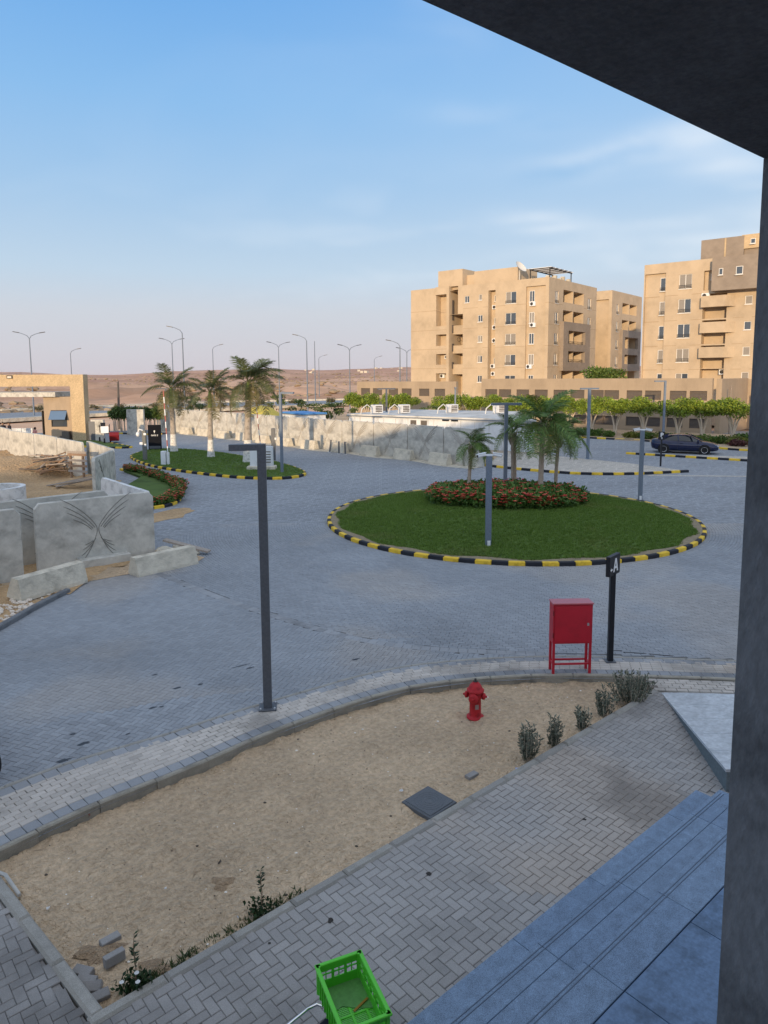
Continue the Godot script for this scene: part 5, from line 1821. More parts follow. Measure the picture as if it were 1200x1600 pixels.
	b.bar(Vector3(-7.3, 0.45, -22.9), Vector3(-5.75, 0.12, -22.6), 0.25, 0.06)
	tag(put("plank", b, M.wood_grey), "pale plank lying over the rubble behind the right-hand block", "plank")
	# scrap wood, a leaning timber frame, planks and a concrete ring
	rng.seed = 31
	for i in 36:
		b = MB.new()
		var p := Vector3(-19.6 + rng.randf_range(-0.9, 0.9), 0.40 + rng.randf() * 0.85, -41.2 + rng.randf_range(-0.8, 0.8))
		var d := Basis(Vector3.UP, rng.randf_range(-0.9, 0.9) + 0.4) * Vector3(rng.randf_range(0.3, 0.85), rng.randf_range(-0.2, 0.35), 0)
		b.bar(p - d, p + d, 0.09, 0.06)
		tag(put("scrap_board", b, [M.wood, M.louvre, M.wood, M.wood_grey][i % 4]), "short board in the heap of scrap wood against the stained panels", "board", "boards in the scrap wood heap")
	var fr := thing("timber_frame", "rough upright timber frame leaning by the panel bend behind the planks", "timber frame", Vector3(-16.9, 0.15, -38.6), deg_to_rad(-35))
	for x in [-0.7, 0.5]:
		b = MB.new()
		b.box(Vector3(x, 0.75, 0), Vector3(0.1, 1.5, 0.1))
		put("post", b, M.wood, fr)
	for y in [0.5, 0.8, 1.1, 1.42, 1.55]:
		b = MB.new()
		b.bar(Vector3(-0.85, y, 0.07), Vector3(0.9, y + 0.06, 0.05), 0.05, 0.12)
		put("rail", b, [M.wood, M.wood_grey][int(y * 10) % 2], fr)
	for p in [[-17.2, -35.6, -14.2, -35.2, 0.5], [-17.0, -36.2, -14.1, -35.7, 0.62], [-16.6, -35.2, -14.3, -36.3, 0.4]]:
		b = MB.new()
		b.bar(Vector3(p[0], 0.35, p[1]), Vector3(p[2], p[4] + 0.35, p[3]), 0.24, 0.05)
		tag(put("plank", b, M.wood_grey), "long grey plank lying on the site behind the winged panels", "plank", "planks on the site")
	var ring := thing("manhole_ring", "white round concrete manhole ring in the site at the left edge", "concrete ring", Vector3(-17.45, 0.1, -31.4))
	b = MB.new()
	b.lathe(Vector3.ZERO, [Vector2(1.15, 0.0), Vector2(1.15, 0.85), Vector2(0.92, 0.85), Vector2(0.92, 0.0)], 28, Basis(), false)
	put("ring", b, M.white_concrete, ring)
	# flower hedge and lawn wedge beside the site
	b = MB.new()
	b.floor_poly(V2([-13.6, -36.4, -14.0, -40.2, -16.1, -43.2, -15.2, -42.6, -12.2, -38.6, -10.6, -35.4, -9.85, -32.4, -10.2, -31.2, -12.3, -30.0, -13.2, -32.5]), 0.14, 0.2)
	ground("verge_lawn", b, M.grass_base)
	k = holder("verge_kerb")
	kerb_run(k, Track.new(knots([-16.6, -44.0, -14.2, -41.5, -11.9, -38.3, -10.35, -35.2, -9.65, -32.4, -10.1, -30.9, -12.0, -29.8])), "kerb_block", 0.5, 0.14, -0.05, 0.14, [M.kerb_yellow, M.kerb_black])
	flower_band("flower_hedge", knots([-16.2, -43.3, -14.0, -40.9, -11.85, -37.9, -10.5, -35.1, -10.05, -32.5, -10.5, -31.2]), 0.45, 0.40, 120)

var bush_leaf: Mesh
var bush_flower: Mesh
func bush_parts() -> void:
	if bush_leaf != null: return
	rng.seed = 55
	var b := MB.new()
	leaf_cloud(b, 190, 0.12, func(): return in_ball(Vector3(0.36, 0.26, 0.36), Vector3(0, 0.27, 0), 0.3), Color(0.045, 0.105, 0.020), Color(0.13, 0.22, 0.045), 0.5)
	bush_leaf = b.done()
	b = MB.new()
	b.flat()
	for i in 20:
		var p := in_ball(Vector3(0.38, 0.26, 0.38), Vector3(0, 0.31, 0), 0.9)
		p.y = maxf(p.y, 0.2)
		for j in 5:
			var a := j * TAU / 5
			b.col = Color(0.55, 0.045, 0.04).lerp(Color(0.68, 0.17, 0.11), rng.randf())
			var d := Vector3(cos(a), 0.5, sin(a)) * 0.075
			var s := Vector3(-sin(a), 0, cos(a)) * 0.045
			b.quad(p, p + d * 0.6 + s, p + d, p + d * 0.6 - s)
	bush_flower = b.done()

func flower_band(called: String, k: Array, width: float, h: float, n: int) -> void:
	bush_parts()
	rng.seed = 57
	var t := Track.new(k)
	var at := []
	var fl := []
	for i in n:
		var s := rng.randf() * t.length()
		var p := t.off(s, rng.randf_range(0.0, width))
		var sc := rng.randf_range(0.75, 1.2) * h / 0.55
		var tr := Transform3D(Basis(Vector3.UP, rng.randf() * TAU).scaled(Vector3.ONE * sc), Vector3(p.x, 0.08, p.y))
		at.append(tr)
		if rng.randf() < 0.75: fl.append(tr)
	var o := Node3D.new()
	o.name = numbered(called, self)
	add_child(o, true)
	o.set_meta("kind", "stuff")
	o.set_meta("label", "low hedge with red flowers along the verge beside the building site")
	scatter("foliage", bush_leaf, M.leaf, at, o)
	scatter("blossom", bush_flower, M.leaf, fl, o)

func boundary_wall() -> void:
	var A := Vector3(-25.2, 0, -78.0)
	var pts: Array[Vector3] = [Vector3(-25.2, 0, -78.04), Vector3(-14.78, 0, -67.57), Vector3(-6.29, 0, -57.9), Vector3(-1.95, 0, -53.45), Vector3(1.82, 0, -49.5), Vector3(6.3, 0, -44.3)]
	var t := Track.new(pts.map(func(p): return Vector2(p.x, p.z)))
	var n := roundi(t.length() / 3.62)
	var l := t.length() / n
	var names := ["first", "second", "third", "fourth", "fifth", "sixth", "seventh", "eighth", "ninth", "tenth", "eleventh", "twelfth", "thirteenth", "fourteenth"]
	var src: Node3D = null
	var sb: Node3D = null
	for i in n:
		var p := t.at(i * l + 0.02)
		var q := t.at((i + 1) * l - 0.02)
		var lab := "winged-relief panel of the long boundary wall, %s from its near end by the white cabin" % names[mini(n - 1 - i, 13)]
		# the face looks to the road: right-hand side going from far to near is -normal, so lay it from near to far and mirror
		var u := Vector3(q.x - p.x, 0, q.y - p.y)
		if src == null:
			src = panel(lab, Vector3(p.x, 0, p.y), Vector3(q.x, 0, q.y), 2.42, "panels of the long boundary wall", 2, false)
			src.set_meta("u", atan2(-u.z, u.x))
		else:
			var yaw: float = atan2(-u.z, u.x) - float(src.get_meta("u"))
			again(src, "concrete_panel", lab, Vector3(p.x, 0, p.y), yaw)
		if i % 1 == 0 and i > 1:
			var c := t.off(i * l - 0.55, -0.62)
			var e := t.off(i * l + 1.15, -0.60)
			barrier_block("tan concrete block at the foot of the long boundary wall, %s from its near end" % names[mini(n - 1 - i, 13)], Vector3(c.x, 0, c.y), Vector3(e.x, 0, e.y), 0.72, "blocks along the long boundary wall", 0.02)
	src.remove_meta("u")
	var b := MB.new()
	var strip := PackedVector2Array()
	var s := 0.0
	while s < t.length():
		strip.append(t.off(s, -1.15 - 0.25 * sin(s * 0.9)))
		s += 1.0
	while s > 0.0:
		s -= 1.0
		strip.append(t.off(s, 0.1))
	b.floor_poly(strip, 0.009)
	ground("dusty_verge", b, M.concrete_tan)

func grass(called: String, poly: PackedVector2Array, height: Callable, n: int, label: String) -> void:
	rng.seed = 88
	var b := MB.new()
	b.flat()
	for i in 7:
		var a := rng.randf() * TAU
		var p := Vector3(rng.randfn() * 0.03, 0, rng.randfn() * 0.03)
		var d := Vector3(cos(a), 0, sin(a)) * 0.03
		b.tri(p - Vector3(d.z, 0, -d.x) * 0.22, p + Vector3(d.z, 0, -d.x) * 0.22, p + d * rng.randf_range(0.3, 1.1) + Vector3.UP * rng.randf_range(0.03, 0.07))
	var lo := Vector2(1e9, 1e9)
	var hi := -lo
	for p in poly: lo = lo.min(p); hi = hi.max(p)
	var at := []
	var tint := []
	var nz := FastNoiseLite.new()
	nz.seed = 8
	nz.frequency = 0.35
	for i in n:
		var q := Vector2(rng.randf_range(lo.x, hi.x), rng.randf_range(lo.y, hi.y))
		if not Geometry2D.is_point_in_polygon(q, poly): continue
		at.append(Transform3D(Basis(Vector3.UP, rng.randf() * TAU).scaled(Vector3(1.3, rng.randf_range(0.7, 1.3), 1.3)), Vector3(q.x, height.call(q), q.y)))
		var dry := smoothstep(0.15, 0.6, nz.get_noise_2d(q.x, q.y)) * 0.6
		tint.append(Color(0.105, 0.18, 0.025).lerp(Color(0.155, 0.245, 0.042), rng.randf()).lerp(Color(0.24, 0.23, 0.08), dry * rng.randf()))
	var o := scatter(called, b.done(), M.leaf, at, self, tint)
	o.set_meta("label", label)

func lamp_t(label: String, at: Vector3, h: float, yaw: float, m: Material, arms := 2, arm := 0.7, th := 0.13) -> Node3D:
	var o := thing("street_lamp", label, "street lamp", at, yaw, "square post lamps")
	var b := MB.new()
	b.box(Vector3(0, h * 0.5, 0), Vector3(th, h, th), Basis(), 0.008)
	put("pole", b, m, o)
	for k in arms:
		var s := -1.0 if k == 0 else 1.0
		b = MB.new()
		b.box(Vector3(s * (arm * 0.5 + th * 0.5), h - 0.055, 0), Vector3(arm, 0.105, th * 1.05), Basis(), 0.006)
		var a := put("lamp_arm", b, m, o)
		b = MB.new()
		b.box(Vector3(s * (arm * 0.62 + th * 0.5), h - 0.113, 0), Vector3(arm * 0.5, 0.012, th * 0.7))
		put("lamp_lens", b, M.lamp_lens, a)
	b = MB.new()
	b.box(Vector3(0, 0.012, 0), Vector3(th * 2.1, 0.024, th * 2.1), Basis(), 0.004)
	var base := put("base_plate", b, m, o)
	for x in [-1, 1]:
		for z in [-1, 1]:
			b = MB.new()
			b.lathe(Vector3(x * th * 0.82, 0.024, z * th * 0.82), [Vector2(0.016, 0), Vector2(0.016, 0.03), Vector2(0.0, 0.034)], 6)
			put("bolt", b, M.metal, base)
	return o

func camera_pole(label: String, at: Vector3, h: float, yaw: float) -> Node3D:
	var o := thing("camera_pole", label, "camera pole", at, yaw, "camera poles on the roundabout")
	var b := MB.new()
	b.box(Vector3(0, h * 0.5, 0), Vector3(0.17, h, 0.17), Basis(), 0.008)
	put("pole", b, M.pole_blue, o)
	b = MB.new()
	b.box(Vector3(0, h + 0.03, 0), Vector3(0.5, 0.06, 0.08))
	put("bracket", b, M.white, o)
	for s in [-1.0, 1.0]:
		b = MB.new()
		b.tube([Vector3(s * 0.13, h + 0.05, 0.02), Vector3(s * 0.40, h + 0.0, 0.08)], [0.055, 0.055], 10)
		b.bar(Vector3(s * 0.12, h + 0.115, 0.02), Vector3(s * 0.43, h + 0.06, 0.085), 0.12, 0.012)
		var c := put("security_camera", b, M.white, o)
		b = MB.new()
		b.tube([Vector3(s * 0.40, h + 0.0, 0.08), Vector3(s * 0.41, h - 0.0018, 0.0822)], [0.045, 0.045], 10)
		put("lens", b, M.black, c)
	b = MB.new()
	b.box(Vector3(0.0, 0.10, 0.09), Vector3(0.1, 0.2, 0.06))
	put("junction_box", b, M.white, o)
	b = MB.new()
	b.box(Vector3(0, 0.01, 0), Vector3(0.3, 0.02, 0.3))
	put("base_plate", b, M.pole_grey, o)
	return o

func mound(q: Vector2) -> float:
	var d := q.distance_to(Vector2(5.07, -28.30)) / 7.25
	return 0.13 + 0.36 * (1.0 - smoothstep(0.15, 1.02, d))

func roundabout() -> void:
	var hub := Vector2(5.07, -28.30)
	var k := holder("roundabout_kerb")
	var ring := []
	for i in 24: ring.append(hub + Vector2(cos(TAU * i / 24), sin(TAU * i / 24)) * 7.30)
	var t := Track.new(ring, true)
	kerb_run(k, t, "kerb_block", t.length() / 90.0, 0.15, -0.05, 0.15, [M.kerb_yellow, M.kerb_black])
	var b := MB.new()
	b.smooth()
	var rings := 16
	for i in rings:
		for j in 72:
			var f := func(a: int, c: int) -> Vector3:
				var r := 7.24 * a / rings
				var q := hub + Vector2(cos(TAU * c / 72), sin(TAU * c / 72)) * r
				return Vector3(q.x, mound(q) - (0.0 if a < rings else 0.03), q.y)
			b.quad(f.call(i, j), f.call(i + 1, j), f.call(i + 1, j + 1), f.call(i, j + 1))
	ground("roundabout_lawn", b, M.grass_base)
	var poly := PackedVector2Array()
	for i in 60: poly.append(hub + Vector2(cos(TAU * i / 60), sin(TAU * i / 60)) * (7.0 + 0.12 * sin(i * 1.7) + 0.06 * sin(i * 4.1)))
	b = MB.new()
	b.smooth()
	for j in 120:
		var a0 := TAU * j / 120
		var a1 := TAU * (j + 1) / 120
		var e0 := 6.98 + 0.10 * sin(j * 0.85)
		var e1 := 6.98 + 0.10 * sin((j + 1) * 0.85)
		var f := func(a: float, r: float) -> Vector3:
			var q := hub + Vector2(cos(a), sin(a)) * r
			return Vector3(q.x, mound(q) + 0.006, q.y)
		b.quad(f.call(a0, e0), f.call(a0, 7.235), f.call(a1, 7.235), f.call(a1, e1))
	ground("soil_edge", b, M.soil)
	grass("roundabout_grass", poly, mound, 60000, "short mown grass on the round traffic island")
	# flower bed
	bush_parts()
	rng.seed = 61
	var at := []
	var fl := []
	for i in 420:
		var a := rng.randf() * TAU
		var r := sqrt(rng.randf())
		var q := Vector2(5.35, -30.45) + Vector2(cos(a) * 3.3, sin(a) * 2.85) * r
		var s := rng.randf_range(0.8, 1.35)
		var tr := Transform3D(Basis(Vector3.UP, rng.randf() * TAU).scaled(Vector3(s, s * 1.05, s)), Vector3(q.x, mound(q) - 0.05, q.y))
		at.append(tr)
		if sin(q.x * 2.3 + 1.0) * sin(q.y * 1.9) > -0.35 and rng.randf() < 0.85: fl.append(tr)
	var o := Node3D.new()
	o.name = "flower_bed"
	add_child(o, true)
	o.set_meta("kind", "stuff")
	o.set_meta("label", "bed of green shrubs with red flowers on the roundabout")
	scatter("foliage", bush_leaf, M.leaf, at, o)
	scatter("blossom", bush_flower, M.leaf, fl, o)
	# palms
	var g0 := Color(0.055, 0.120, 0.026)
	var g1 := Color(0.165, 0.255, 0.060)
	rng.seed = 3
	var fr := [frond(1.55, 0.75, 58, 0.50, 0.020, g0, g1, 0.9), frond(1.6, 1.05, 58, 0.55, 0.020, g0, g1, 1.2), frond(1.6, 1.25, 56, 0.58, 0.019, g0, g1, 1.5), frond(1.5, 1.35, 48, 0.52, 0.018, g0 * 1.1, g1 * 1.15, 1.7, 0.25)]
	palm("short bushy palm leaning right, leftmost on the roundabout", Vector3(3.86, 0.35, -31.7), 2.35, 0.085, 0.075, fr, 15, 0.82, Vector3(0.12, 0, 0), 0, Vector3(0.55, 0.1, 0.1), 1)
	palm("dark-leaved palm right beside the tall double lamp on the roundabout", Vector3(6.22, 0.35, -33.4), 2.75, 0.135, 0.12, fr, 12, 0.92, Vector3(-0.08, 0, 0), 0, Vector3(0.05, 0.25, 0), 2)
	palm("tallest palm with the fullest drooping crown on the roundabout", Vector3(6.95, 0.38, -30.9), 3.35, 0.12, 0.105, fr, 21, 1.25, Vector3(0.05, 0, 0), 0, Vector3(0.2, 0.25, 0), 3)
	palm("slim palm with a white-painted foot, rightmost on the roundabout", Vector3(7.88, 0.36, -32.0), 2.75, 0.085, 0.075, fr, 14, 1.0, Vector3(0.12, 0, 0), 0, Vector3(0.3, 0.2, 0), 4)
	lamp_t("tall grey double-arm lamp among the palms on the roundabout", Vector3(5.56, 0.3, -31.98), 4.28, 0.06, M.pole_blue, 2, 0.62, 0.15)
	camera_pole("grey pole with two white cameras at the front of the roundabout lawn", Vector3(3.45, 0.17, -22.95), 3.02, 0.1)
	camera_pole("grey pole with two white cameras at the back right of the roundabout", Vector3(11.75, 0.1, -31.9), 3.2, -0.15)

func median() -> void:
	var line := knots([-18.75, -53.5, -18.46, -51.08, -17.03, -48.31, -15.0, -45.47, -12.69, -43.21, -10.79, -41.7, -8.95, -40.45, -7.31, -39.75, -5.84, -39.7, -5.0, -40.4, -4.72, -41.6, -5.3, -43.4, -6.4, -45.6, -7.9, -47.92, -10.21, -50.7, -12.69, -53.37, -15.17, -55.34, -17.5, -56.2, -18.6, -55.3])
	var t := Track.new(line, true)
	var k := holder("median_kerb")
	kerb_run(k, t, "kerb_block", t.length() / (2.0 * roundi(t.length() / 1.1)), 0.15, -0.05, 0.15, [M.kerb_yellow, M.kerb_black])
	var poly := PackedVector2Array()
	var s := 0.0
	while s < t.length():
		poly.append(t.at(s))
		s += 0.4
	var inner := Geometry2D.offset_polygon(poly, -0.06)
	var b := MB.new()
	b.floor_poly(inner[0], 0.16, 0.1)
	ground("median_lawn", b, M.grass_base)
	grass("median_grass", inner[0], func(_q): return 0.16, 16000, "mown grass on the entrance median")
	var g0 := Color(0.050, 0.075, 0.028)
	var g1 := Color(0.110, 0.130, 0.050)
	rng.seed = 4
	var fr := [frond(2.3, 0.5, 52, 0.70, 0.034, g0, g1, 0.6), frond(2.5, 0.75, 54, 0.78, 0.034, g0, g1, 0.9), frond(2.55, 1.0, 52, 0.80, 0.034, g0, g1, 1.2, 0.15), frond(2.3, 1.3, 46, 0.75, 0.032, g0, g1, 1.5, 0.5)]
	palm("royal palm with wind-swept ragged crown, farthest on the median by the black sign", Vector3(-16.19, 0.12, -53.99), 3.75, 0.30, 0.185, fr, 17, 1.0, Vector3(-0.05, 0, 0), 1, Vector3(0.30, 0, 0), 11)
	palm("royal palm with narrow upright crown in the middle of the median", Vector3(-12.36, 0.12, -50.0), 3.55, 0.27, 0.16, fr, 13, 0.92, Vector3(0.05, 0, 0), 1, Vector3(0.42, 0.1, 0), 12)
	palm("royal palm with the thickest trunk, nearest on the median behind the road lamp", Vector3(-9.11, 0.12, -46.91), 4.2, 0.36, 0.21, fr, 20, 1.05, Vector3(0.12, 0, 0), 1, Vector3(0.30, 0.05, 0), 13)
	# black gate sign
	var o := thing("sign_totem", "black upright sign board reading GATE 2 on the median", "sign", Vector3(-18.05, 0.1, -55.3), deg_to_rad(8))
	b = MB.new()
	b.box(Vector3(0, 1.0, 0), Vector3(0.98, 2.0, 0.2), Basis(), 0.01)
	put("board", b, M.totem, o)
	b = MB.new()
	b.box(Vector3(0.0, 0.24, 0.101), Vector3(0.86, 0.22, 0.012))
	put("grille", b, M.pole_grey, o)
	lettering("GATE 2", o, Vector3(0.0, 1.18, 0.101), Basis(), 0.115, M.white)
	b = MB.new()
	b.plate(PackedVector2Array([Vector2(-0.02, 0), Vector2(0.02, 0), Vector2(0.02, 0.1), Vector2(0.06, 0.13), Vector2(0.05, 0.19), Vector2(0, 0.22), Vector2(-0.05, 0.19), Vector2(-0.06, 0.13), Vector2(-0.02, 0.1)]), Vector3(0, 1.36, 0.108), Vector3.RIGHT, Vector3.UP, 0.008)
	put("emblem", b, M.white, o)
	# raised barrier arms
	barrier(Vector3(-14.22, 0, -45.6), 4.0, "white barrier box with raised red-striped arm at the near edge of the median", 0.03)
	barrier(Vector3(-8.75, 0, -48.9), 5.0, "raised red-striped barrier arm behind the thickest royal palm", -0.02)
	# posts
	o = thing("camera_post", "grey post with white dome camera at the left tip of the median", "camera post", Vector3(-16.49, 0.0, -48.29))
	b = MB.new()
	b.box(Vector3(0, 1.1, 0), Vector3(0.24, 2.2, 0.24), Basis(), 0.01)
	put("post", b, mat(Color(0.15, 0.155, 0.145), 0.6), o)
	b = MB.new()
	b.tube([Vector3(-0.05, 2.2, 0.1), Vector3(-0.25, 2.28, 0.2), Vector3(-0.33, 2.1, 0.22)], [0.05], 6)
	b.lathe(Vector3(-0.35, 1.86, 0.22), [Vector2(0.0, -0.08), Vector2(0.09, -0.05), Vector2(0.13, 0.05), Vector2(0.12, 0.2), Vector2(0.0, 0.24)], 12)
	b.box(Vector3(0.1, 1.95, 0.14), Vector3(0.16, 0.14, 0.1)); b.box(Vector3(0.1, 1.2, 0.14), Vector3(0.12, 0.16, 0.06)); b.box(Vector3(-0.18, 1.3, 0.1), Vector3(0.2, 0.18, 0.14))
	put("dome_camera", b, M.white, o)
	b = MB.new()
	b.box(Vector3(0, 0.05, 0), Vector3(0.6, 0.1, 0.6), Basis(), 0.02)
	put("footing", b, M.concrete, o)
	o = thing("reader_post", "dark square post with small reader at the right end of the median", "post", Vector3(-7.55, 0.12, -47.9))
	b = MB.new()
	b.box(Vector3(0, 1.1, 0), Vector3(0.26, 2.2, 0.22), Basis(), 0.01)
	put("post", b, M.pole_grey, o)
	b = MB.new()
	b.box(Vector3(0.16, 1.5, 0.05), Vector3(0.12, 0.14, 0.14))
	put("reader", b, M.white, o)
	lamp_t("tall slim grey lamp at the right tip of the median", Vector3(-6.07, 0.12, -41.54), 4.8, 2.8, M.pole_blue, 1, 0.8, 0.14)
	# pair of white cabinets on a footing
	o = thing("utility_cabinet", "pair of pale blue-white cabinets on a stone footing behind the near lamp", "cabinet", Vector3(-7.55, 0.14, -43.2))
	for x in [-0.42, 0.42]:
		b = MB.new()
		b.box(Vector3(x, 0.75, 0), Vector3(0.55, 1.3, 0.4), Basis(), 0.01)
		put("cabinet", b, M.white_wall, o)
	for i in 5:
		b = MB.new()
		b.box(Vector3(0.42, 0.45 + i * 0.16, 0.205), Vector3(0.34, 0.06, 0.02))
		put("vent", b, M.louvre, o)
	b = MB.new()
	b.box(Vector3(0, 0.1, 0.05), Vector3(1.75, 0.24, 0.75), Basis(), 0.05)
	put("footing", b, M.concrete_tan, o)
	# thin bollards on the far carriageway
	for p in [[507, -4.2, -54.1, "leftmost thin grey bollard of three in front of the long wall", 0.12], [521, -3.4, -52.9, "middle thin grey bollard of three in front of the long wall", 0.0], [536, -2.9, -52.5, "rightmost thin grey bollard of three in front of the long wall", -0.03]]:
		o = thing("bollard", p[3], "bollard", Vector3(p[1], 0, p[2]), 0.0, "thin bollards before the wall")
		b = MB.new()
		b.tube([Vector3(0, 0, 0), Vector3(p[4], 0.95, 0)], [0.06], 8)
		put("post", b, M.pole_grey, o)
		b = MB.new()
		b.lathe(Vector3.ZERO, [Vector2(0.0, 0.02), Vector2(0.11, 0.02), Vector2(0.11, 0.0)], 10)
		put("base", b, M.white, o)

func barrier(at: Vector3, l: float, label: String, lean: float) -> void:
	var o := thing("barrier_gate", label, "barrier", at, 0.0, "raised barrier arms")
	var b := MB.new()
	b.box(Vector3(-0.13, 0.52, 0), Vector3(0.30, 1.04, 0.34), Basis(), 0.015)
	put("housing", b, M.white, o)
	b = MB.new()
	b.box(Vector3(0.16, 0.5, 0), Vector3(0.12, 0.9, 0.2))
	put("bracket", b, M.white, o)
	var n := int(l / 0.4)
	for i in n:
		b = MB.new()
		var y := 0.95 + i * 0.4
		b.bar(Vector3(0.14 + lean * (y - 1.0) - 0.06 * (y - 1.0), y, 0.0), Vector3(0.14 + (lean - 0.06) * (y - 0.6), y + 0.4, 0.0), 0.07, 0.05)
		put("arm_stripe", b, [M.white, mat(Color(0.40, 0.12, 0.10), 0.6)][i % 2], o)

func lettering(text: String, parent: Node3D, at: Vector3, turn: Basis, size: float, m: Material) -> void:
	var t := TextMesh.new()
	var f := SystemFont.new()
	f.font_names = PackedStringArray(["Droid Sans"])
	f.font_weight = 700
	t.font = f
	t.text = text
	t.font_size = 64
	t.pixel_size = size / 46.0
	t.depth = 0.006
	put("lettering", t, m, parent, at, turn)

func parking() -> void:
	# islands of pale paving edged with painted kerbs
	var b := MB.new()
	b.floor_poly(V2([6.6, -45.2, 8.3, -43.4, 11.3, -41.2, 14.5, -40.9, 17.9, -41.8, 17.3, -42.7, 16.0, -45.0, 14.2, -47.2, 11.1, -50.8, 9.0, -52.5, 7.6, -48.0]), 0.13, 0.2)
	ground("parking_island", b, M.tan_paving)
	var k := holder("parking_island_kerb")
	kerb_run(k, Track.new(knots([6.4, -45.3, 8.2, -43.3, 11.3, -41.1, 14.5, -40.8, 18.2, -41.75])), "kerb_block", 0.62, 0.15, -0.05, 0.15, [M.kerb_yellow, M.kerb_black])
	b = MB.new()
	b.floor_poly(V2([18.2, -51.5, 20.7, -49.7, 24.2, -47.1, 30.0, -43.0, 33, -46, 27.2, -49.0, 23.5, -50.4]), 0.005)
	ground("parking_bay", b, M.tan_paving)
	kerb_run(k, Track.new(knots([17.9, -51.7, 20.7, -49.6, 24.2, -47.0, 28.0, -44.3])), "kerb_block", 0.68, 0.15, -0.05, 0.15, [M.kerb_yellow, M.kerb_black])
	kerb_run(k, Track.new(knots([13.0, -69.5, 16.96, -66.35, 20.2, -63.8, 23.0, -61.4, 25.3, -57.2, 27.01, -53.9, 29.4, -52.4])), "kerb_block", 0.85, 0.15, -0.05, 0.15, [M.kerb_yellow, M.kerb_black])
	b = MB.new()
	b.floor_poly(V2([13.0, -69.5, 16.96, -66.3, 20.2, -63.75, 23.0, -61.35, 25.3, -57.1, 27.05, -53.85, 29.4, -52.3, 36, -50, 40, -62, 28.4, -70.7, 20, -78, 12, -80]), 0.12, 0.2)
	ground("planting_bed", b, M.sand)
	b = MB.new()
	b.floor_poly(V2([15.2, -40.3, 22.0, -39.6, 33.0, -38.2, 33.0, -38.55, 22.0, -39.95, 15.4, -40.65]), 0.006)
	ground("concrete_strip", b, M.tan_paving)
	# row of clipped trees
	var g0 := Color(0.075, 0.140, 0.018)
	var g1 := Color(0.27, 0.34, 0.045)
	var crowns := [crown_mesh(201, Vector3(2.0, 1.35, 1.7), 3900, 0.21, g0, g1, 1.0), crown_mesh(202, Vector3(1.8, 1.3, 1.7), 3600, 0.21, g0, g1, 1.0), crown_mesh(203, Vector3(2.1, 1.4, 1.8), 4000, 0.21, g0, g1, 1.0)]
	var where := [[30.6, -61.55, 1.08, "clipped tree with broad flat crown at the far right by the pillar"], [28.64, -63.14, 0.95, "clipped tree second from the right, right of the single-arm lamp"], [27.01, -64.46, 0.9, "clipped tree directly behind the single-arm parking lamp"], [24.58, -66.43, 1.0, "clipped tree with wide crown above the parked blue car"], [22.43, -68.16, 0.95, "clipped tree with slim white trunk left of the blue car"], [20.58, -69.66, 0.75, "small clipped tree beside the twin-arm parking lamp"], [18.76, -71.14, 0.9, "clipped tree half hidden behind the roundabout palms"], [16.97, -72.59, 0.9, "clipped tree seen through the roundabout palm crowns"], [14.58, -74.53, 0.9, "clipped tree just left of the tallest roundabout palm crown"], [12.3, -76.3, 0.9, "clipped tree above the white cabin roof near its right end"], [10.0, -78.2, 1.0, "round green tree in front of the passage between podium walls"], [7.4, -80.34, 1.0, "round green tree left of the podium passage"], [2.78, -84.08, 0.85, "round green tree behind the middle rooftop cooler"], [0.9, -85.67, 0.85, "round green tree right of the double-arm lamp behind the wall"], [-2.0, -88.05, 0.9, "bright green tree second from the left before the podium"], [-3.6, -89.12, 0.9, "bright green tree at the left end of the podium wall"]]
	for i in where.size():
		var w: Array = where[i]
		rng.seed = 300 + i
		var o := thing("clipped_tree", w[3], "tree", Vector3(w[0], 0.1, w[1]), rng.randf_range(-0.5, 0.5), "clipped trees along the podium")
		put("crown", crowns[i % 3], M.leaf, o, Vector3(0, 2.72, 0), Basis().scaled(Vector3(w[2], 0.82, w[2])))
		for j in 4:
			b = MB.new()
			var a := j * TAU / 4 + rng.randf()
			var d := Vector3(cos(a), 0, sin(a))
			b.tube([Vector3.ZERO + d * 0.06, d * 0.12 + Vector3.UP * 0.8, d * 0.35 + Vector3.UP * 1.6, d * 0.75 + Vector3.UP * 2.4], [0.12, 0.095, 0.075, 0.04], 6)
			put("trunk", b, M.bark_pale, o)
	# shrubs under the trees
	rng.seed = 410
	var low := [crown_mesh(211, Vector3(1.2, 0.5, 0.8), 1500, 0.16, Color(0.04, 0.085, 0.015), Color(0.12, 0.18, 0.03)), crown_mesh(212, Vector3(1.1, 0.45, 0.8), 1300, 0.16, Color(0.10, 0.12, 0.02), Color(0.24, 0.24, 0.05)), crown_mesh(213, Vector3(1.0, 0.42, 0.8), 1300, 0.15, Color(0.07, 0.02, 0.025), Color(0.14, 0.06, 0.05))]
	var beds := [[29.6, -55.0, 2, 1.1], [28.2, -56.0, 2, 0.9], [28.9, -57.2, 1, 1.2], [30.2, -57.5, 0, 1.5], [27.6, -58.3, 0, 1.1], [26.6, -59.6, 1, 1.0], [25.6, -60.9, 0, 1.0], [24.7, -62.0, 1, 1.1], [23.6, -63.0, 0, 1.0], [22.6, -64.0, 1, 0.9], [20.9, -65.2, 0, 0.8], [19.8, -66.3, 0, 1.1], [18.8, -67.2, 0, 1.1], [17.3, -68.4, 1, 0.9], [15.9, -69.4, 0, 0.9], [31.5, -58.8, 0, 1.5], [32.5, -57.0, 1, 1.3], [31.2, -55.8, 2, 1.0]]
	beds.sort_custom(func(p, q): return p[0] / -p[1] > q[0] / -q[1])
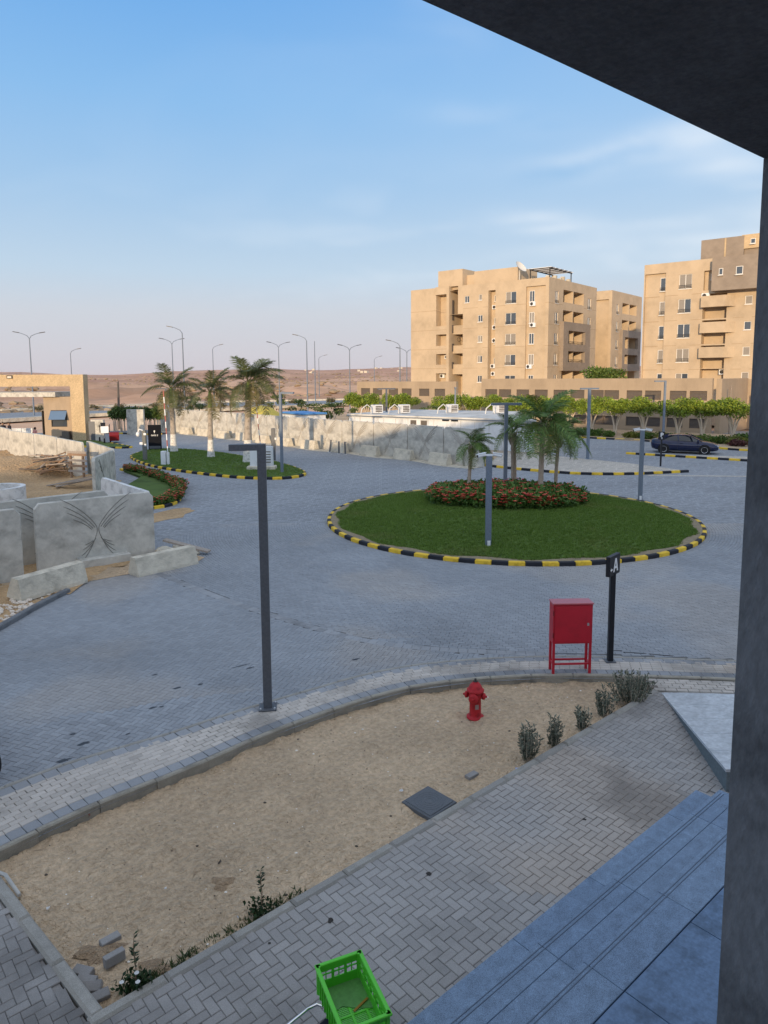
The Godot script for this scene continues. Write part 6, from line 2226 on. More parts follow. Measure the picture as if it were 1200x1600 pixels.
	for i in beds.size():
		var w: Array = beds[i]
		var o := put("shrub", low[w[2]], M.leaf, self, Vector3(w[0], 0.35, w[1]), Basis(Vector3.UP, i * 1.3).scaled(Vector3.ONE * w[3]))
		tag(o, ["green", "yellow-green", "purple-red"][w[2]] + " low shrub in the bed behind the parking kerb, " + ORDER[i] + " counted from the pillar", "shrub", "shrubs in the parking bed")
	lamp_t("tall twin-arm grey lamp on the pale parking island", Vector3(13.89, 0.12, -47.7), 4.84, 0.25, M.pole_blue, 2, 0.6, 0.16)
	lamp_t("single-arm grey lamp behind the parked blue car", Vector3(24.2, 0.12, -60.8), 5.2, 0.0, M.pole_blue, 1, 0.85, 0.16)
	# P sign
	var o := thing("parking_sign", "black post sign with a white letter P on the parking island", "sign", Vector3(17.3, 0.12, -43.7), deg_to_rad(-8))
	b = MB.new()
	b.box(Vector3(0, 0.85, 0), Vector3(0.09, 1.7, 0.09))
	put("post", b, M.black, o)
	b = MB.new()
	b.box(Vector3(0, 1.92, 0), Vector3(0.34, 0.5, 0.1), Basis(), 0.005)
	put("board", b, M.black, o)
	lettering("P", o, Vector3(0, 1.97, 0.053), Basis(), 0.27, M.white)
	b = MB.new()
	b.plate(PackedVector2Array([Vector2(0, -0.05), Vector2(0.03, -0.05), Vector2(0.03, 0.0), Vector2(0.06, 0.0), Vector2(0.015, 0.06), Vector2(-0.03, 0.0), Vector2(0, 0.0)]), Vector3(-0.01, 1.76, 0.056), Vector3.RIGHT, Vector3.UP, 0.006)
	put("arrow", b, M.white, o)
	car(Vector3(22.5, 0, -52.45), deg_to_rad(-26.0))

func car(at: Vector3, yaw: float) -> void:
	var o := thing("parked_car", "dark blue sedan parked side-on behind the striped kerb", "car", at, yaw)
	# local x is forward; a half ring of points per station: y and half width
	var st := [[-2.30, 0.50, 0.86, 0.66, 0.55], [-2.22, 0.34, 0.98, 0.78, 0.70], [-1.9, 0.24, 1.02, 0.88, 0.78], [-1.2, 0.20, 0.98, 0.91, 0.80], [-0.4, 0.19, 0.94, 0.91, 0.80], [0.5, 0.19, 0.92, 0.91, 0.80], [1.0, 0.20, 0.93, 0.91, 0.80], [1.5, 0.21, 0.86, 0.90, 0.76], [1.95, 0.23, 0.78, 0.85, 0.68], [2.22, 0.28, 0.68, 0.74, 0.58], [2.32, 0.36, 0.56, 0.60, 0.48]]
	var b := MB.new()
	b.smooth()
	var ring := func(s: Array) -> Array:
		var r := []
		for p in [[-0.8, s[1]], [-1.0, s[1] + 0.12], [-1.02, lerpf(s[1], s[2], 0.55)], [-0.97, s[2] - 0.04]]:
			r.append(Vector3(s[0], p[1], p[0] * s[3]))
		r.append(Vector3(s[0], s[2] + 0.03, -s[4] * 0.6)); r.append(Vector3(s[0], s[2] + 0.05, 0)); r.append(Vector3(s[0], s[2] + 0.03, s[4] * 0.6))
		for p in [[0.97, s[2] - 0.04], [1.02, lerpf(s[1], s[2], 0.55)], [1.0, s[1] + 0.12], [0.8, s[1]]]:
			r.append(Vector3(s[0], p[1], p[0] * s[3]))
		return r
	for i in st.size() - 1:
		var p: Array = ring.call(st[i])
		var q: Array = ring.call(st[i + 1])
		for k in p.size():
			var k2 := (k + 1) % p.size()
			b.quad(p[k], q[k], q[k2], p[k2])
	for e in [0, st.size() - 1]:
		var p: Array = ring.call(st[e])
		for k in range(1, p.size() - 1):
			if e == 0: b.tri(p[0], p[k], p[k + 1])
			else: b.tri(p[0], p[k + 1], p[k])
	put("body", b, M.car_paint, o)
	# cabin of glass with a painted roof and pillars
	var cab := [[-1.78, 0.98, 0.99, 0.72, 0.70], [-1.15, 0.95, 1.33, 0.77, 0.58], [-0.55, 0.94, 1.42, 0.79, 0.58], [0.05, 0.93, 1.41, 0.79, 0.58], [0.42, 0.92, 1.33, 0.78, 0.57], [1.22, 0.90, 0.92, 0.74, 0.68]]
	b = MB.new()
	b.smooth()
	for i in cab.size() - 1:
		var p: Array = cab[i]
		var q: Array = cab[i + 1]
		for s in [-1.0, 1.0]:
			var a := Vector3(p[0], p[1], p[3] * s)
			var c := Vector3(q[0], q[1], q[3] * s)
			var d := Vector3(q[0], q[2] - 0.05, q[4] * s)
			var e := Vector3(p[0], p[2] - 0.05, p[4] * s)
			if s < 0: b.quad(e, d, c, a)
			else: b.quad(a, c, d, e)
		b.quad(Vector3(p[0], p[2] - 0.05, p[4]), Vector3(q[0], q[2] - 0.05, q[4]), Vector3(q[0], q[2] - 0.05, -q[4]), Vector3(p[0], p[2] - 0.05, -p[4]))
	put("glass", b, M.car_glass, o)
	b = MB.new()
	b.smooth()
	for i in range(1, 4):
		var p: Array = cab[i]
		var q: Array = cab[i + 1]
		for k in 4:
			var f0: float = [-1.02, -0.6, 0.0, 0.6, 1.02][k]
			var f1: float = [-1.02, -0.6, 0.0, 0.6, 1.02][k + 1]
			var g0: float = -0.06 if absf(f0) > 1.0 else (0.0 if f0 != 0.0 else 0.015)
			var g1: float = -0.06 if absf(f1) > 1.0 else (0.0 if f1 != 0.0 else 0.015)
			b.quad(Vector3(p[0], p[2] + g1, p[4] * f1), Vector3(q[0], q[2] + g1, q[4] * f1), Vector3(q[0], q[2] + g0, q[4] * f0), Vector3(p[0], p[2] + g0, p[4] * f0))
	for s in [-1.0, 1.0]:
		b.bar(Vector3(-1.80, 0.99, 0.73 * s), Vector3(-1.12, 1.31, 0.595 * s), 0.05, 0.2)
		b.bar(Vector3(-0.38, 0.94, 0.80 * s), Vector3(-0.46, 1.40, 0.595 * s), 0.03, 0.08, Vector3.RIGHT)
		b.bar(Vector3(1.20, 0.92, 0.74 * s), Vector3(0.40, 1.33, 0.585 * s), 0.04, 0.06)
		b.bar(Vector3(-1.12, 1.33, 0.585 * s), Vector3(0.40, 1.36, 0.585 * s), 0.03, 0.03)
	put("roof", b, M.car_paint, o)
	for s in [-1.0, 1.0]:
		for x in [-1.38, 1.40]:
			b = MB.new()
			var turn := Basis(Vector3.RIGHT, Vector3(0, 0, s), Vector3(0, -s, 0))
			b.lathe(Vector3(x, 0.33, 0.78 * s), [Vector2(0.37, -0.05), Vector2(0.40, 0.152), Vector2(0.0, 0.152)], 24, turn, false)
			put("wheel_arch", b, M.rubber, o)
			b = MB.new()
			b.lathe(Vector3(x, 0.325, 0.80 * s), [Vector2(0.22, 0.14), Vector2(0.30, 0.14), Vector2(0.325, 0.10), Vector2(0.325, -0.06), Vector2(0.22, -0.08)], 22, turn)
			var wh := put("wheel", b, M.rubber, o)
			b = MB.new()
			b.lathe(Vector3(x, 0.325, 0.80 * s), [Vector2(0.0, 0.10), Vector2(0.05, 0.10), Vector2(0.06, 0.085)], 10, turn)
			b.lathe(Vector3(x, 0.325, 0.80 * s), [Vector2(0.235, 0.135), Vector2(0.21, 0.145), Vector2(0.195, 0.12)], 20, turn)
			for k in 5:
				var a := k * TAU / 5 + 0.3
				b.bar(Vector3(x + cos(a) * 0.05, 0.325 + sin(a) * 0.05, 0.895 * s), Vector3(x + cos(a) * 0.205, 0.325 + sin(a) * 0.205, 0.925 * s), 0.055, 0.02, Vector3(0, 0, 1))
			put("rim", b, M.rim, wh)
		b = MB.new()
		b.box(Vector3(0.95, 0.99, 0.93 * s), Vector3(0.14, 0.11, 0.18), Basis(), 0.03)
		put("mirror", b, M.car_paint, o)
		b = MB.new()
		b.bar(Vector3(2.03, 0.64, 0.70 * s), Vector3(2.24, 0.58, 0.48 * s), 0.20, 0.11)
		put("headlight", b, M.lamp_lens, o)
		b = MB.new()
		b.bar(Vector3(-2.20, 0.82, 0.72 * s), Vector3(-2.285, 0.80, 0.42 * s), 0.08, 0.14)
		put("tail_light", b, M.tail, o)
		for x in [-0.42, 0.92, -1.28]:
			b = MB.new()
			b.box(Vector3(x, 0.60, 0.925 * s), Vector3(0.012, 0.55, 0.012))
			put("door_gap", b, M.black, o)
		for x in [-0.62, 0.28]:
			b = MB.new()
			b.box(Vector3(x - 0.4 if x < 0 else x - 0.45, 0.76, 0.925 * s), Vector3(0.2, 0.03, 0.03))
			put("door_handle", b, M.car_paint, o)
		b = MB.new()
		b.box(Vector3(0.0, 0.22, 0.90 * s), Vector3(2.2, 0.05, 0.03))
		put("side_trim", b, M.black, o)
	b = MB.new()
	b.box(Vector3(2.30, 0.49, 0), Vector3(0.06, 0.2, 0.75), Basis(), 0.02)
	put("grille", b, M.black, o)
	b = MB.new()
	b.box(Vector3(2.345, 0.38, 0.0), Vector3(0.02, 0.11, 0.46))
	put("number_plate", b, M.white, o)

func greenery_behind_wall() -> void:
	# prefabricated cabins along the inside of the wall
	var yaw := atan2(-( -50.9 + 59.4), 11.0 + 3.5)
	var cab := func(label: String, a: Vector3, z: Vector3, depth: float, h: float, m: Material) -> Node3D:
		var u := (z - a)
		var l := u.length()
		u = u.normalized()
		var n := u.cross(Vector3.UP)      # towards the road
		var o := thing("site_cabin", label, "cabin", a, 0.0, "cabins behind the boundary wall")
		var b := MB.new()
		var turn := Basis(u, Vector3.UP, n)
		var c := u * l * 0.5 - n * depth * 0.5
		b.box(c + Vector3.UP * (h * 0.5 + 0.12), Vector3(l, h - 0.24, depth), turn)
		put("wall", b, M.white_wall, o)
		b = MB.new()
		b.box(c + Vector3.UP * (h + 0.06), Vector3(l + 0.2, 0.12, depth + 0.2), turn, 0.02)
		put("roof", b, m, o)
		b = MB.new()
		b.box(c + Vector3.UP * (h - 0.05), Vector3(l + 0.24, 0.06, depth + 0.24), turn)
		put("gutter", b, M.pole_blue, o)
		b = MB.new()
		b.box(c + Vector3.UP * 0.12, Vector3(l - 0.1, 0.24, depth - 0.1), turn)
		put("plinth", b, M.concrete_tan, o)
		var k := int(l / 1.2)
		for i in range(1, k):
			b = MB.new()
			b.box(u * (i * l / k) + n * 0.008 + Vector3.UP * h * 0.5, Vector3(0.035, h - 0.4, 0.018), turn)
			put("panel_joint", b, M.roof_grey, o)
		return o
	var c := thing("site_cabin", "long white prefabricated cabin with flat grey roof behind the near end of the wall", "cabin", Vector3(-3.0, 0, -60.6), 0.0, "cabins behind the boundary wall")
	var foot := V2([0, 0, 13.9, 9.8, 15.0, -2.4, 5.2, -7.4])
	var b0 := MB.new()
	b0.floor_poly(foot, 2.5, 2.26)
	put("wall", b0, M.white_wall, c)
	for k in [[0.12, 2.62, 0.121, M.roof_grey, "roof"], [0.15, 2.49, 0.06, M.pole_blue, "gutter"], [-0.06, 0.24, 0.3, M.stone, "plinth"]]:
		b0 = MB.new()
		b0.floor_poly(Geometry2D.offset_polygon(foot, k[0], Geometry2D.JOIN_MITER)[0], k[1], k[2])
		put(k[4], b0, k[3], c)
	var u := Vector3(13.9, 0, 9.8).normalized()
	var n := u.cross(Vector3.UP)
	for i in range(1, 14):
		b0 = MB.new()
		b0.box(u * (i * 1.215) + n * 0.008 + Vector3.UP * 1.3, Vector3(0.035, 2.1, 0.018), Basis(u, Vector3.UP, n))
		put("panel_joint", b0, M.roof_grey, c)
	for x in [6.6, 7.6]:
		var b := MB.new()
		b.box(u * x + n * 0.01 + Vector3.UP * 2.0, Vector3(0.55, 0.55, 0.03), Basis(u, Vector3.UP, n))
		put("vent", b, M.louvre, c)
	for x in [9.6, 10.4]:
		var b := MB.new()
		b.box(u * x + n * 0.02 + Vector3.UP * 2.36, Vector3(0.6, 0.14, 0.05), Basis(u, Vector3.UP, n))
		put("dark_vent", b, M.black, c)
	cab.call("white prefabricated cabin with blue roof sheet at the left behind the wall", Vector3(-9.9, 0, -68.0), Vector3(-7.4, 0, -64.4), 2.4, 2.35, M.tarp_blue)
	var names := ["leftmost", "second from the left", "third from the left", "rightmost"]
	var spots := [[-0.6, -60.75], [1.75, -61.0], [5.9, -61.0], [9.9, -60.4]]
	for i in 4:
		var o := thing("rooftop_cooler", "beige rooftop air cooler on the cabin, %s of four" % names[i], "air cooler", Vector3(spots[i][0], 2.66, spots[i][1]), 0.5, "coolers on the cabin roof")
		var b := MB.new()
		b.box(Vector3(0, 0.36, 0), Vector3(0.8, 0.70, 0.75), Basis(), 0.03)
		put("housing", b, M.white_concrete, o)
		for f in 4:
			b = MB.new()
			b.box(Vector3(0, 0.15 + f * 0.14, 0.38), Vector3(0.62, 0.09, 0.02))
			put("louvre", b, M.louvre, o)
		b = MB.new()
		b.tube([Vector3(-0.7, -0.1, 0.3), Vector3(-0.75, 0.5, 0.3), Vector3(-1.1, 0.75, 0.3), Vector3(-1.6, 0.4, 0.3), Vector3(-1.7, -0.1, 0.3)], [0.05], 6)
		put("pipe", b, M.roof_grey, o)
	var b := MB.new()
	b.lathe(Vector3.ZERO, [Vector2(2.8, 0), Vector2(2.2, 0.7), Vector2(1.0, 1.5), Vector2(0.0, 1.75)], 14)
	tag(put("covered_heap", b, M.tarp_yellow, self, Vector3(-12.4, 1.2, -71.5)), "yellow sheet-covered heap showing above the wall", "heap")
	lamp_t("double-arm lamp behind the wall beside the rooftop coolers", Vector3(0.25, 0, -63.5), 4.75, 0.2, M.pole_grey, 2, 0.75, 0.15)
	lamp_t("double-arm lamp behind the young trees left of the median", Vector3(-24.8, 0, -80.5), 4.6, 0.2, M.pole_grey, 2, 1.0, 0.2)
	lamp_t("lamp in the passage between the podium walls", Vector3(7.6, 0, -75.0), 4.6, 1.57, M.pole_blue, 2, 0.5, 0.16)
	# loose young trees and shrubs along the inside of the wall and beyond the highway
	var g0 := Color(0.05, 0.085, 0.025)
	var g1 := Color(0.15, 0.19, 0.06)
	var airy := []
	for i in 3:
		rng.seed = 500 + i
		b = MB.new()
		for k in 9:
			var a := rng.randf() * TAU
			var p := Vector3(cos(a) * rng.randf_range(0.2, 1.3), rng.randf_range(1.4, 2.9), sin(a) * rng.randf_range(0.2, 1.3))
			var f := func() -> Vector3: return in_ball(Vector3(0.55, 0.16, 0.55), p, 0.2)
			leaf_cloud(b, 90, 0.2, f, g0, g1, 0.2)
		airy.append(b.done())
	var spots2 := [[452, -9.3, -75.0, 1.15, "airy young tree left of the tall street lamp above the wall"], [483, -7.0, -76.0, 1.05, "airy young tree right beside the tall street lamp above the wall"], [509, -5.4, -73.0, 1.1, "airy young tree above the blue cabin roof"], [535, -3.0, -75.0, 0.85, "airy low tree right of the blue cabin roof"], [640, 1.6, -58.3, 0.62, "dusty thin tree in front of the cabin wall"], [655, 2.8, -56.6, 0.62, "dusty thin tree leaning over the boundary wall top"], [520, -3.8, -61.5, 0.6, "low airy tree at the left end of the long cabin"], [290, -24.5, -90.0, 1.2, "airy tree behind the middle royal palm"], [420, -14.5, -95.0, 1.2, "airy tree behind the thickest royal palm crown"], [735, 9.0, -80.0, 1.15, "pale yellowish tree in the passage between the podium walls"], [668, 4.6, -74.0, 0.95, "thin flat-crowned tree before the left podium wall"]]
	for i in spots2.size():
		var w: Array = spots2[i]
		if w[0] == 735:
			rng.seed = 540
			b = MB.new()
			leaf_cloud(b, 900, 0.16, func(): return in_ball(Vector3(1.2, 1.3, 1.0), Vector3(0, 2.2, 0), 0.2), Color(0.42, 0.36, 0.20), Color(0.68, 0.60, 0.42), 0.2)
			airy[i % 3] = b.done()
		var o := thing("young_tree", w[4], "tree", Vector3(w[1], 0, w[2]), i * 1.1, "loose young trees behind the wall")
		o.scale = Vector3.ONE * w[3]
		put("crown", airy[i % 3], M.leaf, o)
		for j in 3:
			b = MB.new()
			var a := j * 2.1
			b.tube([Vector3(0, -0.1, 0), Vector3(cos(a) * 0.15, 1.1, sin(a) * 0.15), Vector3(cos(a) * 0.7, 2.2, sin(a) * 0.7)], [0.07, 0.05, 0.02], 5)
			put("trunk", b, M.bark_pale, o)
	var bush := [crown_mesh(221, Vector3(1.6, 0.75, 1.2), 1500, 0.2, Color(0.04, 0.075, 0.02), Color(0.11, 0.16, 0.04)), crown_mesh(222, Vector3(1.5, 0.8, 1.2), 1200, 0.2, Color(0.09, 0.085, 0.045), Color(0.20, 0.17, 0.09))]
	var spots3 := [[-8.0, -70.5, 0, 1.0], [-6.2, -70.0, 0, 1.1], [-4.2, -69.5, 0, 1.0], [-2.2, -69.8, 0, 1.1], [-20.0, -84.0, 0, 1.0], [-17.0, -82.0, 0, 1.2], [-13.5, -79.0, 0, 1.1], [-10.5, -77.5, 0, 1.1], [-36, -132, 1, 1.8], [-31, -136, 1, 1.6], [-26, -150, 1, 1.8], [-20, -155, 1, 1.8], [-12, -160, 1, 2.0], [-5, -160, 1, 2.0], [3, -165, 1, 2.0], [-53, -128, 1, 1.7], [-49, -131, 1, 1.9], [-44, -136, 1, 1.7], [-60, -122, 1, 2.0], [-66, -118, 1, 2.0], [10, -160, 1, 2.0], [-30, -141, 1, 1.2]]
	for i in spots3.size():
		var w: Array = spots3[i]
		var o := put("bush", bush[w[2]], M.leaf, self, Vector3(w[0], 0.6 if w[2] == 0 else 0.45, w[1]), Basis(Vector3.UP, i * 1.7).scaled(Vector3.ONE * float(w[3]) * (1.0 if w[2] == 0 else 0.55)))
		tag(o, ["dusty green bush growing just inside the long boundary wall, %s counted from the cabins", "dry brownish bush along the highway before the desert, %s of the scattered bushes"][w[2]] % ORDER[i % 20], "bush", ["bushes inside the boundary wall", "dry bushes along the highway"][w[2]])
	var behind := thing("broad_tree", "broad green tree showing over the podium wall before the apartment wing", "tree", Vector3(28.2, 0.0, -90.5))
	put("crown", crown_mesh(231, Vector3(3.6, 1.5, 1.6), 2600, 0.32, Color(0.04, 0.085, 0.02), Color(0.15, 0.21, 0.05)), M.leaf, behind, Vector3(0, 5.9, 0))
	b = MB.new()
	b.tube([Vector3.ZERO, Vector3(0.1, 3.0, 0), Vector3(-0.2, 5.6, 0)], [0.2, 0.16, 0.08], 7)
	put("trunk", b, M.bark_pale, behind)
	var pal := thing("pallet", "broken grey pallet leaning at the right end of the white cabin", "pallet", Vector3(11.6, 0.15, -50.1), 0.6)
	for i in 5:
		b = MB.new()
		b.box(Vector3(0, 0.14 + i * 0.055, -0.5 + i * 0.24), Vector3(1.2, 0.03, 0.11), Basis(Vector3.RIGHT, -0.25))
		put("slat", b, M.wood_grey, pal)
	for x in [-0.55, 0.0, 0.55]:
		b = MB.new()
		b.bar(Vector3(x, 0.06, -0.62), Vector3(x, 0.30, 0.6), 0.07, 0.08)
		put("bearer", b, M.louvre, pal)
	# dense row of slim young trees with bare stems by the gate
	rng.seed = 600
	var slim := []
	for i in 3: slim.append(crown_mesh(610 + i, Vector3(0.75, 0.85, 0.75), 1100, 0.2, Color(0.035, 0.070, 0.018), Color(0.11, 0.16, 0.035)))
	for i in 12:
		var t := i / 11.0
		var o := thing("slim_tree", "slim bare-stemmed tree in the dense row by the gate, %s from the left" % ["first", "second", "third", "fourth", "fifth", "sixth", "seventh", "eighth", "ninth", "tenth", "eleventh", "twelfth"][i], "tree", Vector3(lerpf(-29.0, -23.6, t) + rng.randf_range(-0.15, 0.15), 0.05, lerpf(-75.6, -72.9, t) + rng.randf_range(-0.5, 0.5)), i * 0.9, "row of slim young trees")
		put("crown", slim[i % 3], M.leaf, o, Vector3(0, 2.0, 0), Basis().scaled(Vector3.ONE * rng.randf_range(0.85, 1.1)))
		for j in 3:
			b = MB.new()
			b.tube([Vector3(0.1 * j - 0.1, 0, 0.05 * j), Vector3(0.14 * j - 0.16, 1.0, 0.1 * j - 0.1), Vector3(0.2 * j - 0.2, 1.9, 0.1)], [0.045, 0.035, 0.02], 5)
			put("stem", b, M.bark_pale, o)
	var k := holder("row_kerb")
	kerb_run(k, Track.new(knots([-31.0, -74.0, -27.5, -73.0, -23.8, -71.4, -22.4, -72.4])), "kerb_block", 0.6, 0.14, -0.05, 0.14, [M.kerb_yellow, M.kerb_black])
	for p in [[-31.6, -84.0, "dark wooden pole between the gate and the young trees"], [-19.6, -84.5, "second dark wooden pole right of the young trees"], [-40.5, -108, "leaning wooden pole behind the gate pier"]]:
		b = MB.new()
		b.tube([Vector3.ZERO, Vector3(0.05, 5.6, 0)], [0.13, 0.09], 7)
		tag(put("wooden_pole", b, M.louvre, self, Vector3(p[0], -0.3, p[1])), p[2], "pole")

func street_lamps() -> void:
	# tall lamps along the highway: where, height, yaw, number of arms
	var list := [[-54.6, -110, 12.7, 0.35, 2, "tall double-arm street lamp above the left part of the gate beam"], [-66.0, -150, 11.8, 0.0, 1, "distant single-arm street lamp right of the gate beam lamp"], [-38.6, -130, 12.7, 0.35, 2, "double-arm street lamp behind the farthest royal palm"], [-29.6, -105, 13.1, 3.14, 1, "tall single-arm street lamp arching left above the farthest royal palm"], [-36.0, -150, 12.5, 0.0, 1, "small distant street lamp between the two lamps over the farthest royal palm"], [-19.9, -135, 12.2, 0.35, 2, "double-arm street lamp behind the thickest royal palm crown"], [-12.4, -115, 12.4, 3.14, 1, "tall single-arm street lamp right of the thickest royal palm"], [-17.3, -190, 11.4, 0.0, 1, "small distant single-arm lamp right of the tall arching lamp"], [-6.2, -130, 11.4, 0.35, 2, "double-arm street lamp above the middle of the long wall"], [-2.6, -200, 11.3, 0.0, 1, "small distant single-arm lamp left of the apartment block"], [2.6, -112, 11.3, 3.14, 1, "tall single-arm street lamp just left of the apartment block"], [4.6, -140, 11.2, 0.35, 2, "double-arm street lamp partly hidden by the apartment block"], [-14.5, -150, 14.0, 0.0, 0, "plain thin mast behind the thickest royal palm crown"]]
	for l in list:
		var o := thing("street_lamp", l[5], "street lamp", Vector3(l[0], -0.3, l[1]), l[3], "street lamps along the highway")
		var h: float = l[2]
		var s: float = -1.0 * l[1] / 110.0 * 0.5 + 0.5
		var b := MB.new()
		b.tube([Vector3.ZERO, Vector3(0, h * 0.5, 0), Vector3(0, h - 0.5, 0)], [0.13, 0.10, 0.07], 7)
		put("pole", b, M.pole_blue, o)
		for k in l[4]:
			var d := 1.0 if k == 0 else -1.0
			b = MB.new()
			b.tube([Vector3(0, h - 0.55, 0), Vector3(d * 0.3, h - 0.1, 0), Vector3(d * 1.0, h + 0.22, 0), Vector3(d * 1.5, h + 0.36, 0)], [0.06, 0.055, 0.05, 0.045], 6)
			var arm := put("arm", b, M.pole_blue, o)
			b = MB.new()
			b.bar(Vector3(d * 1.4, h + 0.34, 0), Vector3(d * 2.25, h + 0.5, 0), 0.3, 0.12)
			put("lamp_head", b, M.pole_grey, arm)

# ---------------------------------------------------------------- things in the foreground
func near_things() -> void:
	var b: MB
	# the near lamp on the pavement
	var o := lamp_t("tall dark grey lamp post with one arm to the left, on the near pavement", Vector3(-2.05, 0.062, -11.72), 4.63, 0.12, M.pole_grey, 1, 0.46, 0.145)
	# letter sign
	o = thing("letter_sign", "black post sign with a white letter A and arrow beside the red cabinet", "sign", Vector3(4.54, 0.06, -13.65))
	b = MB.new()
	b.box(Vector3(0, 0.92, 0), Vector3(0.10, 1.84, 0.10), Basis(), 0.004)
	put("post", b, M.black, o)
	b = MB.new()
	var turn := Basis(Vector3.UP, deg_to_rad(50.0))
	b.box(Vector3(0, 2.0, 0), Vector3(0.50, 0.40, 0.085), turn, 0.004)
	put("board", b, M.black, o)
	lettering("A", o, Vector3(0, 2.0, 0) + turn * Vector3(0.03, -0.01, 0.045), turn, 0.26, M.white)
	b = MB.new()
	b.plate(PackedVector2Array([Vector2(0.05, -0.012), Vector2(0.05, 0.012), Vector2(-0.01, 0.012), Vector2(-0.01, 0.035), Vector2(-0.055, 0.0), Vector2(-0.01, -0.035), Vector2(-0.01, -0.012)]), Vector3(0, 1.93, 0) + turn * Vector3(-0.175, 0, 0.049), turn * Vector3.RIGHT, Vector3.UP, 0.006)
	put("arrow", b, M.white, o)
	b = MB.new()
	b.box(Vector3(0, 0.01, 0), Vector3(0.20, 0.02, 0.20))
	put("base_plate", b, M.pole_grey, o)
	# sand that has gathered round the sign's foot
	# red cabinet on legs
	o = thing("fire_hose_cabinet", "plain red metal cabinet on four legs on the pavement", "cabinet", Vector3(3.60, 0.06, -13.18), deg_to_rad(2))
	b = MB.new()
	b.box(Vector3(0, 1.0, 0), Vector3(0.76, 0.78, 0.27), Basis(), 0.006)
	put("body", b, M.red, o)
	b = MB.new()
	b.box(Vector3(0, 1.405, 0.005), Vector3(0.79, 0.025, 0.31), Basis(), 0.008)
	put("lid", b, mat(Color(0.50, 0.09, 0.115), 0.3, {"tex": "fine", "scale": 2.0, "spec": 0.6}), o)
	b = MB.new()
	b.box(Vector3(0, 1.0, 0.143), Vector3(0.70, 0.72, 0.014), Basis(), 0.004)
	var door := put("door", b, M.red, o)
	b = MB.new()
	b.box(Vector3(0.29, 1.0, 0.157), Vector3(0.035, 0.05, 0.02))
	put("latch", b, M.metal, door)
	for y in [0.78, 1.22]:
		b = MB.new()
		b.tube([Vector3(-0.375, y - 0.05, 0.14), Vector3(-0.375, y + 0.05, 0.14)], [0.012], 6)
		put("hinge", b, M.red_dark, door)
	for x in [-0.355, 0.355]:
		for z in [-0.11, 0.115]:
			b = MB.new()
			b.box(Vector3(x, 0.305, z), Vector3(0.045, 0.61, 0.045))
			put("leg", b, M.red, o)
		b = MB.new()
		b.box(Vector3(x, 0.2, 0.0), Vector3(0.03, 0.03, 0.18))
		put("brace", b, M.red, o)
	for z in [-0.11, 0.115]:
		b = MB.new()
		b.box(Vector3(0, 0.2 if z > 0 else 0.2, z), Vector3(0.66, 0.032, 0.032))
		put("brace", b, M.red, o)
	# hydrant
	o = thing("fire_hydrant", "red fire hydrant standing in the sand bed", "fire hydrant", Vector3(1.56, -0.09, -11.63), 0.5)
	b = MB.new()
	b.lathe(Vector3.ZERO, [Vector2(0.15, 0.0), Vector2(0.15, 0.025), Vector2(0.105, 0.03), Vector2(0.10, 0.06), Vector2(0.098, 0.34), Vector2(0.112, 0.36), Vector2(0.112, 0.45), Vector2(0.10, 0.47)], 20)
	put("barrel", b, M.hydrant, o)
	b = MB.new()
	b.lathe(Vector3.ZERO, [Vector2(0.10, 0.468), Vector2(0.148, 0.475), Vector2(0.150, 0.505), Vector2(0.125, 0.52), Vector2(0.112, 0.56), Vector2(0.08, 0.61), Vector2(0.05, 0.628), Vector2(0.045, 0.65)], 20)
	put("bonnet", b, M.hydrant, o)
	b = MB.new()
	b.lathe(Vector3.ZERO, [Vector2(0.042, 0.648), Vector2(0.034, 0.66), Vector2(0.022, 0.665), Vector2(0.022, 0.70), Vector2(0.0, 0.70)], 5, Basis(), false)
	put("operating_nut", b, M.rail_dark, o)
	for i in 8:
		b = MB.new()
		var a := i * TAU / 8
		b.lathe(Vector3(cos(a) * 0.135, 0.502, sin(a) * 0.135), [Vector2(0.013, 0), Vector2(0.013, 0.014), Vector2(0.0, 0.017)], 6)
		put("flange_bolt", b, M.hydrant, o)
	for d in [[0.55, 0.075, 0.13], [-0.95, 0.05, 0.13], [2.15, 0.05, 0.12]]:   # pumper outlet and two hose outlets
		b = MB.new()
		var ax := Vector3(sin(d[0] - 0.5 - 0.9), 0, cos(d[0] - 0.5 - 0.9))
		var bs := Basis(ax.cross(Vector3.UP), ax, Vector3.UP)
		b.lathe(Vector3(0, 0.40, 0), [Vector2(d[1] * 0.8, 0.06), Vector2(d[1] * 0.8, d[2]), Vector2(d[1] * 1.12, d[2]), Vector2(d[1] * 1.12, d[2] + 0.045), Vector2(d[1] * 0.5, d[2] + 0.06), Vector2(0.018, d[2] + 0.06), Vector2(0.018, d[2] + 0.085), Vector2(0.0, d[2] + 0.085)], 12, bs)
		put("outlet_cap", b, M.hydrant, o)
	b = MB.new()
	b.box(Vector3(-0.035, 0.23, 0.097), Vector3(0.06, 0.08, 0.012), rot(-18))
	put("label_plate", b, mat(Color(0.32, 0.22, 0.20), 0.6), o)
	# manhole cover
	o = thing("manhole_cover", "square grey manhole cover set in the sand bed", "manhole cover", Vector3(0.60, -0.075, -9.13), deg_to_rad(44))
	b = MB.new()
	b.box(Vector3(0, 0.0, 0), Vector3(0.54, 0.06, 0.54), Basis(), 0.008)
	put("frame", b, M.grate, o)
	b = MB.new()
	b.box(Vector3(0, 0.033, 0), Vector3(0.47, 0.014, 0.47), Basis(), 0.004)
	var lid := put("lid", b, M.grate, o)
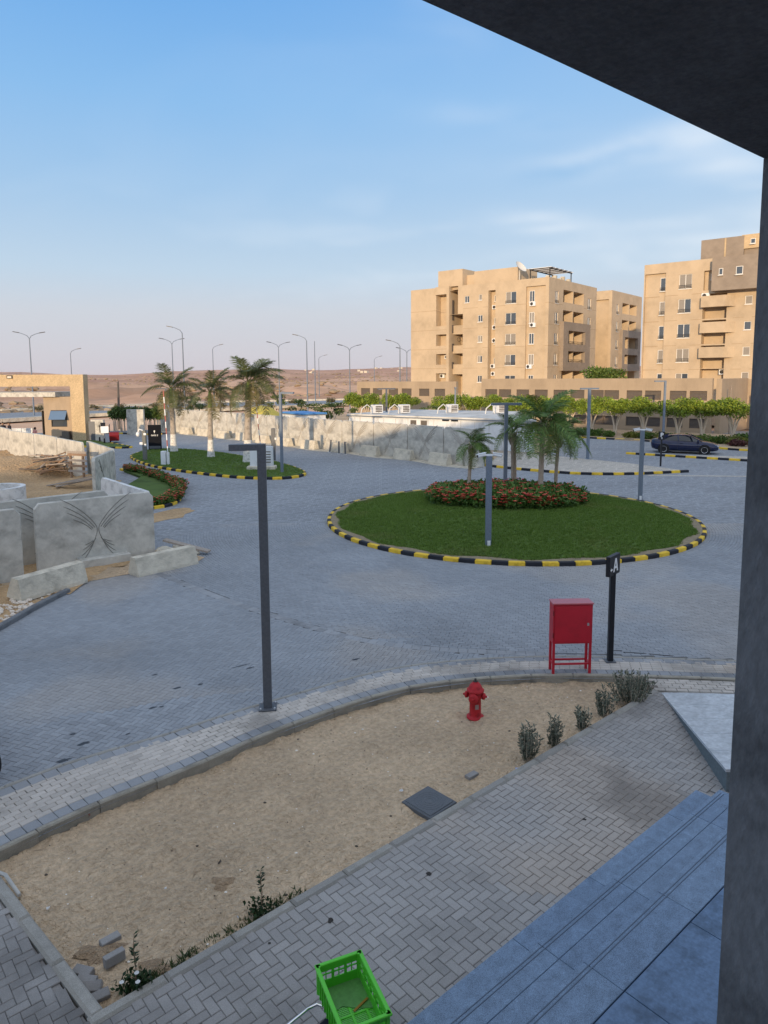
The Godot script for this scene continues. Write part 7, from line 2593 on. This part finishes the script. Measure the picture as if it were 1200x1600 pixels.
	for i in 4:
		b = MB.new()
		b.lathe(Vector3(0, 0.04, 0), [Vector2(0.05 + i * 0.045, 0.0), Vector2(0.055 + i * 0.045, 0.004), Vector2(0.065 + i * 0.045, 0.004), Vector2(0.07 + i * 0.045, 0.0)], 24, Basis(), false)
		put("rib", b, M.grate, lid)
	# loose paving blocks
	var blk := block_mesh(0.20, 0.10, 0.08)
	for p in [[1.27, -0.03, -9.78, 0.7, 0.0, "single grey paving block lying near the manhole cover"], [-2.90, -0.03, -6.76, 0.75, 0.0, "grey paving block lying upright behind the leaning one at the lower left"], [-2.72, -0.01, -6.45, 0.75, 1.45, "grey paving block stood on edge beside the rose bush"], [-3.02, -0.03, -6.36, -0.25, 0.1, "topmost of the fallen grey blocks by the lower left kerb"], [-2.94, -0.03, -6.25, -0.15, 0.12, "second of the fallen grey blocks by the lower left kerb"], [-2.86, -0.02, -6.16, 0.1, 0.4, "third of the fallen grey blocks, blue-grey and tilted, by the lower left kerb"], [-2.74, -0.02, -6.06, 0.6, 0.15, "lowest of the fallen grey blocks by the lower left kerb corner"]]:
		var q := put("paving_block", blk, M.path1, self, Vector3(p[0], p[1], p[2]), Basis(Vector3.UP, p[3]) * Basis(Vector3.RIGHT, p[4]))
		tag(q, p[5], "paving block", "loose paving blocks in the sand bed")
	# grey-green shrubs along the path
	var gg0 := Color(0.085, 0.100, 0.075)
	var gg1 := Color(0.24, 0.255, 0.195)
	var sh := [[2.19, -10.22, 0.56, "grey-green upright shrub nearest the path's blue litter, first of the row"], [2.66, -10.62, 0.50, "slim grey-green shrub second in the row along the path"], [3.28, -11.15, 0.42, "small sparse grey-green shrub third in the row along the path"], [3.80, -11.62, 0.50, "loose grey-green shrub fourth in the row along the path"], [4.42, -12.1, 0.58, "largest bushy grey-green shrub at the far corner of the sand bed"]]
	for i in sh.size():
		var w: Array = sh[i]
		rng.seed = 700 + i
		o = thing("shrub", w[3], "shrub", Vector3(w[0], -0.09, w[1]), 0.0, "grey-green shrubs along the path")
		b = MB.new()
		var st := MB.new()
		var stems := [24, 18, 12, 18, 44][i] as int
		var wide: float = [0.18, 0.15, 0.16, 0.18, 0.38][i]
		for k in stems:
			var a := rng.randf() * TAU
			var r := wide * sqrt(rng.randf())
			var foot := Vector3(cos(a), 0, sin(a)) * r * 0.45
			var tip := Vector3(cos(a) * r * 1.15, w[2] * rng.randf_range(0.72, 1.15) * (1.0 - 0.35 * pow(r / wide, 2.0)), sin(a) * r * 1.15)
			st.tube([foot, foot.lerp(tip, 0.5) + Vector3(cos(a), 0, sin(a)) * 0.02, tip], [0.006, 0.004, 0.002], 4, false)
			for j in 42:
				var t := rng.randf_range(0.12, 1.0)
				var p := foot.lerp(tip, t)
				var aa := rng.randf() * TAU
				var d := Vector3(cos(aa) * 0.8, rng.randf_range(0.3, 1.3), sin(aa) * 0.8).normalized()
				var e := d.cross(Vector3(rng.randfn(), rng.randfn(), rng.randfn())).normalized()
				var s := rng.randf_range(0.045, 0.08)
				b.col = gg0.lerp(gg1, rng.randf())
				b.flat()
				b.quad(p, p + d * s * 0.5 + e * s * 0.17, p + d * s, p + d * s * 0.5 - e * s * 0.17)
		put("foliage", b, M.leaf, o)
		put("stem", st, M.bark_pale, o)
	# rose bushes at the lower left
	for w in [[-2.42, -6.14, 0.62, 1, "dark rose bush with tall bare stalk and a few white blooms by the path kerb"], [-1.38, -7.14, 0.52, 0, "sparse dark rose bush with bare stalk along the path kerb"]]:
		rng.seed = 720 + int(w[3])
		o = thing("rose_bush", w[4], "rose bush", Vector3(w[0], -0.09, w[1]))
		b = MB.new()
		var f := func() -> Vector3: return in_ball(Vector3(0.19, 0.10, 0.14), Vector3(0, 0.10, 0), 0.1)
		leaf_cloud(b, 330 if w[3] == 1 else 170, 0.05, f, Color(0.012, 0.028, 0.010), Color(0.035, 0.065, 0.022), 0.4)
		var st := MB.new()
		st.tube([Vector3(0, 0, 0), Vector3(0.01, 0.25, -0.02), Vector3(-0.01, 0.45, -0.03), Vector3(0.01, w[2], -0.02)], [0.007, 0.006, 0.005, 0.003], 5)
		for j in 26:
			var y := rng.randf_range(0.22, w[2])
			var p := Vector3(0, y, -0.02)
			var a := rng.randf() * TAU
			var d := Vector3(cos(a), 0.4, sin(a)).normalized()
			var e := Vector3(-sin(a), 0, cos(a))
			b.col = Color(0.012, 0.028, 0.010).lerp(Color(0.035, 0.065, 0.022), rng.randf())
			b.quad(p, p + d * 0.03 + e * 0.012, p + d * 0.06, p + d * 0.03 - e * 0.012)
		put("foliage", b, M.leaf, o)
		put("stem", st, M.wood, o)
		if w[3] == 1:
			for p in [[0.03, 0.23, 0.02], [-0.10, 0.17, 0.06], [0.06, 0.19, 0.08]]:
				b = MB.new()
				for j in 9:
					var a := j * 2.4
					var d := Vector3(cos(a), 0.6, sin(a)).normalized() * 0.028
					var e := Vector3(-sin(a), 0, cos(a)) * 0.018
					var c := Vector3(p[0], p[1], p[2])
					b.quad(c, c + d * 0.6 + e, c + d, c + d * 0.6 - e)
				put("bloom", b, M.white_concrete, o)
	# weeds along the kerb of the sand bed
	rng.seed = 740
	b = MB.new()
	for i in 260:
		var t := pow(rng.randf(), 1.6)
		var p := Vector3(-2.25, -0.08, -6.2).lerp(Vector3(-0.9, -0.08, -7.4), t) + Vector3(rng.randf_range(-0.16, 0.02), 0, rng.randf_range(-0.14, 0.02))
		for j in 3:
			var a := rng.randf() * TAU
			b.col = Color(0.020, 0.045, 0.012).lerp(Color(0.075, 0.09, 0.03), rng.randf())
			var d := Vector3(cos(a) * 0.05, rng.randf_range(0.02, 0.07), sin(a) * 0.05)
			b.tri(p - Vector3(d.z, 0, -d.x) * 0.2, p + Vector3(d.z, 0, -d.x) * 0.2, p + d)
	ground("weeds", b, M.leaf, "stuff").set_meta("label", "low weeds along the path side of the sand bed")
	# darker damp soil where something was dug
	for q in [[-1.92, -7.62, 0.22, 0.17], [-2.93, -6.62, 0.30, 0.20], [-2.3, -6.4, 0.35, 0.18]]:
		b = MB.new()
		b.smooth()
		for i in 26:
			var a0 := TAU * i / 26
			var a1 := TAU * (i + 1) / 26
			var f := func(a: float, r: float) -> Vector3:
				var w := r * (0.8 + 0.2 * sin(a * 3.0 + q[0] * 5.0) + 0.1 * sin(a * 7.0))
				return Vector3(q[0] + cos(a) * q[2] * w, -0.045 - 0.05 * r * r, q[1] + sin(a) * q[3] * w)
			for k in 3: b.quad(f.call(a0, k / 3.0), f.call(a0, (k + 1) / 3.0), f.call(a1, (k + 1) / 3.0), f.call(a1, k / 3.0))
		ground("soil_patch", b, M.soil_damp)
	# litter
	for p in [[1.99, -0.03, -9.93, 0.06, 0, "crumpled blue and white litter by the first grey-green shrub"], [0.22, -0.06, -9.42, 0.035, 1, "small white scrap of paper beyond the manhole cover"], [-1.63, -0.05, -7.05, 0.03, 1, "small white scrap by the sparse rose bush"], [-3.75, -0.05, -7.2, 0.03, 1, "white scrap on the sand towards the lower left"], [-2.55, -0.05, -7.5, 0.025, 1, "white pebble-like scrap in the middle of the sand"], [-4.0, -0.03, -8.85, 0.045, 2, "small reddish scrap at the foot of the pavement kerb"], [-2.04, -0.06, -7.95, 0.05, 3, "dark clod lying on the sand bed"]]:
		b = MB.new()
		rng.seed = int(absf(p[0]) * 100)
		var v := []
		for i in 9: v.append(Vector3(rng.randfn(), rng.randfn() * 0.6, rng.randfn()).normalized() * p[3] * rng.randf_range(0.5, 1.0))
		for i in 14: b.tri(v[rng.randi() % 9], v[rng.randi() % 9], v[rng.randi() % 9])
		tag(put("litter", b, [mat(Color(0.42, 0.50, 0.80), 0.5), M.paper, mat(Color(0.28, 0.07, 0.06), 0.8), M.louvre][p[4]], self, Vector3(p[0], p[1], p[2])), p[5], "litter")
	for p in [[-0.6, -6.9, 0.04], [0.5, -7.6, 0.045], [1.7, -6.9, 0.03], [0.75, -6.0, 0.04], [-0.62, -6.0, 0.025], [2.6, -8.6, 0.03], [-1.2, -6.6, 0.02]]:
		b = MB.new()
		var poly := PackedVector2Array()
		for i in 9: poly.append(Vector2(p[0], p[1]) + Vector2(cos(i * TAU / 9), sin(i * TAU / 9)) * p[2] * rng.randf_range(0.5, 1.1))
		b.floor_poly(poly, 0.0335)
		put("stain", b, mat(Color(0.04, 0.035, 0.032), 0.9), get_node("footpath"))
	# grey plastic pipe end in the sand at the left edge
	b = MB.new()
	b.tube([Vector3(-4.75, 0.02, -7.75), Vector3(-4.45, 0.03, -7.62), Vector3(-4.18, -0.05, -7.40)], [0.022], 8)
	tag(put("pipe", b, M.roof_grey), "thin pale grey pipe sticking into the sand bed at the left edge", "pipe")
	# fallen cable in the roadway? none; a motorcycle front wheel at the left edge
	o = thing("motorcycle", "parked motorcycle of which only the black front wheel shows at the left edge", "motorcycle", Vector3(-5.78, 0.02, -9.62), deg_to_rad(62))
	var side := Basis(Vector3.UP, Vector3.RIGHT, Vector3.BACK)
	b = MB.new()
	b.lathe(Vector3(0, 0.30, 0.0), [Vector2(0.235, -0.04), Vector2(0.28, -0.05), Vector2(0.305, 0), Vector2(0.28, 0.05), Vector2(0.235, 0.04)], 30, side)
	var wheel := put("wheel", b, M.rubber, o)
	b = MB.new()
	b.lathe(Vector3(0, 0.30, 0.0), [Vector2(0.24, -0.03), Vector2(0.215, -0.02), Vector2(0.215, 0.02), Vector2(0.24, 0.03)], 30, side)
	b.lathe(Vector3(0, 0.30, 0), [Vector2(0.0, -0.05), Vector2(0.05, -0.05), Vector2(0.05, 0.05), Vector2(0.0, 0.05)], 12, side)
	for i in 10:
		var a := i * TAU / 10
		b.bar(Vector3(0, 0.30 + sin(a) * 0.04, cos(a) * 0.04), Vector3(0, 0.30 + sin(a + 0.2) * 0.22, cos(a + 0.2) * 0.22), 0.012, 0.012)
	put("rim", b, mat(Color(0.10, 0.035, 0.05), 0.4), wheel)
	b = MB.new()
	for s in [-0.07, 0.07]:
		b.tube([Vector3(s, 0.30, 0), Vector3(s, 0.95, -0.28)], [0.02], 6)
	b.tube([Vector3(-0.34, 1.05, -0.38), Vector3(0, 0.98, -0.3), Vector3(0.34, 1.05, -0.38)], [0.016], 6)
	put("fork", b, M.chrome, o)
	b = MB.new()
	b.plate(PackedVector2Array([Vector2(-0.25, 0.85), Vector2(-0.45, 0.35), Vector2(-1.1, 0.32), Vector2(-1.5, 0.7), Vector2(-1.55, 0.82), Vector2(-0.8, 0.78)]), Vector3(0.12, 0, 0), Vector3(0, 0, 1), Vector3.UP, 0.24, 0.03)
	put("frame", b, M.red_dark, o)
	b = MB.new()
	b.lathe(Vector3(0, 0.30, -1.25), [Vector2(0.225, -0.05), Vector2(0.28, -0.055), Vector2(0.305, 0), Vector2(0.28, 0.055), Vector2(0.225, 0.05)], 26, side)
	put("wheel", b, M.rubber, o)
	b = MB.new()
	b.box(Vector3(0, 0.86, -1.15), Vector3(0.26, 0.09, 0.7), Basis(), 0.03)
	put("seat", b, M.black, o)
	chair()
	crate()

func chair() -> void:
	# metal stool with a navy pad; only a corner of it is in the picture
	var o := thing("stool", "navy padded stool with chrome tube frame under the green crate", "stool", Vector3(-0.50, 0.03, -5.06), deg_to_rad(45))
	# local -z points away from the camera; the pad's far edge carries the bent tube
	var b := MB.new()
	b.box(Vector3(0, 0.43, 0.06), Vector3(0.44, 0.05, 0.50), Basis(), 0.02)
	put("seat", b, M.navy, o)
	b = MB.new()
	b.tube([Vector3(-0.25, 0.42, 0.28), Vector3(-0.25, 0.42, -0.22), Vector3(-0.24, 0.43, -0.32), Vector3(-0.19, 0.44, -0.36), Vector3(0.12, 0.44, -0.36), Vector3(0.20, 0.44, -0.34), Vector3(0.235, 0.44, -0.28), Vector3(0.24, 0.42, -0.16)], [0.0125], 8)
	put("tube_frame", b, M.chrome, o)
	for x in [-0.22, 0.22]:
		for z in [-0.2, 0.26]:
			b = MB.new()
			b.tube([Vector3(x, 0.0, z * 1.1), Vector3(x, 0.405, z)], [0.0125], 8)
			put("leg", b, M.chrome, o)

func crate() -> void:
	# open plastic crate: rim, slotted walls, perforated floor; it stands across the chair, slightly tilted
	var o := thing("plastic_crate", "bright green open plastic crate with mesh floor on the navy stool", "crate", Vector3(-0.29, 0.495, -5.30), deg_to_rad(23.0))
	var W := 0.375
	var L := 0.64
	var H := 0.26
	var m: Material = M.green_plastic
	var wall := func(called: String, a: Vector3, z: Vector3, n: Vector3, slots: int) -> void:
		var u := (z - a)
		var l := u.length()
		u = u.normalized()
		var turn := Basis(u, Vector3.UP, u.cross(Vector3.UP))
		var b := MB.new()
		b.box(a + u * l * 0.5 + Vector3.UP * 0.055, Vector3(l, 0.11, 0.008), turn)
		b.box(a + u * l * 0.5 + Vector3.UP * (H - 0.04), Vector3(l, 0.055, 0.008), turn)
		b.box(a + u * l * 0.5 + n * 0.012 + Vector3.UP * (H - 0.008), Vector3(l + 0.05, 0.016, 0.035), turn, 0.005)
		for i in slots + 1:
			b.box(a + u * lerpf(0.012, l - 0.012, float(i) / slots) + Vector3.UP * (H * 0.5 + 0.02), Vector3(0.024, 0.15, 0.0085), turn)
		for i in slots * 2 + 1:
			b.box(a + u * lerpf(0.01, l - 0.01, i / (slots * 2.0)) + n * 0.01 + Vector3.UP * (H * 0.5), Vector3(0.008, H - 0.01, 0.014), turn)
		b.box(a + u * l * 0.5 + Vector3.UP * 0.163, Vector3(l, 0.012, 0.0075), turn)
		put(called, b, m, o)
	var a := Vector3(-W * 0.5, 0, -L * 0.5)
	var c := Vector3(W * 0.5, 0, -L * 0.5)
	var d := Vector3(W * 0.5, 0, L * 0.5)
	var e := Vector3(-W * 0.5, 0, L * 0.5)
	wall.call("end_wall", c, a, Vector3(0, 0, -1), 3)
	wall.call("end_wall", e, d, Vector3(0, 0, 1), 3)
	wall.call("side_wall", a, e, Vector3(-1, 0, 0), 5)
	wall.call("side_wall", d, c, Vector3(1, 0, 0), 5)
	var b := MB.new()
	for p in [a, c, d, e]:
		b.tube([p + Vector3.UP * 0.0, p + Vector3.UP * H], [0.02], 8)
	put("corner_post", b, m, o)
	# floor lattice
	b = MB.new()
	var n := 26
	for i in n + 1:
		b.box(Vector3(lerpf(-W * 0.5, W * 0.5, float(i) / n), 0.012, 0), Vector3(0.0065, 0.006, L))
	for i in 42:
		b.box(Vector3(0, 0.0165, lerpf(-L * 0.5, L * 0.5, i / 41.0)), Vector3(W, 0.005, 0.0065))
	for x in [-0.13, 0.0, 0.13]:
		b.box(Vector3(x, 0.014, 0), Vector3(0.018, 0.014, L))
	for z in [-0.2, 0.0, 0.2]:
		b.box(Vector3(0, 0.0145, z), Vector3(W, 0.014, 0.018))
	put("floor_lattice", b, m, o)
	b = MB.new()
	b.plate(PackedVector2Array([Vector2(-0.19, 0.32), Vector2(0.19, 0.32), Vector2(0.19, -0.02), Vector2(0.05, 0.04), Vector2(-0.05, 0.10), Vector2(-0.19, 0.06)]), Vector3(0, 0.026, 0), Vector3.RIGHT, Vector3.FORWARD, 0.003)
	put("floor_film", b, M.green_base, o)
	b = MB.new()
	b.bar(Vector3(0.02, 0.033, -0.01), Vector3(0.17, 0.036, -0.08), 0.018, 0.006)
	put("tape_strip", b, mat(Color(0.30, 0.16, 0.02), 0.6), o)
